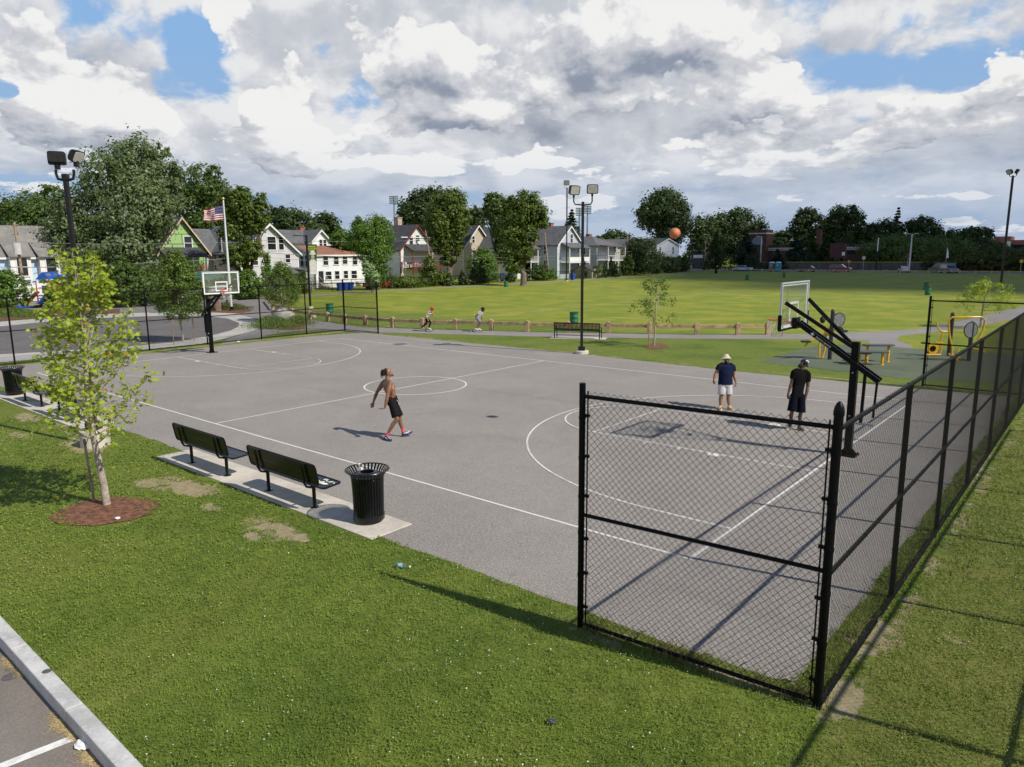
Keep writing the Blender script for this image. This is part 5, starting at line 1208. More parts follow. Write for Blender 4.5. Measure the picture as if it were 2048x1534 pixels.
for i in range(9): mb.bx((-89.4, y0_+i*.55, AX(830, 535, -90)[2]), (-88.9, y0_+i*.55+.4, AX(830, 535, -90)[2]+.5+.5*rr_.random()))
mb.build('stored_goods', mat('clutter', (.42, .36, .34), .8, .5, 2), r)
# 6 tan house
r, o, D_ = house('house', 'tan house with steep gable half hidden by the trees', -94, 927, 985, 495, 452, 14, S_TAN, RF_D, 'x', over=.4)
wins(r, o, -94, [(946.5, 479, .7, 1.3), (948, 508, .8, 1.5)])
# 7 narrow white gable, 8 lavender
r, o, D_ = house('house', 'white gabled house behind the leaning pole, left of the lavender house', -84, 1035, 1078, 494, 453, 12, S_WHITE, RF_M, 'x', over=.35)
wins(r, o, -84, [(1062, 478, .8, 1.3)]); porch(r, o, -84, 1044, 1085, 489, 498, 2.2, TRIM, floor2=[(523, False), (549, False)], nposts=4, roofm=RF_M)
r, o, D_ = house('house', 'pale lavender house with grey roof and white upstairs balcony', -78, 1115, 1163, 489, 453, 13, S_PALE, RF_M, 'x', over=.35, chim=(1101, 447, .9, BRICKM))
wins(r, o, -78, [(1143, 477, .75, 1.6), (1156, 501, .6, .9), (1156, 528, .6, .9)]); wins_s(r, o, D_['y0'], [(1091, 500, .9, 1.6), (1091, 529, .9, 1.6)])
porch(r, o, -78, 1122, 1162, 487, 496, 2.0, TRIM, floor2=[(524, True)], nposts=3, roofm=RF_M)
c = AX(1070, 470, -92); mb = MB(o); mb.prism([(-90, D_['y0']-3, 0), (-84, D_['y0']-3, 0), (-84, D_['y0']-3, D_['ze']-.2), (-87, D_['y0']-3, D_['zr']-1), (-90, D_['y0']-3, D_['ze']-.2)], (0, 1, 0), 3.5); q_ = mb.build('side_wing', S_PALE, r)
mb = MB(o)
for s in (-1, 1): a, b = V(-87+s*3.4, D_['y0']-3.3, D_['ze']-.5), V(-87, D_['y0']-3.3, D_['zr']-.95); mb.prism([a, b, b+V(0, 0, .16), a+V(0, 0, .16)], (0, 1, 0), 6)
mb.build('side_wing_roof', RF_M, q_)
# 9 hip-roofed grey house with two-storey porch
def hiphouse(label, X, pxl, pxr, ye, yr, depth, wm, rm, over=.6):
    y0, y1 = AX(pxl, 540, X)[1], AX(pxr, 540, X)[1]; pm = (pxl+pxr)/2; ze, zr = AX(pm, ye, X)[2], AX(pm, yr, X-depth/2)[2]; o = V(X, (y0+y1)/2, 0); root = thing('house', label, 'house', o)
    mb = MB(o); mb.bx((X-depth, y0, 0), (X, y1, ze)); mb.build('wall', wm, root); w = y1-y0; k = min(w, depth)/2
    mb = MB(o); A = [V(X+over, y0-over, ze), V(X+over, y1+over, ze), V(X-depth-over, y1+over, ze), V(X-depth-over, y0-over, ze)]
    if w > depth: R1, R2 = V(X-depth/2, y0+k, zr), V(X-depth/2, y1-k, zr); fs = [(0, 1, 5, 4), (1, 2, 5), (2, 3, 4, 5), (3, 0, 4), (3, 2, 1, 0)]
    else: R1, R2 = V(X-k, (y0+y1)/2, zr), V(X-depth+k, (y0+y1)/2, zr); fs = [(0, 1, 4), (1, 2, 5, 4), (2, 3, 5), (3, 0, 4, 5), (3, 2, 1, 0)]
    mb.add(A+[R1, R2], fs); rf = mb.build('roof', rm, root); return root, o, dict(y0=y0, y1=y1, ze=ze, zr=zr), rf
r, o, D_, rf = hiphouse('grey hip-roofed house with two-storey white porch behind the central lamp post', -79, 1193, 1231, 491, 474, 12, siding('pale_grey_siding', (.47, .47, .49)), RF_M)
wins(r, o, -79, [(1230, 499, .6, 1.1), (1214, 527, .8, 1.6)]); wins_s(r, o, D_['y0'], [(1168, 501, .8, 1.5), (1169, 526, .8, 1.5)])
porch(r, o, -79, 1196, 1230, 491, 493, 2.4, TRIM, floor2=[(520, False)], nposts=3, roofm=RF_M)
mb = MB(o); c = AX(1178, 468, -84); mb.bx((-84.5, c[1]-.5, D_['zr']-1), (-83.5, c[1]+.5, c[2])); mb.build('chimney', BRICKM, rf)
r, o, D_, rf = hiphouse('low house with brown hip roof behind the grey porch house', -96, 1215, 1262, 494, 478, 12, siding('yellow_cream_siding', (.55, .50, .36)), RF_BR)
r, o, D_ = house('house', 'long white house with grey roof whose gable end faces the field, below the flying ball', -86, 1311, 1356, 491, 477.5, 26, S_WHITE, RF_M, 'x', over=.3)
wins(r, o, -86, [(1320, 501, .7, 1.7), (1346, 501, .7, 1.7)])
def shed(label, X, pxl, pxr, pym, ye, yr, d, wm, rm):
    y0, y1 = AX(pxl, 540, X)[1], AX(pxr, 540, X)[1]; ze = AX(pxl, ye, X)[2]; zr = AX(pxl, yr, X)[2]; o = V(X, y0, 0); root = thing('shed', label, 'shed', o); yc = (y0+y1)/2
    mb = MB(o); mb.prism([(X-d, y0, 0), (X, y0, 0), (X, y0, ze), (X-d/2, y0, zr), (X-d, y0, ze)], (0, 1, 0), y1-y0); mb.build('wall', wm, root)
    mb = MB(o)
    for xs in (X+.2, X-d-.2): a, b = V(xs, y0-.2, ze-.15), V(X-d/2, y0-.2, zr+.03); mb.prism([a, b, b+V(0, 0, .1), a+V(0, 0, .1)], (0, 1, 0), y1-y0+.4)
    mb.build('roof', rm, root); mb = MB(o); mb.bx((X, yc-.5, .05), (X+.03, yc+.5, 1.8)); mb.build('door', wm, root)
shed('tan timber garden shed with pale roof beyond the field', -81, 1363, 1384, 0, 527, 520, 7, siding('pine_boards', (.42, .31, .20), .25), mat('pale_roofing', (.45, .47, .50), .6, .1, 1))
shed('small pale shed with dark roof beside the hip-roofed house', -73, 1184, 1197, 0, 541, 531, 4.5, siding('pale_boards', (.38, .33, .28), .25), RF_D)

# school building in brick, scoreboard, far buildings
BRS = mat('school_brick', (.075, .034, .027), .9, .3, 1.2); STONE = mat('school_stone', (.42, .39, .34), .9, .1, 1)
o = AY(1520, 540, 215)*V(1, 1, 0); sc = thing('school', 'dark brick school building with square arched tower beyond the street', 'building', o)
def byY(px, py, Y): return AY(px, py, Y)
zt = byY(1520, 460, 215)[2]; zb = byY(1500, 491, 215)[2]
x0, x1 = byY(1477, 500, 215)[0], byY(1700, 500, 215)[0]
mb = MB(o); mb.bx((x0, 215, 0), (x1+14, 235, zb)); mb.build('wall', BRS, sc)
tx0, tx1 = byY(1504, 470, 215)[0], byY(1538, 470, 215)[0]
mb = MB(o); mb.bx((tx0, 213, 0), (tx1, 213+(tx1-tx0), zt)); mb.build('tower', BRS, sc)
mb = MB(o); mb.bx((tx0-.2, 212.8, zt-1.3), (tx1+.2, 213.2+(tx1-tx0), zt-.9)); mb.bx((x0, 214.8, zb-1.2), (x1+14, 215, zb-.8)); mb.bx((x0, 214.8, 5.2), (x1+14, 215, 5.5)); mb.build('stone_band', STONE, sc)
for xc, w_ in (((tx0+tx1)/2, 2.3),):
    mb = MB(o); zc = zt-3.9; mb.prism([V(xc+w_*math.cos(a)*.8, 212.95, zc+w_*.8*math.sin(a)) for a in np.linspace(0, PI, 12)]+[V(xc-w_*.8, 212.95, zc-.6), V(xc+w_*.8, 212.95, zc-.6)], (0, -1, 0), .06); mb.build('arched_window', mat('pale_glass', (.16, .20, .27), .2, .1, 1), sc)
for i in range(16):
    xc = x0+3+i*4.4
    if xc > x1+12: break
    mb = MB(o); mb.prism([V(xc+1.1*math.cos(a), 214.95, 5.9+1.0*math.sin(a)) for a in np.linspace(0, PI, 8)]+[V(xc-1.1, 214.95, 4.0), V(xc+1.1, 214.95, 4.0)], (0, -1, 0), .06); mb.build('window', WG, sc)
c = byY(1640, 460, 225); mb = MB(o); mb.bx((c[0]-.7, 224, zb-.5), (c[0]+.7, 225.4, c[2])); mb.build('chimney', mat('school_chimney', (.13, .05, .038), .9, .25, 3), sc)
o = AY(1675, 530, 186)*V(1, 1, 0); sb = thing('scoreboard', 'dark red scoreboard on two black posts beyond the street', 'scoreboard', o)
za, zb2 = byY(1675, 487, 186)[2], byY(1675, 516, 186)[2]; xa, xb_ = byY(1660, 500, 186)[0], byY(1692, 500, 186)[0]
mb = MB(o); mb.bx((xa, 186, zb2), (xb_, 186.4, za)); mb.build('board', mat('scoreboard_red', (.07, .010, .02), .6, .25, .8), sb)
for px in (1665, 1684): x_ = byY(px, 500, 186)[0]; mb = MB(o); mb.bx((x_-.3, 186.45, 0), (x_+.3, 186.9, za+.1)); mb.build('post', BLACK, sb)
x_ = byY(1687, 507, 185.8)[0]; mb = MB(o); mb.bx((x_-.35, 185.7, byY(1687, 511, 185.8)[2]), (x_+.35, 185.8, byY(1687, 504, 185.8)[2])); mb.build('notice', WHITEP, sb)
o = AY(2030, 530, 330)*V(1, 1, 0); br_ = thing('apartment_building', 'red brick apartment block with white bays at the far right edge', 'building', o)
mb = MB(o); mb.bx((byY(2018, 500, 330)[0], 330, 0), (byY(2140, 500, 330)[0], 350, byY(2030, 480, 330)[2])); mb.bx((byY(1985, 500, 345)[0], 345, 0), (byY(2018, 500, 345)[0], 360, byY(1995, 473, 345)[2])); mb.build('wall', mat('apartment_brick', (.30, .11, .085), .9, .2, .4), br_)
mb = MB(o); mb.bx((byY(2012, 500, 329.8)[0], 329.6, 0), (byY(2020, 500, 330)[0], 329.8, byY(2030, 482, 330)[2])); mb.build('white_bay', TRIM, br_)
for i in range(9):
    for z in (6, 10, 14):
        if z > byY(2030, 482, 330)[2]-1: continue
        x_ = byY(2026+i*9, 500, 330)[0]; mb = MB(o); mb.bx((x_-.8, 329.9, z-1), (x_+.8, 330-.001, z+.9)); mb.build('window', WG, br_)
# low dark storage building with white door behind the far path corner
o = AY(1392, 540, 178)*V(1, 1, 0); gb = thing('garage', 'low dark garage with a white door left of the baseball ground', 'garage', V(AY(1392, 540, 190)[0], 190, 0)); o = V(AY(1392, 540, 190)[0], 190, 0)
a, b = byY(1381, 540, 190)[0], byY(1410, 540, 190)[0]; zg = byY(1392, 505, 190)[2]
mb = MB(o); mb.prism([(a, 190, 0), (b, 190, 0), (b, 190, zg), (a, 190, zg-.6)], (0, 1, 0), 8); mb.build('wall', mat('garage_dark', (.05, .055, .07), .8, .15, 1), gb)
mb = MB(o); mb.bx((byY(1386, 540, 190)[0], 189.9, byY(1392, 516, 190)[2]), (byY(1405, 540, 190)[0], 190-.001, byY(1392, 510, 190)[2])); mb.build('door', TRIM, gb)

# portable toilets
def toilet(label, px, col, g):
    r = thing('portable_toilet', label, 'portable toilet', V(AY(px, 545, 168.6)[0], 168.6, 0), 0, g); m_ = mat('toilet_'+str(col[2]), col, .5, .1, 2)
    mb = MB(); mb.box((0, 0, 1.05), (1.15, 1.15, 2.1)); mb.build('cabin', m_, r, bevel=.05); mb = MB(); mb.loft([((0, 0, 2.1), (.6, 0, 0), (0, .6, 0), .4), ((0, 0, 2.25), (.55, 0, 0), (0, .55, 0), .4), ((0, 0, 2.38), (.3, 0, 0), (0, .3, 0), .5)]); mb.build('roof', mat('toilet_roof', (.6, .62, .64), .5, .05, 2), r)
    mb = MB(); mb.box((0, -.59, 1.0), (.8, .02, 1.85)); d_ = mb.build('door', m_, r); mb = MB(); mb.box((-.05, -.605, 1.55), (.3, .012, .2)); mb.build('sign', WHITEP, d_)
toilet('grey portable toilet, left one of the pair', 1543, (.12, .125, .14), 'portable toilets'); toilet('turquoise portable toilet, right one of the pair', 1556, (.01, .24, .33), 'portable toilets')

# ---------------------------------------------------------------- cars
CARG = mat('car_glass', (.02, .023, .028), .08, .2, 1, spec=.9); TYRE = mat('tyre_rubber', (.02, .02, .02), .85, .1, 9); RIMM = mat('wheel_rim', (.45, .45, .46), .35, .1, 9, metal=.7)
def car(label, kind, col, loc, rz, g):
    root = thing('parked_car', label, 'car' if kind != 'van' else 'van', loc, rz, g); pm = mat('car_paint_%.2f_%.2f' % (col[0], col[2]), col, .3, .05, 1, coat=.6)
    if kind == 'sedan': L, Wd, H = 4.7, 1.8, 1.42; lower = [(-2.35, .35), (-2.3, .75), (-1.7, .92), (1.2, .92), (2.1, .80), (2.35, .6), (2.35, .3)]; cab = [(-1.75, .90), (-1.05, 1.38), (.35, 1.42), (1.25, .92)]
    elif kind == 'suv': L, Wd, H = 4.8, 1.9, 1.8; lower = [(-2.4, .4), (-2.38, 1.05), (1.1, 1.08), (2.2, 1.0), (2.4, .7), (2.4, .35)]; cab = [(-2.35, 1.04), (-2.15, 1.74), (.35, 1.78), (1.15, 1.06)]
    else: L, Wd, H = 5.4, 2.0, 2.2; lower = [(-2.7, .4), (-2.7, 1.25), (1.7, 1.2), (2.5, 1.0), (2.7, .7), (2.7, .35)]; cab = [(-2.68, 1.22), (-2.6, 2.12), (1.1, 2.15), (1.95, 1.18)]
    body = [(-L/2+.05, .28)]+lower+[(L/2-.02, .26)]
    def solid(mb, prof, w0, w1, zref):
        n = len(prof); zs = [p[1] for p in prof]; a, b = min(zs), max(zs); vs = []
        for s in (-1, 1):
            for (x, z) in prof: w = w0+(w1-w0)*((z-a)/(b-a+1e-6)); vs.append((x, s*w/2, z))
        mb.add(vs, [tuple(range(n)), tuple(range(2*n-1, n-1, -1))]+[(i, n+i, n+(i+1) % n, (i+1) % n) for i in range(n)])
    mb = MB(); solid(mb, body, Wd, Wd*.96, 0); solid(mb, cab, Wd*.93, Wd*.74, 0); bd = mb.build('body', pm, root, bevel=.05, seg=2)
    sh = [(x*.965+.0, z-.07 if z > 1 else z+.05) for (x, z) in cab]
    mb = MB(); solid(mb, sh, Wd*.945, Wd*.77, 0); 
    c0_, c1_ = cab[0], cab[-1]; t0, t1 = cab[1], cab[2]
    f = [(t1[0]+.06, t1[1]-.08), (c1_[0]-.02+.06, c1_[1]+.06)]; mb.add([(f[0][0], -Wd*.34, f[0][1]), (f[0][0], Wd*.34, f[0][1]), (f[1][0], Wd*.42, f[1][1]), (f[1][0], -Wd*.42, f[1][1])], [(0, 1, 2, 3)])
    mb.build('windows', CARG, root)
    for x in (-L*.30, L*.31):
        for s in (-1, 1):
            mb = MB(); mb.tube([(x, s*(Wd/2-.2), .33), (x, s*(Wd/2+.01), .33)], .33, 18); w_ = mb.build('wheel', TYRE, root, smooth=True); mb = MB(); mb.tube([(x, s*(Wd/2+.0), .33), (x, s*(Wd/2+.02), .33)], .2, 14); mb.build('rim', RIMM, w_)
    for s in (-1, 1):
        mb = MB(); mb.box((L/2-.02, s*Wd*.36, .68), (.08, .36, .14)); mb.build('headlight', LENS, root); mb = MB(); mb.box((-L/2+.03, s*Wd*.38, .78), (.08, .26, .14)); mb.build('tail_light', PR, root)
    return root
def on_street(px, Y=170.0): return V(AY(px, 545, Y)[0], Y, 0)
cg = 'cars on the street behind the field'
car('silver sedan on the street left of the portable toilets', 'sedan', (.42, .45, .52), on_street(1486, 171), 0, cg)
car('dark maroon and black hatchback right of the portable toilets', 'sedan', (.035, .018, .03), on_street(1613, 170.5), PI, cg)
car('dark red minivan in front of the scoreboard', 'suv', (.20, .015, .035), on_street(1680, 170.5), 0, cg)
car('pale champagne sedan beside the white double street light', 'sedan', (.52, .50, .46), on_street(1807, 169.6), PI*.62, cg)
car('black van parked behind the silver and blue pickup', 'van', (.02, .022, .027), on_street(1884, 175), PI, cg)
car('blue-grey off-roader with bright grille at the right end of the street', 'suv', (.10, .13, .19), on_street(1897, 169.5), -PI*.30, cg)
def behind(px, X): return AX(px, 560, X)*V(1, 1, 0)
car('bright red car with a pink rear parked behind the bushes by the white house', 'sedan', (.50, .015, .04), behind(757, -77), PI/2+.1, None)
car('dark car half hidden by bushes in front of the trees between the houses', 'sedan', (.03, .033, .045), behind(1001, -79), PI/2, None)
# blue wheelie bins
def wheelie(label, px, X, col):
    r = thing('wheelie_bin', label, 'wheelie bin', behind(px, X), 0, 'blue wheelie bins by the houses'); m_ = mat('bin_blue', (.012, .055, .33), .5, .1, 3)
    mb = MB(); mb.loft([((0, 0, .05), (.24, 0, 0), (0, .27, 0), .35), ((0, 0, 1.0), (.33, 0, 0), (0, .38, 0), .35)]); mb.build('body', m_, r); mb = MB(); mb.loft([((0, 0, 1.0), (.36, 0, 0), (0, .41, 0), .35), ((0, 0, 1.09), (.33, 0, 0), (0, .38, 0), .35)]); mb.build('lid', m_, r)
    for s in (-1, 1): mb = MB(); mb.tube([(-.2, s*.3, .12), (-.2, s*.34, .12)], .12, 12); mb.build('wheel', TYRE, r)
    return r
wheelie('left blue wheelie bin in front of the white house', 679, -76, 0); wheelie('middle blue wheelie bin in front of the white house', 690.5, -76, 0); wheelie('right blue wheelie bin in front of the white house', 701, -76, 0); wheelie('blue wheelie bin by the slim pole in front of the lavender house', 1146, -71.5, 0)

# ---------------------------------------------------------------- back fences, utility poles, wires, other poles
PMESH = {}
def low_fence(label, pts, h, step, m_=BLACK, mesh=True):
    o = V(*pts[0], 0); root = thing('metal_fence', label, 'fence', o)
    for a, b in zip(pts[:-1], pts[1:]):
        a, b = V(*a, 0), V(*b, 0); L = np.linalg.norm(b-a); n = max(1, int(L/step)); d = (b-a)/L
        for i in range(n+1):
            if 'post' not in PMESH: mb = MB(); mb.tube([(0, 0, 0), (0, 0, 1)], .035, 6); p_ = mb.build('post', m_, root); PMESH['post'] = p_.data
            else: p_ = bpy.data.objects.new('post', PMESH['post']); COL.objects.link(p_); p_.parent = root
            p_.location = tuple(a+d*L*i/n-o); p_.scale = (1, 1, h+.05)
        mb = MB(o); mb.tube([a+V(0, 0, h), b+V(0, 0, h)], .03, 6)
        if mesh:
            nn = int(L/.16)
            for i in range(nn): p = a+d*L*(i+.5)/nn; mb.beam(p+V(0, 0, .05), p+V(0, 0, h), .010, .010)
            for z in (.3, .6, .9): 
                if z < h: mb.beam(a+V(0, 0, z), b+V(0, 0, z), .012, .012)
        mb.build('rails', m_, root)
    return root
low_fence('black chain-link fence along the house gardens on the far path', [(-73.6, 22), (-74.2, 60), (-74, 108)], 1.5, 3)
low_fence('dark chain-link fence past the sheds at the far corner', [(-76, 112), (-79.5, 160)], 1.5, 3)
low_fence('black picket fence along the baseball ground', [(-70, 181.5), (-8, 181.5)], 1.9, 2.4)
low_fence('black fence between the playground and the houses', [tuple(G(0, 606)[:2]), tuple(G(190, 600)[:2]), tuple(G(340, 592)[:2]), tuple(G(520, 589)[:2])], 1.4, 2.4)
mb = MB(); o_ = V(-70, 184, 0); mb = MB(o_); mb.bx((-71, 183.6, 2.0), (-8, 183.7, 2.12)); mb.tube([(-71, 183.6, 2.14), (-8, 183.6, 2.14)], .06, 8); yb = thing('outfield_fence', 'yellow-topped outfield fence of the baseball ground', 'fence', o_); mb.build('yellow_top', mat('yellow_cap', (.34, .24, .03), .6, .1, 2), yb)
mb = MB(o_); mb.bx((-71, 183.61, 0), (-8, 183.66, 2.0)); mb.build('screen', mat('fence_screen', (.10, .10, .095), .9, .15, .8), yb)
def upole(label, px, ybase, ytop, D=None, X=None, lean=0, box=False):
    g = behind(px, X); h = AX(px, ytop, X)[2]; r = thing('utility_pole', label, 'utility pole', g, CYAW)
    mb = MB(); mb.tube([(0, 0, -.2), (lean, 0, h)], [.16, .11], 10); mb.build('pole', POLEW, r, smooth=True)
    mb = MB()
    for z in (h-.35, h-1.1): mb = MB(); mb.tube([(lean-.3, 0, z), (lean+.3, 0, z)], .035, 6); mb.lathe([(.05, z), (.07, z+.12), (.03, z+.2)], (lean+.25, 0, 0), 8); mb.build('crossarm', POLEW, r)
    if box: mb = MB(); mb.tube([(lean*.9+.15, -.3, h-3.0), (lean*.9+.15, -.3, h-1.9)], .34, 14); mb.build('transformer', mat('transformer_grey', (.5, .5, .5), .5, .1, 3), r)
    return r
upole('leaning wooden utility pole with grey transformer at the far left', 47, 0, 445, X=-76, lean=-.2, box=True)
upole('wooden utility pole just left of the near flood-light pole', 153, 0, 440, X=-78, lean=-.1)
upole('thin wooden utility pole leaning before the grey house', 546, 0, 450, X=-76, lean=-1.6)
upole('thin wooden pole rising from the vine before the cream house', 869, 0, 460, X=-77, lean=-1.2)
upole('wooden utility pole left of the lavender house', 1099, 0, 465, X=-75, lean=-.9)
upole('wooden utility pole between the hip-roofed house and the dark bush', 1253, 0, 466, X=-78, lean=0)
upole('wooden utility pole by the dark garage', 1408, 0, 480, X=-84, lean=0)
o_ = V(-76, 60, 0); wr = thing('overhead_wires', 'overhead wires strung along the row of houses', 'wires', o_); 
for (pa_, pb_, sg, r_) in (((-60, 533), (300, 525), .5, .03), ((300, 525), (531, 508), .4, .03), ((531, 505), (870, 512), .7, .035), ((870, 512), (1110, 512), .5, .03), ((-60, 480), (360, 487), .4, .02), ((360, 487), (600, 476), .3, .02), ((600, 482), (860, 480), .3, .02), ((1110, 508), (1255, 505), .4, .025), ((1255, 503), (1410, 500), .4, .025), ((531, 515), (870, 521), .7, .02), ((870, 521), (1110, 519), .5, .02)):
    a, b = AX(*pa_, -76), AX(*pb_, -76); mb = MB(o_); pts = []
    for i in range(13): u_ = i/12; pts.append(a+(b-a)*u_-V(0, 0, sg*4*u_*(1-u_)*.5))
    mb.tube(pts, r_, 4); mb.build('wire', mat('cable_grey', (.22, .22, .23), .6, .1, 1), wr)
def stadium_light(label, px, ytop, ybot, D, wpx=18):
    g = AD(px, 520, D)*V(1, 1, 0); h = AD(px, ytop, D)[2]; r = thing('stadium_light', label, 'stadium light', g, CYAW); k = D/CF; m_ = mat('blue_grey_steel', (.16, .22, .27), .5, .1, 1)
    mb = MB(); mb.tube([(0, 0, 0), (0, 0, h)], [.45, .22], 10); mb.build('mast', m_, r)
    mb = MB(); w = wpx*k; rows = 5
    for i in range(rows):
        z = h-i*3.3*k*1.0; mb.tube([(-w/2, 0, z), (w/2, 0, z)], .09, 6)
        for j in range(6): mb.ell((-w/2+w*(j+.5)/6, -.3, z-.15), (.30, .2, .28), n=8, m=5)
    mb.build('lamp_rack', m_, r); return r
stadium_light('tall stadium floodlight rack above the cream house', 792, 394, 0, 260); stadium_light('stadium floodlight rack seen right behind the central lamp heads', 1174, 413, 0, 260, 15); stadium_light('stadium floodlight rack seen left behind the central lamp heads', 1158, 417, 0, 275, 15); stadium_light('small far stadium light between the dark trees', 1379, 432, 0, 420, 9)
def street_light(label, px, ybase, ytop, Y=178, arms=2, m_=None):
    m_ = m_ or mat('lamp_pale', (.55, .55, .56), .5, .05, 2); x = AY(px, 540, Y)[0]; h = AY(px, ytop, Y)[2]; r = thing('street_light', label, 'street light', V(x, Y, 0)); mb = MB(); mb.tube([(0, 0, 0), (0, 0, h)], [.2, .12], 10); mb.build('pole', m_, r)
    for s in ((-1, 1) if arms == 2 else (-1,)): mb = MB(); mb.beam((0, 0, h-.1), (s*.7, 0, h+.05), .08, .08); mb.box((s*1.0, 0, h+.05), (.7, .35, .14)); mb.build('lamp_head', m_, r)
    return r
street_light('tall pale street light with two heads on the right', 1818, 545, 468, 178); street_light('plain street light in front of the brick tower', 1520, 540, 473, 184, 1)
street_light('small street light left of the dark conifers', 1424, 540, 512, 196, 1)
def road_sign(label, px, Y, ytop, m_, shape, w):
    x = AY(px, 540, Y)[0]; h = AY(px, ytop, Y)[2]; r = thing('road_sign', label, 'road sign', V(x, Y, 0)); mb = MB(); mb.tube([(0, 0, 0), (0, 0, h)], .05, 6); mb.build('post', STEEL, r)
    mb = MB(); n = {'oct': 8, 'dia': 4, 'rect': 4}[shape]; off = PI/8 if shape == 'oct' else (0 if shape == 'dia' else PI/4)
    mb.prism([V(w*math.cos(off+2*PI*i/n), -.06, h-w+w*math.sin(off+2*PI*i/n)) for i in range(n)], (0, -1, 0), .03); mb.build('sign_plate', m_, r)
road_sign('grey back of a stop sign on the corner by the hedge', 1726, 180, 512, STEEL, 'oct', .45); road_sign('dark red stop sign by the side street', 1814, 181, 507, mat('sign_red', (.2, .02, .02), .5, .1, 1), 'oct', .5)
road_sign('yellow diamond sign left of the hedge', 1697, 181, 520, YELLOW, 'dia', .4); road_sign('yellow warning sign in the hedge at the far right', 2041, 181, 518, YELLOW, 'rect', .45)
x = AY(1890, 540, 179)[0]; bf = thing('feather_flag', 'white feather banner standing above the black van', 'banner', V(x, 179, 0)); h = AY(1890, 495, 179)[2]
mb = MB(); mb.tube([(0, 0, 0), (0, 0, h)], .04, 6); mb.build('pole', STEEL, bf); mb = MB(); zb_ = AY(1890, 516, 179)[2]; mb.prism([V(.03, 0, zb_), V(.5, 0, zb_), V(.35, 0, h-1), V(.05, 0, h)], (0, 1, 0), .02); mb.build('banner', WHITEP, bf)
x = AY(1742, 540, 178)[0]; bp = thing('foul_pole', 'tall white and black foul pole before the hedge', 'pole', V(x, 182.5, 0)); h = AY(1742, 476, 182.5)[2]
mb = MB(); mb.tube([(0, 0, 0), (0, 0, h*.6)], .1, 8); mb.build('lower_pole', BLACK, bp); mb = MB(); mb.tube([(0, 0, h*.6), (0, 0, h)], .12, 8); mb.build('upper_pole', WHITEP, bp)
# ---------------------------------------------------------------- trees
BARK = mat('tree_bark', (.14, .11, .085), .95, .3, 3, bump=.8, bscale=20)
BARKP = mat('young_maple_bark', (.36, .31, .25), .9, .25, 10, bump=.5, bscale=60)
L_MID = leafmat('mid_green_leaves', (.042, .082, .015), (.110, .165, .032), .28)
L_OAK = leafmat('olive_green_leaves', (.045, .085, .010), (.125, .165, .022), .25)
L_SIL = leafmat('silver_maple_leaves', (.065, .104, .034), (.21, .265, .12), .30, rough=.42)
L_DARK = leafmat('dark_green_leaves', (.024, .048, .013), (.066, .102, .024), .25)
L_BLUE = leafmat('spruce_needles', (.014, .036, .020), (.035, .066, .034), .1)
L_YEL = leafmat('yellow_green_leaves', (.22, .31, .018), (.46, .54, .06), .42, 1.3, (.45, .20, .05), .035)
L_LITE = leafmat('light_green_leaves', (.06, .135, .018), (.15, .25, .035), .35)
L_YOUNG = leafmat('young_tree_leaves', (.075, .14, .022), (.20, .28, .06), .35)
def quads(c, nrm, size, asp, rng):
    """leaf quads: centres c, normals nrm"""
    n = len(c); nrm = nrm/np.linalg.norm(nrm, axis=1)[:, None]; r = rng.normal(size=(n, 3)); u = np.cross(nrm, r); u /= np.linalg.norm(u, axis=1)[:, None]+1e-9; v = np.cross(nrm, u)
    s = size*(.6+.8*rng.random(n))[:, None]; bend = nrm*s*.18
    vs = np.stack([c-u*s, c-v*s*asp+bend, c+u*s, c+v*s*asp+bend], 1).reshape(-1, 3); fs = np.arange(n*4).reshape(n, 4); return vs, fs
def crown(lobes, n, leaf, rng, clump=26, shell=.62, up=.35):
    """lobes: list of (centre, (rx, ry, rz)); leaf clusters through the outer volume, with gaps"""
    area = np.array([r[0]*r[1]+r[0]*r[2]+r[1]*r[2] for c, r in lobes]); cnt = np.maximum(1, (n/clump*area/area.sum()).astype(int)); C = []; N = []
    for (c, r), k in zip(lobes, cnt):
        d = rng.normal(size=(k, 3)); d /= np.linalg.norm(d, axis=1)[:, None]; rad = (shell+(1.10-shell)*rng.random(k)**.7)
        cc = np.asarray(c)+d*np.asarray(r)*rad[:, None]; m = rng.integers(int(clump*.5), int(clump*1.5), k)
        sg = (.13+.10*rng.random(k))*float(np.mean(r))
        for i in range(k):
            q_ = rng.normal(size=(m[i], 3))*sg[i]*np.array([.8, .8, .55]); ax_ = d[i]+np.array([0, 0, .35]); q_ = q_+ax_*(rng.random(m[i])*1.9-.8)[:, None]*sg[i]; C.append(cc[i]+q_); N.append(np.tile(d[i], (m[i], 1))*.7+q_/(sg[i]+1e-6)*.35)
    C = np.concatenate(C); N = np.concatenate(N)+rng.normal(size=C.shape)*.55+np.array([0, 0, up]); keep = C[:, 2] > .15; return C[keep], N[keep]
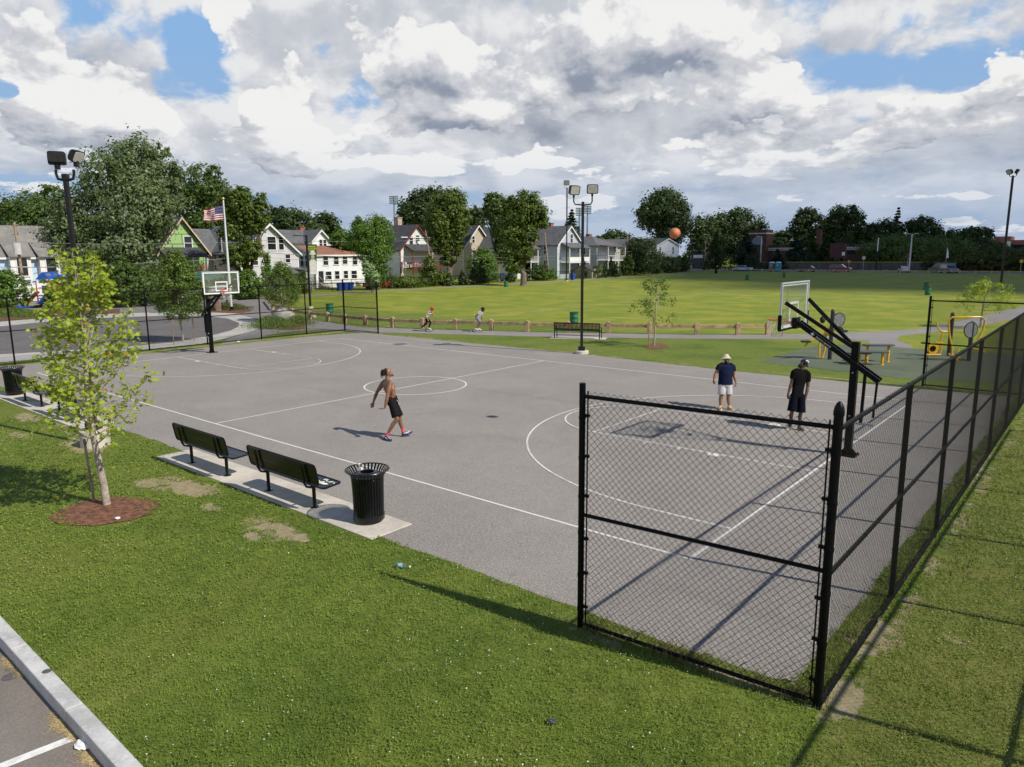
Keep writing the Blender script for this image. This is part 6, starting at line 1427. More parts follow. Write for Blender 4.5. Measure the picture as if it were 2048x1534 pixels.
def big_tree(name, label, cat, D, lobes_px, n, leaf, m, trunk_px=None, tr=.35, seed=0, ybase=None, deep=.85, clump=26, bark=None, group=None, shell=.62, asp=.6, flat=False):
    rng = np.random.default_rng(1000+seed); k = D/CF
    lobes = []
    for L in lobes_px:
        px, py, rx, ry = L[:4]; dd = L[4] if len(L) > 4 else 0; c = AD(px, py, D+dd*k); lobes.append((c, (rx*k*.98, rx*k*deep, ry*k)))
    tp = trunk_px if trunk_px is not None else lobes_px[0][0]
    base = AD(tp, 540, D)*V(1, 1, 0); root = thing(name, label, cat, base, group=group)
    C, N = crown(lobes, n, leaf, rng, clump, shell); vs, fs = quads(C-base, N, leaf, asp, rng); npmesh('crown', vs, fs, m, root)
    cz = min(c[2] for c, r in lobes); mb = MB(base); top = max(lobes, key=lambda q_: q_[0][2])[0]
    h = [base, base+V(.1*tr, 0, cz*.5), base*.6+top*.4+V(0, 0, 0)]; h[2][2] = max(cz*.9, .5)
    mb.tube([h[0]-V(0, 0, .2), h[0]+V(0, 0, .3), h[1], h[2], top], [tr*1.5, tr*1.1, tr*.9, tr*.75, tr*.12], 9)
    for i, (c, r) in enumerate(lobes):
        s = h[1]+(h[2]-h[1])*rng.random(); mdl = (s+c)/2+rng.normal(size=3)*r[0]*.15; mb.tube([s, mdl, c+V(0, 0, r[2]*.4)], [tr*.5, tr*.32, tr*.06], 6)
        for j in range(3):
            e = c+rng.normal(size=3)*np.array(r)*.45; mb.tube([mdl, (mdl+e)/2+rng.normal(size=3)*.2, e], [tr*.25, tr*.15, tr*.03], 5)
    mb.build('trunk', bark or BARK, root, smooth=True); return root
def conifer(label, px, ytop, ybase, w, D, seed, m=None, n=2600, group=None):
    rng = np.random.default_rng(seed); k = D/CF; base = AD(px, 540, D)*V(1, 1, 0); H = AD(px, ytop, D)[2]; zb = max(.2, AD(px, ybase, D)[2]); root = thing('conifer_tree', label, 'tree', base, group=group); C = []; N = []
    tiers = 15
    for i in range(tiers):
        f = i/(tiers-1); z = zb+(H-zb)*f**.9; R_ = w*k/2*(1-f)**.85+.12; nb = int(9*(1-f)+4)
        for j in range(nb):
            a = rng.random()*6.28; L = R_*(.7+.4*rng.random()); q_ = int(n/tiers/nb); tt = rng.random(q_)**.7
            p = np.stack([np.cos(a)*L*tt, np.sin(a)*L*tt, z-.28*L*tt+.05*rng.normal(size=q_)], 1)+rng.normal(size=(q_, 3))*(.07*L+.03); C.append(p); N.append(np.tile([math.cos(a)*.4, math.sin(a)*.4, 1.0], (q_, 1))+rng.normal(size=(q_, 3))*.4)
    C = np.concatenate(C); N = np.concatenate(N); vs, fs = quads(C, N, .0020*D*.9, .35, rng); npmesh('crown', vs, fs, m or L_BLUE, root)
    mb = MB(); mb.tube([(0, 0, 0), (0, 0, H*.97)], [.25, .03], 8); mb.build('trunk', BARK, root); return root
# big silver maple left of the green house
big_tree('maple_tree', 'huge silver-leaved maple towering behind the playground at left', 'tree', 84,
         [(268, 330, 62, 50), (215, 360, 55, 50, -20), (318, 365, 46, 50, 10), (265, 420, 75, 60, -40), (175, 430, 62, 60), (150, 480, 50, 50, -20), (310, 440, 36, 46, -10), (225, 490, 70, 50, -50), (272, 520, 42, 45, -30), (190, 540, 45, 40, -20), (335, 390, 32, 28), (128, 405, 30, 26), (250, 300, 25, 22), (310, 305, 28, 20), (352, 360, 20, 26), (262, 560, 45, 35, -40)],
         46000, .18, L_SIL, 272, .75, 1, clump=46, shell=.5)
big_tree('broadleaf_tree', 'dark leafy tree behind the blue house, left of the silver maple', 'tree', 118, [(70, 430, 60, 38), (100, 400, 30, 28), (30, 440, 40, 36), (0, 450, 40, 30), (110, 450, 40, 40), (60, 460, 60, 30)], 15000, .26, L_MID, 70, .5, 2)
big_tree('broadleaf_tree', 'grey-green tree at the left edge of the photo behind the grey roof', 'tree', 128, [(-10, 430, 40, 26), (10, 450, 40, 26)], 4000, .28, L_MID, 0, .4, 3)
big_tree('broadleaf_tree', 'tall open-crowned tree behind the green house', 'tree', 125, [(400, 375, 38, 38), (430, 400, 36, 40), (380, 420, 45, 45), (420, 450, 50, 40), (455, 440, 40, 35), (360, 350, 14, 12), (425, 345, 16, 14)], 16000, .25, L_MID, 400, .5, 4)
big_tree('broadleaf_tree', 'olive-green tree with drooping crown right behind the flagpole', 'tree', 86, [(470, 410, 32, 30), (500, 430, 28, 36), (485, 395, 22, 18), (525, 420, 14, 34, -5), (465, 460, 26, 22), (500, 500, 26, 20, -10), (470, 512, 26, 20, -15), (490, 545, 18, 16), (455, 560, 16, 14), (520, 450, 8, 16)], 15000, .17, L_OAK, 493, .3, 5, clump=20, shell=.45)
big_tree('broadleaf_tree', 'dark tree mass behind the grey house roof', 'tree', 150, [(590, 455, 40, 30), (570, 440, 26, 22), (545, 445, 24, 26), (620, 465, 30, 20)], 9000, .30, L_DARK, 590, .5, 6)
big_tree('broadleaf_tree', 'dark round tree behind the chimney house', 'tree', 155, [(650, 450, 26, 20), (638, 468, 26, 18), (668, 462, 14, 16)], 5500, .30, L_DARK, 650, .4, 7)
big_tree('broadleaf_tree', 'low bright green tree right of the white gabled house', 'tree', 112, [(685, 478, 24, 16), (700, 488, 20, 12)], 3500, .22, L_LITE, 690, .3, 8)
big_tree('broadleaf_tree', 'bushy green elm leaning over the end of the white red-roofed house', 'tree', 98, [(742, 465, 34, 30), (725, 480, 30, 25), (765, 475, 22, 30), (745, 500, 36, 28), (755, 530, 22, 26), (720, 450, 16, 14), (762, 448, 18, 14), (748, 555, 16, 18)], 16000, .17, L_LITE, 748, .3, 9, clump=22, asp=.45)
big_tree('broadleaf_tree', 'young pale-leaved tree beside the red parked car', 'tree', 90, [(737, 540, 12, 14), (745, 555, 14, 14), (731, 528, 7, 9)], 2500, .13, leafmat('pale_back_leaves', (.12, .22, .05), (.42, .55, .30), .3), 742, .08, 10)
big_tree('broadleaf_tree', 'vine-clad shrub left of the cream house', 'tree', 100, [(752, 575, 14, 14), (760, 552, 10, 14)], 1500, .15, L_OAK, 758, .08, 11)
big_tree('broadleaf_tree', 'massive dark oak behind the cream house with red porch', 'tree', 150, [(850, 425, 40, 38), (870, 410, 34, 28), (825, 440, 30, 36), (815, 450, 20, 30), (845, 400, 25, 18)], 13000, .30, L_DARK, 850, .6, 12)
big_tree('broadleaf_tree', 'big sunlit oak with forked trunk between the cream and tan houses', 'tree', 112, [(895, 420, 38, 34), (912, 445, 26, 30), (880, 450, 34, 32), (912, 478, 16, 22), (885, 490, 24, 20), (905, 398, 24, 18), (918, 503, 8, 10), (895, 520, 18, 10)], 17000, .21, L_OAK, 898, .55, 13, clump=22, shell=.5)
big_tree('broadleaf_tree', 'second large oak right of the tan house', 'tree', 135, [(990, 415, 20, 28), (1002, 448, 20, 28), (978, 418, 12, 16), (1006, 495, 18, 28)], 10000, .26, L_MID, 995, .5, 14)
big_tree('broadleaf_tree', 'tall lobed oak with bare trunk before the white gabled house', 'tree', 108, [(1050, 410, 30, 24), (1070, 430, 24, 24), (1035, 440, 30, 28), (1085, 445, 12, 16), (1020, 470, 26, 22), (1045, 505, 22, 18), (1055, 470, 22, 20), (1028, 525, 20, 22), (1018, 408, 12, 14)], 16000, .20, L_OAK, 1047, .45, 15, clump=20, shell=.5)
conifer('dark spruce with ragged top behind the lavender house', 1143, 422, 500, 60, 170, 16, n=3500)
big_tree('broadleaf_tree', 'low dark trees between the tan house and the oak', 'tree', 160, [(950, 440, 24, 22), (945, 470, 22, 22)], 4000, .3, L_DARK, 950, .4, 17)
big_tree('broadleaf_tree', 'dark low round tree behind the brown hip roof', 'tree', 230, [(1228, 478, 26, 12), (1245, 482, 20, 12), (1198, 482, 12, 8)], 4500, .42, L_DARK, 1228, .5, 18)
big_tree('broadleaf_tree', 'large round dark tree standing alone above the flying ball', 'tree', 195, [(1325, 420, 40, 34), (1345, 445, 34, 34), (1300, 435, 26, 26), (1355, 425, 22, 30), (1330, 398, 26, 16), (1335, 475, 30, 20), (1290, 420, 12, 12)], 17000, .33, L_DARK, 1333, .8, 19)
hedge_trees = [(1385, 505, 30, 40, 188), (1400, 450, 24, 24, 235), (1425, 470, 24, 40, 230), (1365, 530, 20, 22, 176)]
for i, (px, py, rx, ry, D) in enumerate([(1404, 480, 26, 44, 220), (1440, 475, 24, 44, 232)]):
    big_tree('broadleaf_tree', ['dark tree just right of the flying ball, rising behind the garage', 'dark tree between the garage and the broad oak'][i], 'tree', D, [(px, py, rx, ry), (px-8, py-20, rx*.7, ry*.5), (px+8, py+15, rx*.9, ry*.5)], 5500, .4, L_DARK, px, .5, 20+i, group='dark trees beyond the ball ground')
big_tree('broadleaf_tree', 'broad dark oak left of the brick tower', 'tree', 232, [(1460, 450, 34, 24), (1490, 450, 34, 22), (1515, 465, 18, 18), (1450, 480, 40, 30), (1490, 490, 40, 26), (1480, 432, 26, 12)], 12000, .40, L_DARK, 1480, .7, 23)
for i, (px, yt, w, D, n) in enumerate([(1490, 470, 90, 190, 6500), (1430, 465, 70, 200, 5000), (1590, 478, 84, 192, 6000), (1618, 466, 92, 194, 6500), (1553, 500, 50, 190, 3400), (1648, 482, 84, 191, 5500)]):
    conifer(['dark pine in front of the school left wing', 'dark pine left of the broad oak', 'dark pine right of the portable toilets', 'taller dark pine left of the scoreboard', 'small dark pine under the brick tower', 'dark pine touching the scoreboard'][i], px, yt, 542, w, D, 40+i, n=n, m=L_DARK if i % 2 else L_BLUE)
for i, sp_ in enumerate([((1562, 480, 16, 16), (1556, 492, 18, 14)), ((1615, 435, 22, 16), (1600, 455, 22, 20), (1630, 450, 20, 20), (1590, 475, 20, 18), (1625, 480, 30, 20), (1610, 500, 34, 16)), ((1690, 430, 26, 18), (1705, 450, 24, 22), (1670, 450, 22, 22), (1690, 475, 36, 22), (1725, 465, 14, 18), (1660, 490, 26, 16), (1700, 500, 36, 16)),
                         ((1765, 462, 26, 18), (1745, 470, 20, 18), (1790, 465, 16, 16), (1770, 490, 40, 18)), ((1838, 450, 22, 14), (1850, 465, 30, 20), (1880, 475, 22, 18), (1830, 485, 30, 20), (1875, 495, 30, 16)), ((1935, 470, 22, 14), (1960, 472, 22, 16), (1945, 490, 34, 16), (1970, 495, 20, 14)), ((2000, 505, 16, 14), (2045, 512, 20, 10))]):
    big_tree('broadleaf_tree', ['dark tree right beside the brick tower', 'airy dark tree left of the red chimney', 'tall airy dark tree behind the scoreboard', 'dark tree below the pointed spruce', 'dark tree group right of the pointed spruce', 'dark rounded trees left of the apartment block', 'low dark tree before the apartment block'][i], 'tree', 245, list(sp_), 2500+1800*len(sp_), .42, L_DARK, sp_[0][0], .5, 50+i)
conifer('pointed dark spruce rising above the trees on the right', 1787, 418, 500, 46, 250, 60, n=3000)
for i, (px, py, rx, ry) in enumerate([(1765, 500, 40, 22), (1810, 498, 34, 20), (1855, 495, 34, 18), (1740, 515, 30, 18), (1900, 500, 36, 20)]):
    big_tree('broadleaf_tree', ['olive low tree by the foul pole', 'olive low tree behind the double street light', 'olive low tree above the side street', 'small low tree at the fence corner', 'olive low tree behind the hedge left of the feather banner'][i], 'tree', 200+i*4, [(px, py, rx, ry), (px+12, py+12, rx*.8, ry*.8)], 5000, .30, L_MID, px, .3, 70+i)
rng = np.random.default_rng(88); base = V(-60, 262, 0)
lob = []
for px in range(1375, 2060, 11):
    c = AY(px, 540, 262+rng.random()*20); H = float(np.interp(px, [1375, 1450, 1540, 1600, 1700, 1800, 1880, 1900, 1990, 2060], [500, 478, 482, 478, 470, 468, 480, 490, 497, 505])); z = AY(px, H+rng.random()*9, 265)[2]; lob.append((V(c[0], c[1], z*.55), (3.2, 3, z*.46)))
C, N = crown(lob, 30000, .5, rng, 24); vs, fs = quads(C-base, N, .5, .6, rng); tag(npmesh('woodland', vs, fs, L_DARK), 'dark continuous band of distant trees beyond the school and the street', 'woodland', None, 'stuff').location = tuple(base)
# long hedge along the street on the right
rng = np.random.default_rng(90); hx0, hx1 = AY(1845, 540, 181)[0], 18; n = 34; base = V((hx0+hx1)/2, 182.5, 0)
lob = [(V(hx0+(hx1-hx0)*(i+.5)/n, 182.5+rng.normal()*.4, 2.1+rng.random()*.8), (1.3, 1.5, 2.4+rng.random()*.8)) for i in range(n)]
C, N = crown(lob, 26000, .2, rng, 24); vs, fs = quads(C-base, N, .2, .6, rng); h_ = thing('hedge', 'long tall dark hedge along the street at the far right', 'hedge', base); npmesh('foliage', vs, fs, leafmat('hedge_leaves', (.03, .055, .012), (.09, .10, .02), .2, .4), h_)
# shrubs and small trees along the house fence
def shrub(label, px, X, pyt, w, m, n, leaf, seed, hz=None, name='shrub', group=None, conic=False):
    g = behind(px, X); k = DEP(g)/CF; H = AX(px, pyt, X)[2]; r = w*k/2; rng = np.random.default_rng(seed); root = thing(name, label, name.replace('_', ' '), g, group=group)
    if conic: lob = [(V(0, 0, H*f), (r*(1-f*.8), r*(1-f*.8), H*.22)) for f in (.2, .4, .6, .78, .9)]
    else: lob = [(V(rng.normal()*r*.3, rng.normal()*r*.3, H*(.35+.2*rng.random())), (r*.8, r*.8, H*.45)) for _ in range(3)]+[(V(rng.normal()*r*.35, 0, H*.72), (r*.5, r*.5, H*.28)) for _ in range(2)]
    C, N = crown(lob, n, leaf, rng, 18); vs, fs = quads(C, N, leaf, .6, rng); npmesh('foliage', vs, fs, m, root)
    mb = MB(); mb.tube([(0, 0, 0), (0, 0, H*.7)], [.08, .03], 6)
    for j in range(4): mb.tube([(0, 0, H*.15), tuple(V(rng.normal()*r*.4, rng.normal()*r*.4, H*.6))], [.04, .015], 5)
    mb.build('stem', BARK, root); return root
SH = [('big leafy shrub at the left edge below the utility pole', 12, -76, 537, 60, L_LITE, 4500, .13), ('rounded shrub left of the flowering bush', 95, -68, 575, 24, L_LITE, 1500, .10), ('green willow-like bush behind the playground', 250, -68, 520, 70, L_MID, 6500, .13), ('dense green bush right of the playground', 205, -70, 545, 40, L_MID, 3000, .13),
      ('dark bush between the silver maple and the canopy', 300, -72, 540, 60, L_MID, 4500, .14), ('bush mass behind the green canopy', 385, -74, 560, 60, L_MID, 2500, .14), ('green bush behind the left backboard', 485, -70, 545, 50, L_LITE, 3500, .12), ('bright vine column climbing the leaning pole', 535, -75, 505, 18, L_LITE, 1500, .12), ('leafy bush left of the young roadside tree', 510, -70, 555, 40, L_LITE, 3000, .12),
      ('narrow shrub beside the banner lamp post', 610, -73, 542, 24, L_OAK, 1500, .12), ('low bush below the porch of the grey house', 585, -72, 563, 30, L_LITE, 1500, .11), ('vine-covered bush before the cream house porch', 858, -75, 510, 34, L_OAK, 3000, .14), ('low hedge bush below the cream house', 800, -76, 553, 80, L_OAK, 4000, .14), ('low bush right of the red car', 835, -75, 555, 40, L_MID, 1600, .14),
      ('spreading bush right of the cream house', 885, -75, 545, 40, L_OAK, 2200, .15), ('big round green bush before the tan house', 972, -77, 500, 52, L_LITE, 7000, .16), ('green bush left of the dark wheeled bins', 1070, -76, 530, 46, L_MID, 2500, .15), ('light shrub before the lavender house', 1092, -74, 540, 44, L_LITE, 2200, .13), ('thin shrub before the hip-roofed house', 1195, -73, 530, 26, L_OAK, 1200, .13),
      ('big dark shrub mass by the wooden pole left of the ball', 1278, -76, 478, 54, L_DARK, 9000, .20), ('tall dark shrub below the long white house', 1305, -77, 505, 40, L_DARK, 4500, .20), ('dark green bush left of the timber shed', 1335, -78, 515, 46, L_DARK, 4000, .20), ('dark bush under the white gable', 1365, -80, 513, 40, L_DARK, 3500, .22), ('small bush right of the timber shed', 1413, -83, 522, 18, L_MID, 1200, .2),
      ('dark bush at the end of the far fence', 1255, -76, 508, 26, L_MID, 2500, .18)]
for i, s in enumerate(SH): shrub(s[0], s[1], s[2], s[3], s[4], s[5], s[6], s[7], 200+i)
for i, (px, yt, w, X) in enumerate([(898, 547, 20, -73.5), (925, 545, 22, -73.5), (948, 530, 24, -73), (964, 525, 26, -73), (1021, 540, 22, -73.5), (1050, 545, 18, -74), (1168, 520, 16, -73), (1210, 528, 20, -73), (1232, 527, 20, -73), (1222, 515, 14, -74)]):
    shrub(['first clipped dark evergreen right of the cream house', 'second small evergreen left of the round bush', 'taller evergreen just left of the round bush', 'evergreen merged with the foot of the round bush', 'evergreen right of the small drum bin', 'small evergreen under the lobed oak', 'slim evergreen beside the central lamp post', 'small dark evergreen before the hip-roofed house', 'squat dark evergreen right of its twin before the hip-roofed house', 'thin pointed evergreen between the two squat ones'][i], px, X, yt, w, L_DARK, 1800, .13, 300+i, name='evergreen', conic=True)
# low plants in the beds
def ground_plants(label, px, py, rx, ry, h, n, m, seed, leaf=.06):
    g = G(px, py); rng = np.random.default_rng(seed); root = thing('bedding_plants', label, 'plants', g); q_ = rng.normal(size=(n, 2))*[rx*.5, ry*.5]; C = np.c_[q_, h*rng.random(n)*np.exp(-(q_[:, 0]/rx)**2-(q_[:, 1]/ry)**2)+.03]; N = rng.normal(size=(n, 3))+[0, 0, .6]
    vs, fs = quads(C, N, leaf, .4, rng); npmesh('foliage', vs, fs, m, root)
ground_plants('flowering perennials round the boulder in the mulch bed', 545, 655, 2.2, 1.2, .8, 4200, L_YOUNG, 400, .05); ground_plants('low shrubs right of the boulder', 595, 648, 1.6, .8, .6, 2400, L_YOUNG, 401, .05)
ground_plants('low planting below the kiosk shelter', 455, 618, 2.5, 1.5, .6, 2600, L_MID, 402); ground_plants('ground cover at the playground edge, far left', 30, 630, 5, 1.6, .6, 6000, L_YOUNG, 403); ground_plants('ground cover behind the splash pad', 300, 600, 8, 2, .6, 5000, L_MID, 404, .08); ground_plants('flowering bush before the play structure', 85, 596, 1.6, 1.2, 3.2, 2500, L_YOUNG, 405, .07)

# ---------------------------------------------------------------- young trees with real branches
def maple_leaf_mesh(C, N, size, rng):
    """five-lobed leaves as fans round a raised centre"""
    ang = np.array([90, 112, 140, 160, 188, 215, 250, 270, 290, 325, 352, 20, 40, 68])*PI/180; rad = np.array([1.0, .52, .92, .45, .80, .50, .42, .30, .42, .50, .80, .45, .92, .52])
    n = len(C); N = N/np.linalg.norm(N, axis=1)[:, None]; r = rng.normal(size=(n, 3)); u = np.cross(N, r); u /= np.linalg.norm(u, axis=1)[:, None]; v = np.cross(N, u); s = size*(.65+.6*rng.random(n)); k = len(ang)
    rim = C[:, None]+(u[:, None]*(np.cos(ang)*rad)[None, :, None]+v[:, None]*(np.sin(ang)*rad)[None, :, None])*s[:, None, None]-N[:, None]*(s*.22)[:, None, None]*(rad**2)[None, :, None]
    vs = np.concatenate([C[:, None], rim], 1).reshape(-1, 3); b = (np.arange(n)*(k+1))[:, None, None]; i = np.arange(k); tri = np.stack([np.zeros(k, int), 1+i, 1+(i+1) % k], 1)[None]; return vs, (b+tri).reshape(-1, 3)
def young_tree(name, label, base, H, z0, env, nb, nsub, nl, leaf, lm, bark, r0, seed, lean=(0, 0), lobed=False, leaders=3, asc=1.0, spread=.1, drop=None):
    rng = np.random.default_rng(seed); root = thing(name, label, 'tree', base); mb = MB(); C = []; N = []
    def trunk(z): return V(lean[0]*z/H+.05*math.sin(z*1.3+seed), lean[1]*z/H+.04*math.cos(z*1.7), z)
    zs = np.linspace(0, H*.93, 12); mb.tube([trunk(z)-V(0, 0, .1 if z == 0 else 0) for z in zs], [r0*(1-.88*(z/H))+.004 for z in zs], 10)
    def cluster(p, k, s):
        d = rng.normal(size=(k, 3)); C.append(p+d*s*[1, 1, .8]); N.append(rng.normal(size=(k, 3))*.55+np.array([0, 0, .9])+d*.3)
    for i in range(nb):
        f = (i+.5)/nb; z = z0+(H*.9-z0)*f; a = i*2.399+rng.normal()*.35; p0 = trunk(z); zt = min(H*1.0, z+(.35+.45*rng.random())*asc*(H-z0)*.28*(1.1-.5*f)); R_ = float(np.interp(zt, env[0], env[1]))*(.72+.38*rng.random())
        if drop and rng.random() < drop: continue
        tip = trunk(zt)*V(1, 1, 0)+V(math.cos(a)*R_, math.sin(a)*R_, zt); mdl = p0+(tip-p0)*.5+V(math.cos(a), math.sin(a), 0)*R_*.10-V(0, 0, .06*R_)
        pts = [p0, p0+(mdl-p0)*.55+rng.normal(size=3)*.015, mdl, mdl+(tip-mdl)*.55+rng.normal(size=3)*.02, tip]; rr = r0*(.27-.12*f); mb.tube(pts, [rr, rr*.7, rr*.5, rr*.3, rr*.1], 6)
        for j in range(nsub):
            t_ = .30+.70*(j+rng.random()*.6)/nsub; t_ = min(t_, 1); idx = min(int(t_*4), 3); fr = t_*4-idx; s = pts[idx]+(pts[idx+1]-pts[idx])*fr
            d = V(math.cos(a), math.sin(a), 0)*.35+rng.normal(size=3)*.75+V(0, 0, .35); d /= np.linalg.norm(d); L = R_*(.20+.18*rng.random())*(1.15-.4*t_); e = s+d*L; mb.tube([s, (s+e)/2+rng.normal(size=3)*.01, e], [rr*.28, rr*.18, rr*.06], 4)
            for q_ in (.35, .7, 1.0): cluster(s+(e-s)*q_, nl, spread)
        cluster(tip, nl*2, spread)
    for i in range(leaders):
        a = rng.random()*6.28; p0 = trunk(H*(.55+.3*rng.random())); tip = p0*V(1, 1, 0)+V(math.cos(a)*.22*H*.3, math.sin(a)*.22*H*.3, H*(.9+.12*rng.random())); mb.tube([p0, (p0+tip)/2+V(math.cos(a), math.sin(a), 0)*.08, tip], [r0*.25, r0*.15, r0*.05], 5)
        for q_ in np.linspace(.3, 1, 6): cluster(p0+(tip-p0)*q_, nl, spread*.8)
    mb.build('trunk', bark, root, smooth=True); C = np.concatenate(C); N = np.concatenate(N)
    vs, fs = maple_leaf_mesh(C, N, leaf, rng) if lobed else quads(C, N, leaf, .55, rng); npmesh('crown', vs, fs, lm, root); return root
g = G(208, 1010)
young_tree('maple_tree', 'young maple with bright yellow-green leaves in a round mulch bed at left', g, 4.72, 1.15, ([1.1, 1.7, 2.3, 2.9, 3.5, 4.1, 4.7, 5.1], [.62, 1.02, 1.12, 1.02, .80, .55, .34, .2]), 54, 6, 3, .062, L_YEL, BARKP, .068, 21, lean=(-.05*RX[0], -.05*RX[1]), lobed=True, leaders=9, asc=1.25, spread=.095)
# support stakes of the young maple
mb = MB(); s0 = G(189, 1004)-g; tp = s0+V(0, 0, 1.25)+RX*-.06
mb.tube([s0-V(0, 0, .1), tp], .026, 8); st = mb.build('tree_stake', POLEW, None, smooth=True); st.location = tuple(g); tag(st, 'leaning wooden support stake beside the young maple trunk', 'stake')
mb = MB(); mb.tube([tp-V(0, 0, .15), tp*.5+V(0, 0, .75), V(0, 0, .95)], .008, 5); mb.build('strap', BLACK, st)
g = G(1309, 692); young_tree('young_tree', 'small open young tree in a mulch circle right of the slatted bench', g, 3.62, 1.05, ([1, 1.5, 2, 2.6, 3.2, 3.7], [.9, 1.35, 1.15, .95, .8, .3]), 22, 5, 6, .050, L_YOUNG, BARKP, .045, 5, leaders=3, spread=.085, drop=.2)
mb = MB(); mb.tube([V(0, 0, -.1), V(0, 0, 1.25)], .03, 7); st = mb.build('tree_stake', POLEW, None); st.location = tuple(G(1297.5, 690)); tag(st, 'upright wooden stake left of the small young tree', 'stake')
g = G(365, 683); young_tree('young_tree', 'dense oval young tree between the splash pad and the left fence', g, 5.0, 1.15, ([1, 1.6, 2.3, 3.0, 3.8, 4.6, 5], [.7, 1.25, 1.45, 1.35, 1.0, .55, .2]), 60, 6, 14, .062, L_YOUNG, BARKP, .06, 9, leaders=5, spread=.12)
for px, py, lb in ((348, 690, 'left thin stake beside the dense young tree'), (389, 682, 'right thin stake beside the dense young tree')): mb = MB(); mb.tube([V(0, 0, -.1), V(0, 0, 1.35)], .03, 7); st = mb.build('tree_stake', POLEW, None); st.location = tuple(G(px, py)); tag(st, lb, 'stake')
g = G(567, 643); Ht = height_at(g, 524); young_tree('young_tree', 'young round tree rising behind the boulder near the guard rail', g, Ht, 1.0, ([1, Ht*.35, Ht*.55, Ht*.75, Ht], [.7, 1.25, 1.3, .95, .3]), 48, 6, 11, .055, L_YOUNG, BARKP, .06, 13, leaders=4, spread=.13)
g = G(1962, 655); Ht = height_at(g, 560); young_tree('young_tree', 'bright young tree behind the exercise stations at the right edge', g, Ht, 1.0, ([1, Ht*.4, Ht*.6, Ht*.8, Ht], [.7, 1.75, 1.6, 1.2, .4]), 24, 6, 7, .055, L_YEL, BARKP, .06, 17, leaders=4, spread=.11, drop=.15)
# a tree on the right outside the picture; its shade falls by the far bench
young_tree('young_tree', 'small young tree on the court-side lawn outside the picture', V(12, 19, 0), 4.2, 1.1, ([1, 2, 3, 4.2], [.8, 1.4, 1.1, .3]), 30, 5, 8, .055, L_YOUNG, BARKP, .05, 19)
# unseen clouds added on the sun side, laid out to shade the far field
rng = np.random.default_rng(5); CZc = 1500.0; off = SUN/SUN[2]*CZc
mb = MB()
for i in range(230):
    x_, y_ = rng.uniform(-62, 150), 62+270*rng.random()**.85
    e = y_-(72+max(0, -10-x_)*.75)
    if e < 0 or rng.random() > .10+e/45: continue
    p = V(x_, y_, 0)+off
    r = (7+9*rng.random()) if e < 35 else 20+12*rng.random(); mb.ell(p+V(0, 0, rng.random()*14), (r*1.2, r, r*.5), n=12, m=7)
cmat, t, b = newmat('cloud_white'); b.inputs['Base Color'].default_value = (.85, .86, .88, 1); b.inputs['Roughness'].default_value = 1
tag(mb.build('shade_cloud', cmat, smooth=True), None, None, None, 'structure')

# ---------------------------------------------------------------- lawn blades
def inside(P, poly):
    x, y = P[:, 0], P[:, 1]; c = np.zeros(len(P), bool); n = len(poly)
    for i in range(n):
        x0, y0 = poly[i]; x1, y1 = poly[(i+1) % n]; c ^= ((y0 > y) != (y1 > y)) & (x < (x1-x0)*(y-y0)/(y1-y0+1e-12)+x0)
    return c
def hnoise(x, y, s, seed):
    """cheap value noise for numpy arrays"""
    g_ = np.random.default_rng(seed).random((256, 256)); X, Y = x*s, y*s; i, j = np.floor(X).astype(int), np.floor(Y).astype(int); fx, fy = X-i, Y-j; fx = fx*fx*(3-2*fx); fy = fy*fy*(3-2*fy)
    a = g_[i % 256, j % 256]; b = g_[(i+1) % 256, j % 256]; c = g_[i % 256, (j+1) % 256]; d = g_[(i+1) % 256, (j+1) % 256]; return (a*(1-fx)+b*fx)*(1-fy)+(c*(1-fx)+d*fx)*fy
rng = np.random.default_rng(77)
spots = np.array([[*G(px, py)[:2], rx, ry, a] for px, py, rx, ry, a in [(370, 977, .75, .36, 1.0), (300, 968, .6, .25, .75), (560, 1062, .75, .3, .85), (600, 1072, .4, .2, .8), (420, 1012, .5, .2, .72), (170, 892, .9, .4, .85), (60, 835, 1.2, .4, .8), (120, 850, 1.0, .3, .7), (500, 1070, .4, .2, .65), (40, 870, .8, .3, .6), (1880, 1090, .35, 1.0, .5), (1690, 1400, .3, .8, .75), (1740, 1290, .25, .9, .7), (1960, 930, .3, 2.5, .65), (1400, 1330, 1.6, .12, .8)]])
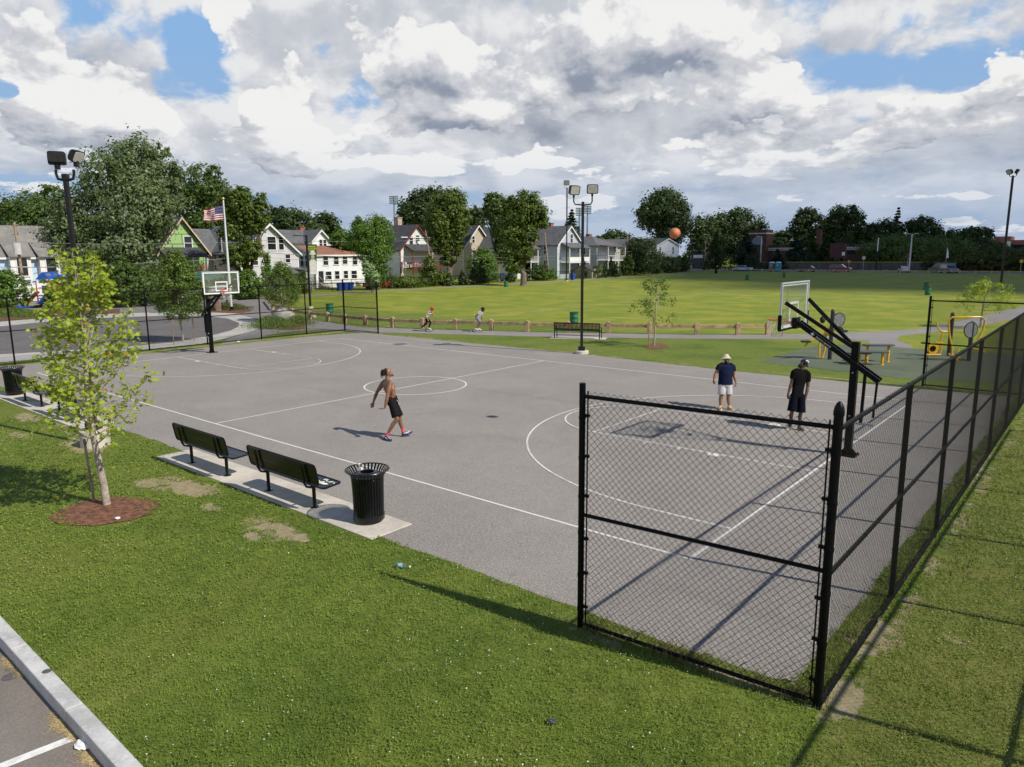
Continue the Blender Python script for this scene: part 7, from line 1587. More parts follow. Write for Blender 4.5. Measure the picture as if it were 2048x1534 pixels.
def blades(N_, x0, x1, y0, y1, dmax, dens0):
    P = np.stack([rng.uniform(x0, x1, N_), rng.uniform(y0, y1, N_)], 1); d = np.hypot(P[:, 0]-CX, P[:, 1]-CY); d3 = np.hypot(d, CZ)
    keep = rng.random(N_) < np.clip((7.5/d3)**2.2, 0, 1)
    keep &= (d < dmax); P, d = P[keep], d[keep]
    q3 = np.c_[P, np.zeros(len(P))]-CC; z = q3@CFW; px = 1024+CF*(q3@CR)/z; py = 767-CF*(q3@CU)/z
    keep = (z > 0) & (px > -160) & (px < 2210) & (py < 1680); P, d = P[keep], d[keep]
    keep = ((P-KA[:2])@kn[:2] > .0)                                  # lawn side of the kerb
    keep &= ~inside(P, [(-60, -1.9), (-17.2, -1.95), (-12.2, -1.95), (-12.2, -2.66), (-4.5, -2.66), (-4.4, -2.42), (-.4, -2.38), (1.2, -2.42), (2.32, -2.3), (2.40, 0), (2.4, 17.8), (-60, 18)])
    keep &= ~inside(P, [(-25.2, -2.72), (-16.9, -2.72), (-16.9, -1), (-25.2, -1)])
    keep &= np.hypot((P[:, 0]-spots_m[0])/1.0, (P[:, 1]-spots_m[1])/.62) > .98
    dirt = np.zeros(len(P))
    for sx, sy, rx, ry, a in spots: dirt = np.maximum(dirt, a*np.exp(-((P[:, 0]-sx)/rx)**2-((P[:, 1]-sy)/ry)**2))
    keep &= (dirt+.5*(hnoise(P[:, 0], P[:, 1], 2.3, 1)-.5)+.35*(hnoise(P[:, 0], P[:, 1], 9, 2)-.5) < .50)
    keep &= rng.random(len(P)) < (.35+.95*hnoise(P[:, 0], P[:, 1], 7, 3)); return P[keep], d[keep]
mc = G(212, 1024); spots_m = (mc[0], mc[1])
P, d = blades(6500000, -30, 9, -12, 24, 26, 1)
n = len(P); print('blades', n)
kind = rng.random(n) < .55; sc_ = np.clip(d/9, .85, 2.2)
a = rng.random(n)*6.283; lean_ = np.abs(rng.normal(0, .75, n)); hgt = (.022+.030*rng.random(n))*np.where(kind, 1, .8)*(.7+.6*hnoise(P[:, 0], P[:, 1], 3.1, 4)); wd = (.0035+.003*rng.random(n))*sc_
B = np.c_[P, np.zeros(n)]; dirn = np.stack([np.cos(a)*np.sin(lean_), np.sin(a)*np.sin(lean_), np.cos(lean_)], 1); side = np.stack([-np.sin(a), np.cos(a), np.zeros(n)], 1)
tip = B+dirn*hgt[:, None]*1.25; midp = B+dirn*hgt[:, None]*.55+np.array([0, 0, 1])*hgt[:, None]*.1
vs = np.stack([B-side*wd[:, None]*.5, B+side*wd[:, None]*.5, midp+side*wd[:, None]*.6, tip, midp-side*wd[:, None]*.6], 1)
gb_ = np.where(kind)[0]; cb = np.where(~kind)[0]
V1 = vs[gb_].reshape(-1, 3); F1 = np.arange(len(gb_))[:, None]*5+np.array([[0, 1, 2, 4]]); F1b = np.arange(len(gb_))[:, None]*5+np.array([[4, 2, 3, 3]])
cc = np.c_[P[cb], hgt[cb]*.85]; Nn = rng.normal(size=(len(cb), 3))*.42+[0, 0, 1]; V2, F2 = quads(cc, Nn, .0100, .9, rng); 
s2 = np.repeat(sc_[cb], 4)[:, None]; ctr = np.repeat(cc, 4, 0); V2 = ctr+(V2-ctr)*s2
def grassmat(name, a_, b2, c_):
    m, t, b = newmat(name); ge = t.node('ShaderNodeNewGeometry'); rnd = ge.outputs['Random Per Island']; tc = t.node('ShaderNodeTexCoord').outputs['Object']; n1 = t.noise(tc, 1.1, 5, .6); n2 = t.noise(tc, 5, 4, .6)
    c = t.mix(t.math('ADD', t.math('MULTIPLY', rnd, .55), t.math('MULTIPLY', t.ramp(n2, .35, .65), .45)), a_, b2); c = t.mix(t.math('MULTIPLY', t.ramp(n1, .48, .66), .5), c, c_); n3 = t.noise(tc, .4, 4, .6); c = t.mix(t.math('MULTIPLY', t.ramp(n3, .5, .36), .4), c, [v*.55 for v in a_]); c = t.mix(t.math('MULTIPLY', t.ramp(n3, .5, .66), .35), c, c_)
    c = t.mix(t.math('MULTIPLY', t.ramp(rnd, .93, .95), .7), c, (.30, .26, .11)); xx = t.node('ShaderNodeSeparateXYZ', {0: tc}).outputs[0]; c = t.mix(t.math('MULTIPLY', t.ramp(xx, 2.75, 3.1), t.math('ADD', .08, t.math('MULTIPLY', t.ramp(n2, .35, .65), .25))), c, (.25, .20, .07))
    t.put(b.inputs['Base Color'], c); b.inputs['Roughness'].default_value = .55; b.inputs['Specular IOR Level'].default_value = .3
    tb = t.node('ShaderNodeBsdfTranslucent', {'Color': c}); mx = t.node('ShaderNodeMixShader', {0: .3, 1: b.outputs[0], 2: tb}); t.put(t.n['Material Output'].inputs['Surface'], mx); return m
GRM = grassmat('grass_blades', (.10, .155, .016), (.255, .335, .048), (.31, .32, .06)); CLM = grassmat('clover_leaves', (.095, .165, .016), (.240, .340, .048), (.26, .32, .05))
F1t = np.concatenate([F1[:, [0, 1, 2]], F1[:, [0, 2, 3]], np.stack([F1b[:, 0], F1b[:, 1], F1b[:, 2]], 1)], 0)
tag(npmesh('grass', V1, F1t, GRM), 'short mown grass blades covering the near lawn', 'grass', None, 'stuff')
tag(npmesh('clover', V2, F2, CLM), 'clover leaves mixed through the near lawn', 'clover', None, 'stuff')
sel = rng.random(n) < .0065*(hnoise(P[:, 0], P[:, 1], 1.1, 9) > .42); fp2 = np.c_[P[sel], np.full(sel.sum(), .045)]; V3, F3 = quads(fp2, rng.normal(size=fp2.shape)*.3+[0, 0, 1], .0078, 1.0, rng)
tag(npmesh('clover_flowers', V3, F3, mat('clover_white', (.62, .60, .52), .8, .1, 9)), 'small white clover flowers dotted over the near lawn', 'flowers', None, 'stuff')
# long tufts along the fence foot
TP = []
for (x0, y0, x1, y1, k, sp_) in ((-.1, -2.72, 2.6, -2.5, 900, .10), (2.55, -2.4, 2.62, 3.5, 1300, .09), (2.55, 3.5, 2.6, 15, 900, .08), (.9, -2.62, 1.5, -2.55, 500, .06), (-.05, -2.7, .15, -2.7, 200, .05), (2.45, -2.5, 2.65, -2.4, 300, .07)):
    u_ = rng.random(k); TP.append(np.stack([x0+(x1-x0)*u_+rng.normal(0, sp_, k), y0+(y1-y0)*u_+rng.normal(0, sp_, k)], 1))
TP = np.concatenate(TP); n = len(TP); a = rng.random(n)*6.283; ln = np.abs(rng.normal(0, .45, n)); hh = .06+.15*rng.random(n)**2; B = np.c_[TP, np.zeros(n)]; dr = np.stack([np.cos(a)*np.sin(ln), np.sin(a)*np.sin(ln), np.cos(ln)], 1); sd_ = np.stack([-np.sin(a), np.cos(a), np.zeros(n)], 1)*.0028
vs = np.stack([B-sd_, B+sd_, B+dr*hh[:, None]*.6+sd_*.8, B+dr*hh[:, None]-np.array([0, 0, 1])*(hh*ln*.3)[:, None]], 1).reshape(-1, 3)
tag(npmesh('grass_tufts', vs, np.arange(n*4).reshape(n, 4), grassmat('long_grass', (.09, .12, .03), (.20, .20, .06), (.32, .26, .12))), 'longer dry grass tufts along the foot of the court fence', 'grass', None, 'stuff')
# ---------------------------------------------------------------- people
def merged(name, mb, mt, parent, voxel=.008, smooth=5):
    """fuse overlapping closed shapes into one continuous skin"""
    o = mb.build(name, mt, None); 
    r = o.modifiers.new('r', 'REMESH'); r.mode = 'VOXEL'; r.voxel_size = voxel; r.use_smooth_shade = True
    s = o.modifiers.new('s', 'SMOOTH'); s.factor = .5; s.iterations = smooth
    dg = bpy.context.evaluated_depsgraph_get(); dg.update(); me = bpy.data.meshes.new_from_object(o.evaluated_get(dg)); me.name = name
    bpy.data.objects.remove(o); me.materials.clear(); me.materials.append(mt)
    o = bpy.data.objects.new(name, me); COL.objects.link(o); o.parent = parent; return o
def skinmat(name, col, rough=.42):
    m, t, b = newmat(name); tc = t.node('ShaderNodeTexCoord').outputs['Object']; n = t.noise(tc, 7, 5, .6)
    t.put(b.inputs['Base Color'], t.mix(t.ramp(n, .3, .7), [v*.75 for v in col], [v*1.15 for v in col])); b.inputs['Roughness'].default_value = rough
    b.inputs['Subsurface Weight'].default_value = .08; b.inputs['Subsurface Scale'].default_value = .02; return m
def cloth(name, col, stripe=None, rough=.85):
    m, t, b = newmat(name); tc = t.node('ShaderNodeTexCoord').outputs['Object']; n = t.noise(t.vmath('MULTIPLY', tc, (1, 1, .45)), 14, 4, .6, 1.5); n2 = t.noise(tc, 3, 3)
    c = t.mix(t.ramp(n2, .3, .7), [v*.85 for v in col], [v*1.1 for v in col])
    if stripe:
        z = t.node('ShaderNodeSeparateXYZ', {0: tc}).outputs[2]; f = t.math('FRACT', t.math('DIVIDE', t.math('ADD', z, t.math('MULTIPLY', n2, .03)), stripe[1])); c = t.mix(t.math('GREATER_THAN', f, .5), c, stripe[0])
    t.put(b.inputs['Base Color'], c); b.inputs['Roughness'].default_value = rough; b.inputs['Specular IOR Level'].default_value = .06
    t.put(b.inputs['Normal'], t.node('ShaderNodeBump', {'Height': n, 'Strength': .7, 'Distance': .025})); return m
def unit(v): v = np.asarray(v, float); return v/(np.linalg.norm(v)+1e-12)
def hand(mb, w, d, pn, side, s=1.0, curl=.6):
    """w wrist, d direction of the hand, pn palm normal, side = direction of the thumb"""
    d, pn = unit(d), unit(pn); pn = unit(pn-d*(pn@d)); tdir = unit(side-d*(np.asarray(side)@d)-pn*(np.asarray(side)@pn)); 
    mb.loft([(w-d*.02*s, tdir*.026*s, pn*.019*s), (w+d*.02*s, tdir*.034*s, pn*.018*s), (w+d*.06*s, tdir*.042*s, pn*.016*s), (w+d*.092*s, tdir*.040*s, pn*.013*s)])
    for k, (off, L) in enumerate(((.031, .072), (.0105, .080), (-.0105, .074), (-.030, .058))):
        b0 = w+d*.085*s+tdir*off*s; c = curl*(.8+.15*k); d1 = unit(d*math.cos(c*.6)+pn*math.sin(c*.6)+tdir*off*2.2); d2 = unit(d*math.cos(c*1.5)+pn*math.sin(c*1.5)+tdir*off*1.5)
        mb.tube([b0-d*.015*s, b0, b0+d1*L*.5*s, b0+(d1*.5+d2*.5)*L*s], [.0095*s, .0098*s, .0090*s, .0070*s], 7, round_=True)
    b0 = w+d*.028*s+tdir*.030*s; d1 = unit(d*.75+tdir*.62+pn*.25); mb.tube([b0-tdir*.012*s, b0+d1*.032*s, b0+d1*.05*s+unit(d+pn*.35)*.028*s], [.0125*s, .0115*s, .0085*s], 7, round_=True)
def head(mb, c, f, up, s=1.0):
    """c centre of the skull, f facing direction"""
    f = unit(f); up = unit(np.asarray(up)-f*(np.asarray(up)@f)); r = np.cross(f, up); R = np.array([f, r, up]).T
    mb.ell(c+up*.02*s-f*.01*s, (.098*s, .076*s, .100*s), R, 20, 14); mb.ell(c-up*.055*s+f*.022*s, (.068*s, .058*s, .062*s), R, 18, 12)
    mb.loft([(c+f*.055*s-up*.02*s, r*.050*s, up*.045*s), (c+f*.078*s-up*.03*s, r*.036*s, up*.045*s), (c+f*.086*s-up*.045*s, r*.022*s, up*.03*s)])
    mb.ell(c+f*.082*s-up*.100*s, (.020*s, .026*s, .018*s), R)                     # chin
    mb.tube([c+f*.085*s+up*.005*s, c+f*.104*s-up*.028*s, c+f*.095*s-up*.040*s], [.010*s, .013*s, .014*s], 8)     # nose
    for sgn in (-1, 1):
        mb.ell(c+f*.085*s+r*sgn*.030*s+up*.020*s, (.010*s, .024*s, .009*s), R); mb.ell(c+f*.094*s+r*sgn*.012*s-up*.040*s, (.008*s, .008*s, .007*s), R)
        mb.ell(c+r*sgn*.080*s-f*.008*s-up*.018*s, (.018*s, .009*s, .030*s), R)    # ears
    mb.ell(c+f*.091*s-up*.066*s, (.009*s, .026*s, .006*s), R); mb.ell(c+f*.089*s-up*.077*s, (.010*s, .023*s, .007*s), R)
    return f, r, up, R
EYEW = mat('eye_white', (.6, .58, .55), .3, .02, 9); LIP = mat('lip_tone', (.17, .065, .05), .5, .1, 9); DARKH = mat('black_hair', (.010, .008, .007), .7, .4, 60, bump=.5, bscale=200)
def face_parts(root, c, f, up, s, body, skin_dark):
    f = unit(f); up = unit(np.asarray(up)-f*(np.asarray(up)@f)); r = np.cross(f, up); R = np.array([f, r, up]).T
    for sgn in (-1, 1):
        mb = MB(); p = c+f*.086*s+r*sgn*.030*s+up*.003*s; mb.ell(p, (.008*s, .014*s, .007*s), R); e = mb.build('eye', EYEW, body, smooth=True); mb = MB(); mb.ell(p+f*.005*s, (.005*s, .006*s, .006*s), R); mb.build('pupil', DARKH, e)
        mb = MB(); mb.ell(c+f*.094*s+r*sgn*.030*s+up*.025*s, (.004*s, .020*s, .005*s), R); mb.build('eyebrow', DARKH, body)
    mb = MB(); mb.ell(c+f*.096*s-up*.071*s, (.006*s, .024*s, .009*s), R); mb.build('mouth', LIP, body)
def limb(mb, pts, rad, n=12): mb.tube([np.asarray(p) for p in pts], rad, n, round_=True)
def lerp(a, b, t_): return np.asarray(a)*(1-t_)+np.asarray(b)*t_
def figure(label, foot, J, opt):
    """J: world joint positions; clothes are children of the person, the body is one skin"""
    o = np.asarray(foot, float); root = thing('person', label, 'person', o); J = {k: np.asarray(v, float)-o for k, v in J.items()}
    s = opt.get('s', 1.0); B = opt.get('bulk', 1.0); skin = opt['skin']; vx = opt.get('voxel', .0085)
    sh = unit(J['shR']-J['shL']); spine = unit(J['neck']-J['hip']); fwd = unit(np.cross(spine, sh))*opt.get('fsign', 1)
    fwd = opt['front'] if 'front' in opt else fwd; fwd = unit(fwd-spine*(fwd@spine))
    hx = unit(J['hipR']-J['hipL']); mb = MB(); sw = np.linalg.norm(J['shR']-J['shL'])/2
    chest = lerp(J['hip'], J['neck'], .62); waist = lerp(J['hip'], J['neck'], .26)
    if 'waist' in J: waist = J['waist']
    if 'chest' in J: chest = J['chest']
    lat = sh; up = spine
    mb.loft([(J['hip']-up*.10, hx*.10*B, fwd*.085*B), (J['hip']-up*.04, hx*.155*B, fwd*.115*B), (J['hip']+up*.05, hx*.160*B, fwd*.108*B), (waist, lat*.138*B, fwd*.098*B*opt.get('belly', 1)), (lerp(waist, chest, .5), lat*.150*B, fwd*.108*B*opt.get('belly', 1)), (chest, lat*.172*B, fwd*.118*B), (lerp(chest, J['neck'], .5), lat*.172*B, fwd*.108*B), (J['neck']-up*.04, lat*.12*B, fwd*.072), (J['neck'], lat*.07, fwd*.06)])
    for sg in (-1, 1): mb.ell(lerp(chest, J['neck'], .30)+fwd*.068*B+lat*sg*.078*B, (.078*B, .040*B, .062*B), np.array([lat, fwd, up]).T); mb.ell(lerp(chest, J['neck'], .35)-fwd*.055*B+lat*sg*.085*B, (.07*B, .045, .09), np.array([lat, fwd, up]).T)
    mb.tube([J['neck']-up*.04, lerp(J['neck'], J['head'], .45), J['head']-unit(opt['hup'])*.03], [.062*s*B**.5, .054*s*B**.5, .055*s], 12)
    for sd in 'LR':
        S, E, Wr = J['sh'+sd], J['el'+sd], J['wr'+sd]; sgn = 1 if sd == 'R' else -1
        mb.ell(S, (.064*B*s,)*3); mb.tube([J['neck']-up*.045+lat*sgn*.03, lerp(J['neck'], S, .6)+up*.018, S], [.045*s, .052*s*B, .05*s*B], 10)
        d = unit(E-S); limb(mb, [S, lerp(S, E, .35), lerp(S, E, .75), E], [.060*s*B, .060*s*B, .047*s*B, .041*s*B]); limb(mb, [E, lerp(E, Wr, .25), lerp(E, Wr, .7), Wr], [.041*s*B, .045*s*B, .033*s*B, .026*s])
        h = opt['hand'+sd]; hand(mb, Wr, h[0], h[1], h[2], s*1.02, h[3] if len(h) > 3 else .6)
        H, K, A = J['hip'+sd], J['kn'+sd], J['an'+sd]
        limb(mb, [H, lerp(H, K, .3), lerp(H, K, .75), K], [.088*s*B, .084*s*B, .062*s*B, .052*s*B]); cb = unit(np.cross(unit(K-A), hx)); cb = cb if cb@fwd < 0 else -cb
        limb(mb, [K, lerp(K, A, .28)+cb*.016, lerp(K, A, .55)+cb*.008, lerp(K, A, .85), A], [.050*s*B, .055*s*B, .045*s*B, .031*s*B, .033*s])
        T = J['to'+sd]; ft = unit(T-A); limb(mb, [A-V(0, 0, .01), A+(T-A)*.5-V(0, 0, .01), T], [.034, .032, .026])
    fH, rH, uH, RH = head(mb, J['head'], opt['face'], opt['hup'], s*1.05)
    body = merged('body', mb, skin, root, vx, 4); face_parts(root, J['head'], opt['face'], opt['hup'], s*1.05, body, skin)
    def garment(name, mt, build, vox=.011, sm=6): m2 = MB(); build(m2); return merged(name, m2, mt, root, vox, sm)
    if 'shorts' in opt:
        mt, frac, flare = opt['shorts']
        def f(m2):
            m2.loft([(J['hip']-up*.10, hx*.15*B, fwd*.125*B), (J['hip']-up*.03, hx*.178*B, fwd*.138*B), (J['hip']+up*.08, hx*.176*B, fwd*.128*B), (J['hip']+up*.125, hx*.164*B, fwd*.118*B*opt.get('belly', 1))])
            for sd in 'LR':
                H, K = J['hip'+sd], J['kn'+sd]; A = J['an'+sd]; e = H+(K-H)*frac if frac <= 1 else K+(A-K)*(frac-1); pts = [H+unit(H-K)*.02, lerp(H, e, .5) if frac <= 1 else lerp(H, K, .7)]+([K] if frac > 1 else [])+[e]
                rr = [.100*B, .100*B*flare**.5]+([.078*B*flare] if frac > 1 else [])+[(.100*flare if frac <= 1 else .055*flare)*B]; m2.tube(pts, rr, 16); m2.ell(H, (.104*B,)*3)
        garment('shorts' if frac <= 1.2 else 'trousers', mt, f)
    if 'waistband' in opt:
        def f(m2): m2.loft([(J['hip']+up*.105, hx*.160*B, fwd*.116*B), (J['hip']+up*.140, hx*.158*B, fwd*.114*B)])
        garment('waistband', opt['waistband'], f, .008, 2)
    if 'shirt' in opt:
        mt, slv, hem, ease = opt['shirt']
        def f(m2):
            Be = B*ease; bl = opt.get('belly', 1)
            m2.loft([(J['hip']-up*hem, hx*.178*Be, fwd*.132*Be*bl**.5), (J['hip']+up*.02, hx*.176*Be, fwd*.130*Be*bl), (waist, lat*.166*Be, fwd*.122*Be*bl), (lerp(waist, chest, .5), lat*.172*Be, fwd*.126*Be*bl), (chest, lat*.188*Be, fwd*.134*Be), (lerp(chest, J['neck'], .5), lat*.186*Be, fwd*.122*Be), (J['neck']-up*.035, lat*.140*Be, fwd*.090), (J['neck']+up*.000, lat*.086, fwd*.074)])
            if slv > 0:
                for sd in 'LR':
                    S, E = J['sh'+sd], J['el'+sd]; sgn = 1 if sd == 'R' else -1; m2.ell(S-up*.012, (.074*Be,)*3); m2.tube([J['neck']-up*.045+lat*sgn*.04, lerp(J['neck'], S, .6)+up*.010, S+up*.0], [.062*Be, .068*Be, .070*Be], 10); m2.tube([S, lerp(S, E, slv*.6), lerp(S, E, slv)], [.072*Be, .070*Be, .070*Be], 14)
            else:
                for sd in 'LR': sgn = 1 if sd == 'R' else -1; m2.tube([lerp(chest, J['neck'], .5)+lat*sgn*.08, J['neck']-up*.03+lat*sgn*.075, lerp(chest, J['neck'], .6)+lat*sgn*.09-fwd*.04], [.055, .045, .055], 10)
        garment('shirt', mt, f)
    for sd in 'LR':
        A, T = J['an'+sd], J['to'+sd]; up0 = opt.get('fup'+sd, V(0, 0, 1)); fd = unit(T-A-up0*((T-A)@up0)); lt = np.cross(fd, up0)
        if 'socks' in opt: m2 = MB(); K = J['kn'+sd]; m2.tube([A-up0*.02, A+unit(K-A)*.05, A+unit(K-A)*opt['socks'][1]], [.040, .038, .042], 12); m2.build('sock', opt['socks'][0], root, smooth=True)
        sole = J['so'+sd] if 'so'+sd in J else A-up0*.085
        m2 = MB(); hl = sole-fd*.065; L = .285*s
        m2.loft([(hl+up0*.03+fd*.0, lt*.030, up0*.03, .7), (hl+fd*.03+up0*.055, lt*.040, up0*.055, .7), (hl+fd*.09+up0*.060, lt*.043, up0*.058, .7), (hl+fd*.16+up0*.048, lt*.049, up0*.046, .7), (hl+fd*.22+up0*.032, lt*.048, up0*.026, .7), (hl+fd*.265+up0*.028, lt*.036, up0*.020, .7), (hl+fd*L+up0*.024, lt*.018, up0*.012, .7)])
        m2.tube([A-up0*.03, A+up0*.02], [.045, .046], 12); sh_ = m2.build('shoe', opt['shoe'][0], root, smooth=True)
        m2 = MB(); m2.loft([(hl-fd*.004+up0*.0, lt*.034, fd*.0+lt*.0+up0*.001)]*1+[]) if False else None
        pts = [(-.002, .024), (.03, .036), (.10, .036), (.17, .046), (.23, .047), (.275, .034), (L+.006, .016)]; vs = []; 
        for x_, w_ in pts: vs += [hl+fd*x_-lt*w_, hl+fd*x_+lt*w_, hl+fd*x_-lt*w_+up0*.024, hl+fd*x_+lt*w_+up0*.024]
        fs = [(0, 1, 3, 2)]
        for i in range(len(pts)-1): b_ = i*4; fs += [(b_, b_+4, b_+5, b_+1), (b_+2, b_+3, b_+7, b_+6), (b_, b_+2, b_+6, b_+4), (b_+1, b_+5, b_+7, b_+3)]
        b_ = (len(pts)-1)*4; fs.append((b_, b_+2, b_+3, b_+1)); m2 = MB(); m2.add(vs, fs); m2.build('sole', opt['shoe'][1], sh_)
        if len(opt['shoe']) > 2: m2 = MB(); m2.tube([hl+fd*.05+up0*.085+lt*.034, hl+fd*.12+up0*.07+lt*.040, hl+fd*.19+up0*.045+lt*.043], [.012, .016, .010], 6); m2.tube([hl+fd*.05+up0*.085-lt*.034, hl+fd*.12+up0*.07-lt*.040, hl+fd*.19+up0*.045-lt*.043], [.012, .016, .010], 6); m2.tube([hl+fd*.11+up0*.104, hl+fd*.18+up0*.075, hl+fd*.25+up0*.052], [.010, .014, .010], 6); m2.build('shoe_panel', opt['shoe'][2], sh_)
    return root, J, (fH, rH, uH, RH), body
def joints(D, crop, table):
    """crop = (x0, y0, scale) of an enlarged view; table name -> (x, y, depth offset)"""
    x0, y0, k = crop; return {n: AD(x0+x/k, y0+y/k, D+d) for n, (x, y, d) in table.items()}

RT = CR*V(1, 1, 0); RT /= np.linalg.norm(RT); FWH = unit(CFW*V(1, 1, 0)); UP = V(0, 0, 1)
def ground_fix(J, keys, hs):
    for k_, h in zip(keys, hs): pass
# 1 shirtless player walking right, looking up
D0 = DEP(G(775, 884)); cr = (620, 700, 7.304)
J = joints(D0, cr, dict(head=(1138, 332, .30), neck=(1125, 432, .28), shR=(1170, 492, .12), shL=(1068, 482, .44), chest=(1160, 565, .26), waist=(1190, 665, .26), hip=(1205, 745, .28), hipR=(1200, 770, .20), hipL=(1222, 765, .36),
    elR=(1128, 690, .02), wrR=(1095, 845, -.02), elL=(975, 620, .50), wrL=(925, 765, .50), knR=(1272, 1010, .12), knL=(1312, 1000, .44), anR=(1110, 1255, .02), anL=(1372, 1205, .60), toR=(1165, 1330, -.06), toL=(1455, 1195, .66)))
g0 = G(620+1120/7.304, 700+1345/7.304)
gr = J['anR'].copy(); gr[2] = .0; J['anR'] = V(*(G(620+1112/7.304, 700+1318/7.304)[:2]), .095); J['toR'] = J['anR']+unit(RT*.8-FWH*.75)*.19-UP*.065
J['anL'] = V(*(G(620+1368/7.304, 700+1268/7.304)[:2]), .105); hd_ = unit(RT*.92+FWH*.38); J['toL'] = J['anL']+hd_*.19+UP*.0
ps, Jl, hf, bd = figure('shirtless person in black shorts and pink socks walking right and gazing up', V(J['anR'][0], J['anR'][1], 0), J, dict(skin=skinmat('skin_brown', (.215, .102, .052), .36), front=unit(RT*.90+FWH*.25), face=unit(RT*.88+FWH*.12+UP*.42), hup=unit(UP-RT*.42), B=1, bulk=1.06,
    handR=(unit(-RT*.9-UP*.25), UP, -FWH, .45), handL=(unit(-RT*.25-UP*.95-FWH*.1), -FWH, -RT, .7), shorts=(cloth('black_shorts', (.010, .010, .011), rough=.6), .86, 1.14), waistband=cloth('red_waistband', (.42, .03, .015)),
    socks=(cloth('pink_socks', (.75, .09, .12)), .115), shoe=(mat('black_shoe', (.025, .025, .03), .5, .3, 30), mat('blue_sole', (.03, .05, .30), .5, .2, 20), mat('white_shoe_panel', (.6, .6, .62), .4, .1, 20)), fupL=unit(UP*.94-hd_*.30), voxel=.0075))
f_, r_, u_, R_ = hf; hc = Jl['head']; rr = random.Random(6); mb = MB(); mb.ell(hc+u_*.036-f_*.026, (.098, .083, .092), R_, 18, 12); hair = mb.build('hair', DARKH, ps, smooth=True); mb = MB()
for k_ in range(44):
    a = rr.uniform(-2.1, 2.1); e = rr.uniform(-.1, 1.4); d = unit(-f_*math.cos(a)+r_*math.sin(a)+u_*e); st = hc-f_*.025+u_*.035+d*.088; L = rr.uniform(.05, .12); mb.tube([st, st+d*L*.45-UP*L*.05, st+d*L*.65-UP*L*.45, st+d*L*.60-UP*L*.85], [.010, .010, .009, .005], 6)
mb.build('dreadlocks', DARKH, hair, smooth=True)
mb = MB(); mb.ell(hc+f_*.075-u_*.112, (.030, .032, .022), R_); mb.build('beard', DARKH, ps, smooth=True)
mb = MB(); b0 = Jl['hip']; q0 = AD(620+1262/7.304, 700+730/7.304, D0+.2)-np.asarray(ps.location); mb.tube([q0, q0+RT*.05-UP*.05, q0+RT*.055-UP*.12], .004, 5); mb.build('drawstring', WHITEP, ps)

# 2 person in bucket hat, facing the camera
g1 = G(1451, 819); D1 = DEP(g1); cr = (1400, 690, 10.96)
J = joints(D1, cr, dict(head=(572, 305, 0), neck=(582, 405, .02), shR=(430, 470, 0), shL=(716, 478, 0), hip=(555, 840, .02), waist=(558, 700, .02), hipR=(490, 880, .0), hipL=(622, 880, 0), elR=(345, 630, .02), wrR=(300, 770, -.03), elL=(750, 660, .02), wrL=(790, 825, -.03),
    knR=(465, 1120, -.02), knL=(625, 1120, -.02), anR=(450, 1340, .03), anL=(640, 1360, .0)))
for sd, px in (('R', 450), ('L', 640)): q0 = V(*G(1400+px/10.96, 690+1415/10.96)[:2], .09); J['an'+sd] = q0+FWH*.04; J['to'+sd] = q0-FWH*.15+RT*(.05 if sd == 'L' else -.05)-UP*.05
TEE = cloth('navy_tee', (.011, .015, .042))
ps, Jl, hf, bd = figure('person in cream bucket hat, navy t-shirt and light grey shorts standing on the court', V(g1[0], g1[1], 0), J, dict(skin=skinmat('skin_tan', (.30, .145, .075), .5), front=-FWH, face=unit(-FWH+RT*.12+UP*.22), hup=UP, bulk=1.17, belly=1.14, s=1.0,
    handR=(unit(-UP+RT*.1), unit(RT*.7+FWH*.5), -FWH, .8), handL=(unit(-UP-RT*.05), unit(-RT*.7+FWH*.5), -FWH, .8), shirt=(TEE, .52, .05, 1.07), shorts=(cloth('light_grey_shorts', (.52, .50, .50)), .88, 1.0), shoe=(mat('tan_shoe', (.55, .38, .16), .7, .15, 20), mat('cream_sole', (.6, .52, .4), .7, .1, 20)), voxel=.0085))
f_, r_, u_, R_ = hf; hc = Jl['head']; mb = MB(); mb.loft([(hc+u_*.005-f_*.005, f_*.180, r_*.170), (hc+u_*.03-f_*.005, f_*.145, r_*.135), (hc+u_*.06-f_*.008, f_*.116, r_*.106), (hc+u_*.10-f_*.01, f_*.100, r_*.088), (hc+u_*.14-f_*.01, f_*.075, r_*.068), (hc+u_*.148-f_*.01, f_*.03, r_*.03)]); mb.build('bucket_hat', cloth('cream_hat', (.62, .53, .40)), ps, smooth=True)
mb = MB(); mb.loft([(hc-u_*.055+f_*.04, f_*.058, r_*.068), (hc-u_*.09+f_*.045, f_*.064, r_*.062), (hc-u_*.125+f_*.05, f_*.048, r_*.042), (hc-u_*.14+f_*.05, f_*.02, r_*.02)]); mb.build('beard', DARKH, ps, smooth=True)
mb = MB(); mb.ell(hc+f_*.101-u_*.072, (.006, .022, .006), R_); mb.build('teeth', WHITEP, ps)

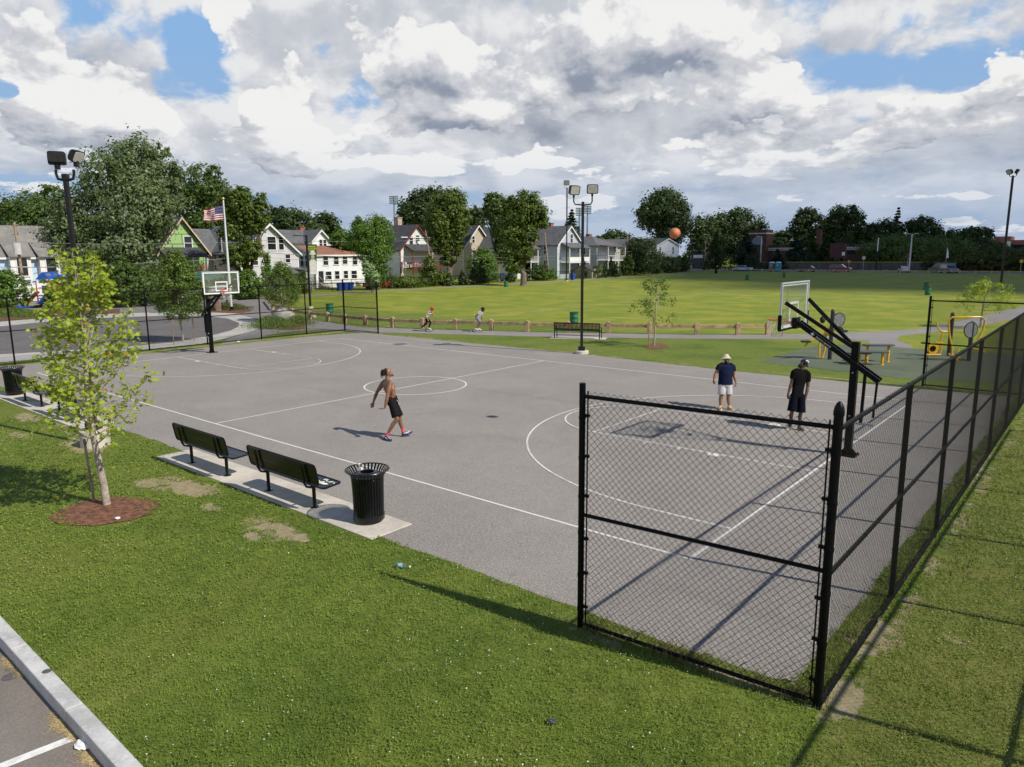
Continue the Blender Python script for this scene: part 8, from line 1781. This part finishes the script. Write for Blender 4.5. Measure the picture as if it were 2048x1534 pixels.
# 3 person in black, head tipped back to follow the ball
g2 = G(1588, 862); D2 = DEP(g2); cr = (1540, 690, 8.075)
J = joints(D2, cr, dict(head=(540, 300, 0), neck=(510, 395, .03), shR=(388, 440, -.04), shL=(612, 470, .06), hip=(440, 800, .03), waist=(460, 660, .03), hipR=(385, 830, -.03), hipL=(505, 835, .06), elR=(345, 620, -.02), wrR=(290, 800, -.05), elL=(610, 680, .06), wrL=(570, 880, .0),
    knR=(355, 1080, -.03), knL=(495, 1100, .03), anR=(335, 1270, 0), anL=(480, 1300, 0)))
qR = V(*G(1540+330/8.075, 690+1345/8.075)[:2], .09); qL = V(*G(1540+482/8.075, 690+1375/8.075)[:2], .09)
J['anR'] = qR+FWH*.02; J['toR'] = qR-RT*.15-FWH*.10-UP*.05; J['anL'] = qL+FWH*.03; J['toL'] = qL-FWH*.16+RT*.04-UP*.05
ps, Jl, hf, bd = figure('person in black t-shirt, dark long shorts and backward cap looking up beside the right hoop', V(g2[0], g2[1], 0), J, dict(skin=skinmat('skin_dark', (.115, .052, .030), .5), front=unit(-FWH*.9-RT*.25), face=unit(-RT*.72-FWH*.38+UP*.42), hup=unit(UP*.85+RT*.5), bulk=1.0, s=1.0,
    handR=(unit(-UP+RT*.12-FWH*.1), unit(RT*.7+FWH*.5), -FWH, .7), handL=(unit(-UP-RT*.1), unit(-RT*.7+FWH*.5), -FWH, .8), shirt=(cloth('black_tee', (.006, .006, .007)), .58, .09, 1.12), shorts=(cloth('navy_shorts', (.005, .006, .013)), .96, 1.28), socks=(cloth('black_socks', (.015, .015, .016)), .10), shoe=(mat('olive_shoe', (.09, .095, .07), .7, .3, 20), mat('pale_sole', (.42, .42, .36), .7, .1, 20), mat('shoe_grey', (.26, .27, .22), .7, .2, 20)), voxel=.0085))
f_, r_, u_, R_ = hf; hc = Jl['head']; mb = MB(); mb.ell(hc+u_*.030-f_*.014, (.112, .092, .100), R_, 20, 12); mb.loft([(hc-f_*.07+u_*.02, r_*.07, u_*.01), (hc-f_*.12+u_*.005, r_*.075, u_*.008), (hc-f_*.175-u_*.01, r_*.055, u_*.006)]); cap = mb.build('cap', cloth('navy_cap', (.018, .024, .055)), ps, smooth=True)
mb = MB(); c0 = hc+u_*.030-f_*.014; 
for (a, e) in ((.2, .65), (-.25, .7), (.5, .3)): d = unit(-FWH*.8+RT*(.5+a)+UP*e); mb.ell(c0+d*.097, (.026, .022, .022)); 
mb.build('cap_badge', WHITEP, cap)
mb = MB(); mb.loft([(hc-u_*.06+f_*.05, f_*.050, r_*.060), (hc-u_*.10+f_*.055, f_*.055, r_*.05), (hc-u_*.145+f_*.075, f_*.03, r_*.028), (hc-u_*.16+f_*.08, f_*.01, r_*.01)]); mb.build('beard', DARKH, ps, smooth=True)

# skateboards with riders on the path
def board(label, c, d, L, wheelcol):
    r = thing('skateboard', label, 'skateboard', c, math.atan2(d[1], d[0])); mb = MB()
    mb.loft([((x, 0, .105+(.03 if abs(x) > L*.42 else 0)), (0, w, 0), (0, 0, .006), .5) for x, w in ((-L/2, .05), (-L*.44, .09), (-L*.3, .115), (0, .12), (L*.3, .115), (L*.44, .09), (L/2, .05))]); mb.build('deck', mat('deck_wood', (.07, .06, .055), .6, .3, 10), r)
    for x in (-L*.36, L*.36):
        mb = MB(); mb.tube([(x, -.11, .04), (x, .11, .04)], .012, 6); mb.box((x, 0, .07), (.05, .06, .06)); tk = mb.build('truck', STEEL, r)
        for s in (-1, 1): mb = MB(); mb.tube([(x, s*.085, .036), (x, s*.135, .036)], .036, 12); mb.build('wheel', wheelcol, tk)
    return r
gs1, gs2 = G(858, 663.2), G(954, 664); pd1 = unit(G(910, 664)-G(842, 661)); pd2 = unit(G(982, 666)-G(910, 664))
cr = (840, 600, 12.8)
board('dark skateboard under the pushing skater in the red cap', gs1, pd1, .80, mat('board_wheel', (.5, .48, .42), .5, .1, 9)); board('longboard with yellow wheels under the crouching skater', gs2, pd2, .98, mat('yellow_wheel', (.70, .50, .03), .5, .1, 9))
D3 = DEP(gs1)
J = joints(D3, cr, dict(head=(305, 235, -.02), neck=(262, 295, 0), shR=(205, 310, -.17), shL=(290, 305, .17), chest=(240, 340, 0), waist=(195, 415, 0), hip=(170, 480, 0), hipR=(175, 500, -.09), hipL=(190, 495, .09), elR=(148, 400, -.22), wrR=(200, 495, -.22), elL=(345, 380, .25), wrL=(420, 420, .25), knR=(165, 595, -.10), knL=(270, 575, .10), anR=(50, 710, -.05), anL=(235, 735, .05)))
J['anR'] = V(*G(840+38/12.8, 600+785/12.8)[:2], .17); J['toR'] = J['anR']+unit(pd1)*.13-UP*.11; J['anL'] = gs1+pd1*(-.02)+UP*.20; J['toL'] = J['anL']+pd1*.18-UP*.055
ps, Jl, hf, bd = figure('person in red cap and striped vest pushing a skateboard along the path', V(gs1[0], gs1[1], 0), J, dict(skin=skinmat('skin_light', (.42, .22, .13), .5), front=unit(RT), face=unit(RT*.8-UP*.45), hup=unit(UP+RT*.4), bulk=.80, s=.92, handR=(unit(RT*.4-UP), -RT, -FWH, .5), handL=(unit(RT-UP*.3), -UP, FWH, .3),
    shirt=(cloth('striped_vest', (.02, .02, .022), ((.6, .6, .6), .105)), 0, .02, 1.05), shorts=(cloth('black_trousers', (.012, .012, .013)), 1.86, 1.0), shoe=(mat('white_sneaker', (.62, .62, .60), .6, .08, 20), mat('white_sole', (.6, .6, .58), .7, .1, 20)), voxel=.013))
f_, r_, u_, R_ = hf; hc = Jl['head']; mb = MB(); mb.ell(hc+u_*.035-f_*.005, (.108, .092, .10), R_, 18, 10); mb.loft([(hc+u_*.04+f_*.08, r_*.07, u_*.008), (hc+u_*.02+f_*.15, r_*.055, u_*.006)]); mb.build('cap', cloth('red_cap', (.60, .012, .012)), ps, smooth=True)
D4 = DEP(gs2)
J = joints(D4, cr, dict(head=(1615, 245, -.02), neck=(1575, 300, 0), shR=(1520, 320, -.17), shL=(1600, 320, .17), chest=(1540, 360, 0), waist=(1500, 430, 0), hip=(1480, 470, 0), hipR=(1475, 480, -.09), hipL=(1495, 480, .09), elR=(1445, 395, -.24), wrR=(1415, 455, -.14), elL=(1570, 430, .20), wrL=(1572, 510, .18), knR=(1545, 585, -.09), knL=(1560, 580, .09), anR=(1510, 720, -.04), anL=(1540, 720, .05)))
J['anR'] = gs2+pd2*(-.10)-FWH*.03+UP*.20; J['toR'] = J['anR']+pd2*.18-UP*.055; J['anL'] = gs2+pd2*(.10)+FWH*.03+UP*.20; J['toL'] = J['anL']+pd2*.18-UP*.055
ps, Jl, hf, bd = figure('person with dark curly hair in patterned grey shirt riding a longboard on the path', V(gs2[0], gs2[1], 0), J, dict(skin=skinmat('skin_dark_brown', (.15, .065, .035), .5), front=unit(RT-UP*.5), face=unit(RT*.9-UP*.25), hup=unit(UP+RT*.25), bulk=.86, s=.93, handR=(unit(RT*.3-UP), -RT, -FWH, .5), handL=(unit(-UP), -RT, FWH, .5),
    shirt=(cloth('patterned_shirt', (.20, .21, .24), ((.50, .50, .52), .07)), .62, .06, 1.08), shorts=(cloth('grey_shorts', (.20, .19, .24)), .85, 1.15), shoe=(mat('white_sneaker', (.62, .62, .60), .6, .08, 20), mat('white_sole', (.6, .6, .58), .7, .1, 20)), voxel=.013))
f_, r_, u_, R_ = hf; hc = Jl['head']; rr = random.Random(9); mb = MB(); mb.ell(hc+u_*.03-f_*.02, (.115, .10, .11), R_, 18, 10)
for k_ in range(60): d = unit(V(rr.gauss(0, 1), rr.gauss(0, 1), rr.gauss(.6, .7))-f_*.6); mb.ell(hc+u_*.03-f_*.02+d*.105, (.028,)*3, n=6, m=5)
mb.build('hair', DARKH, ps, smooth=True)
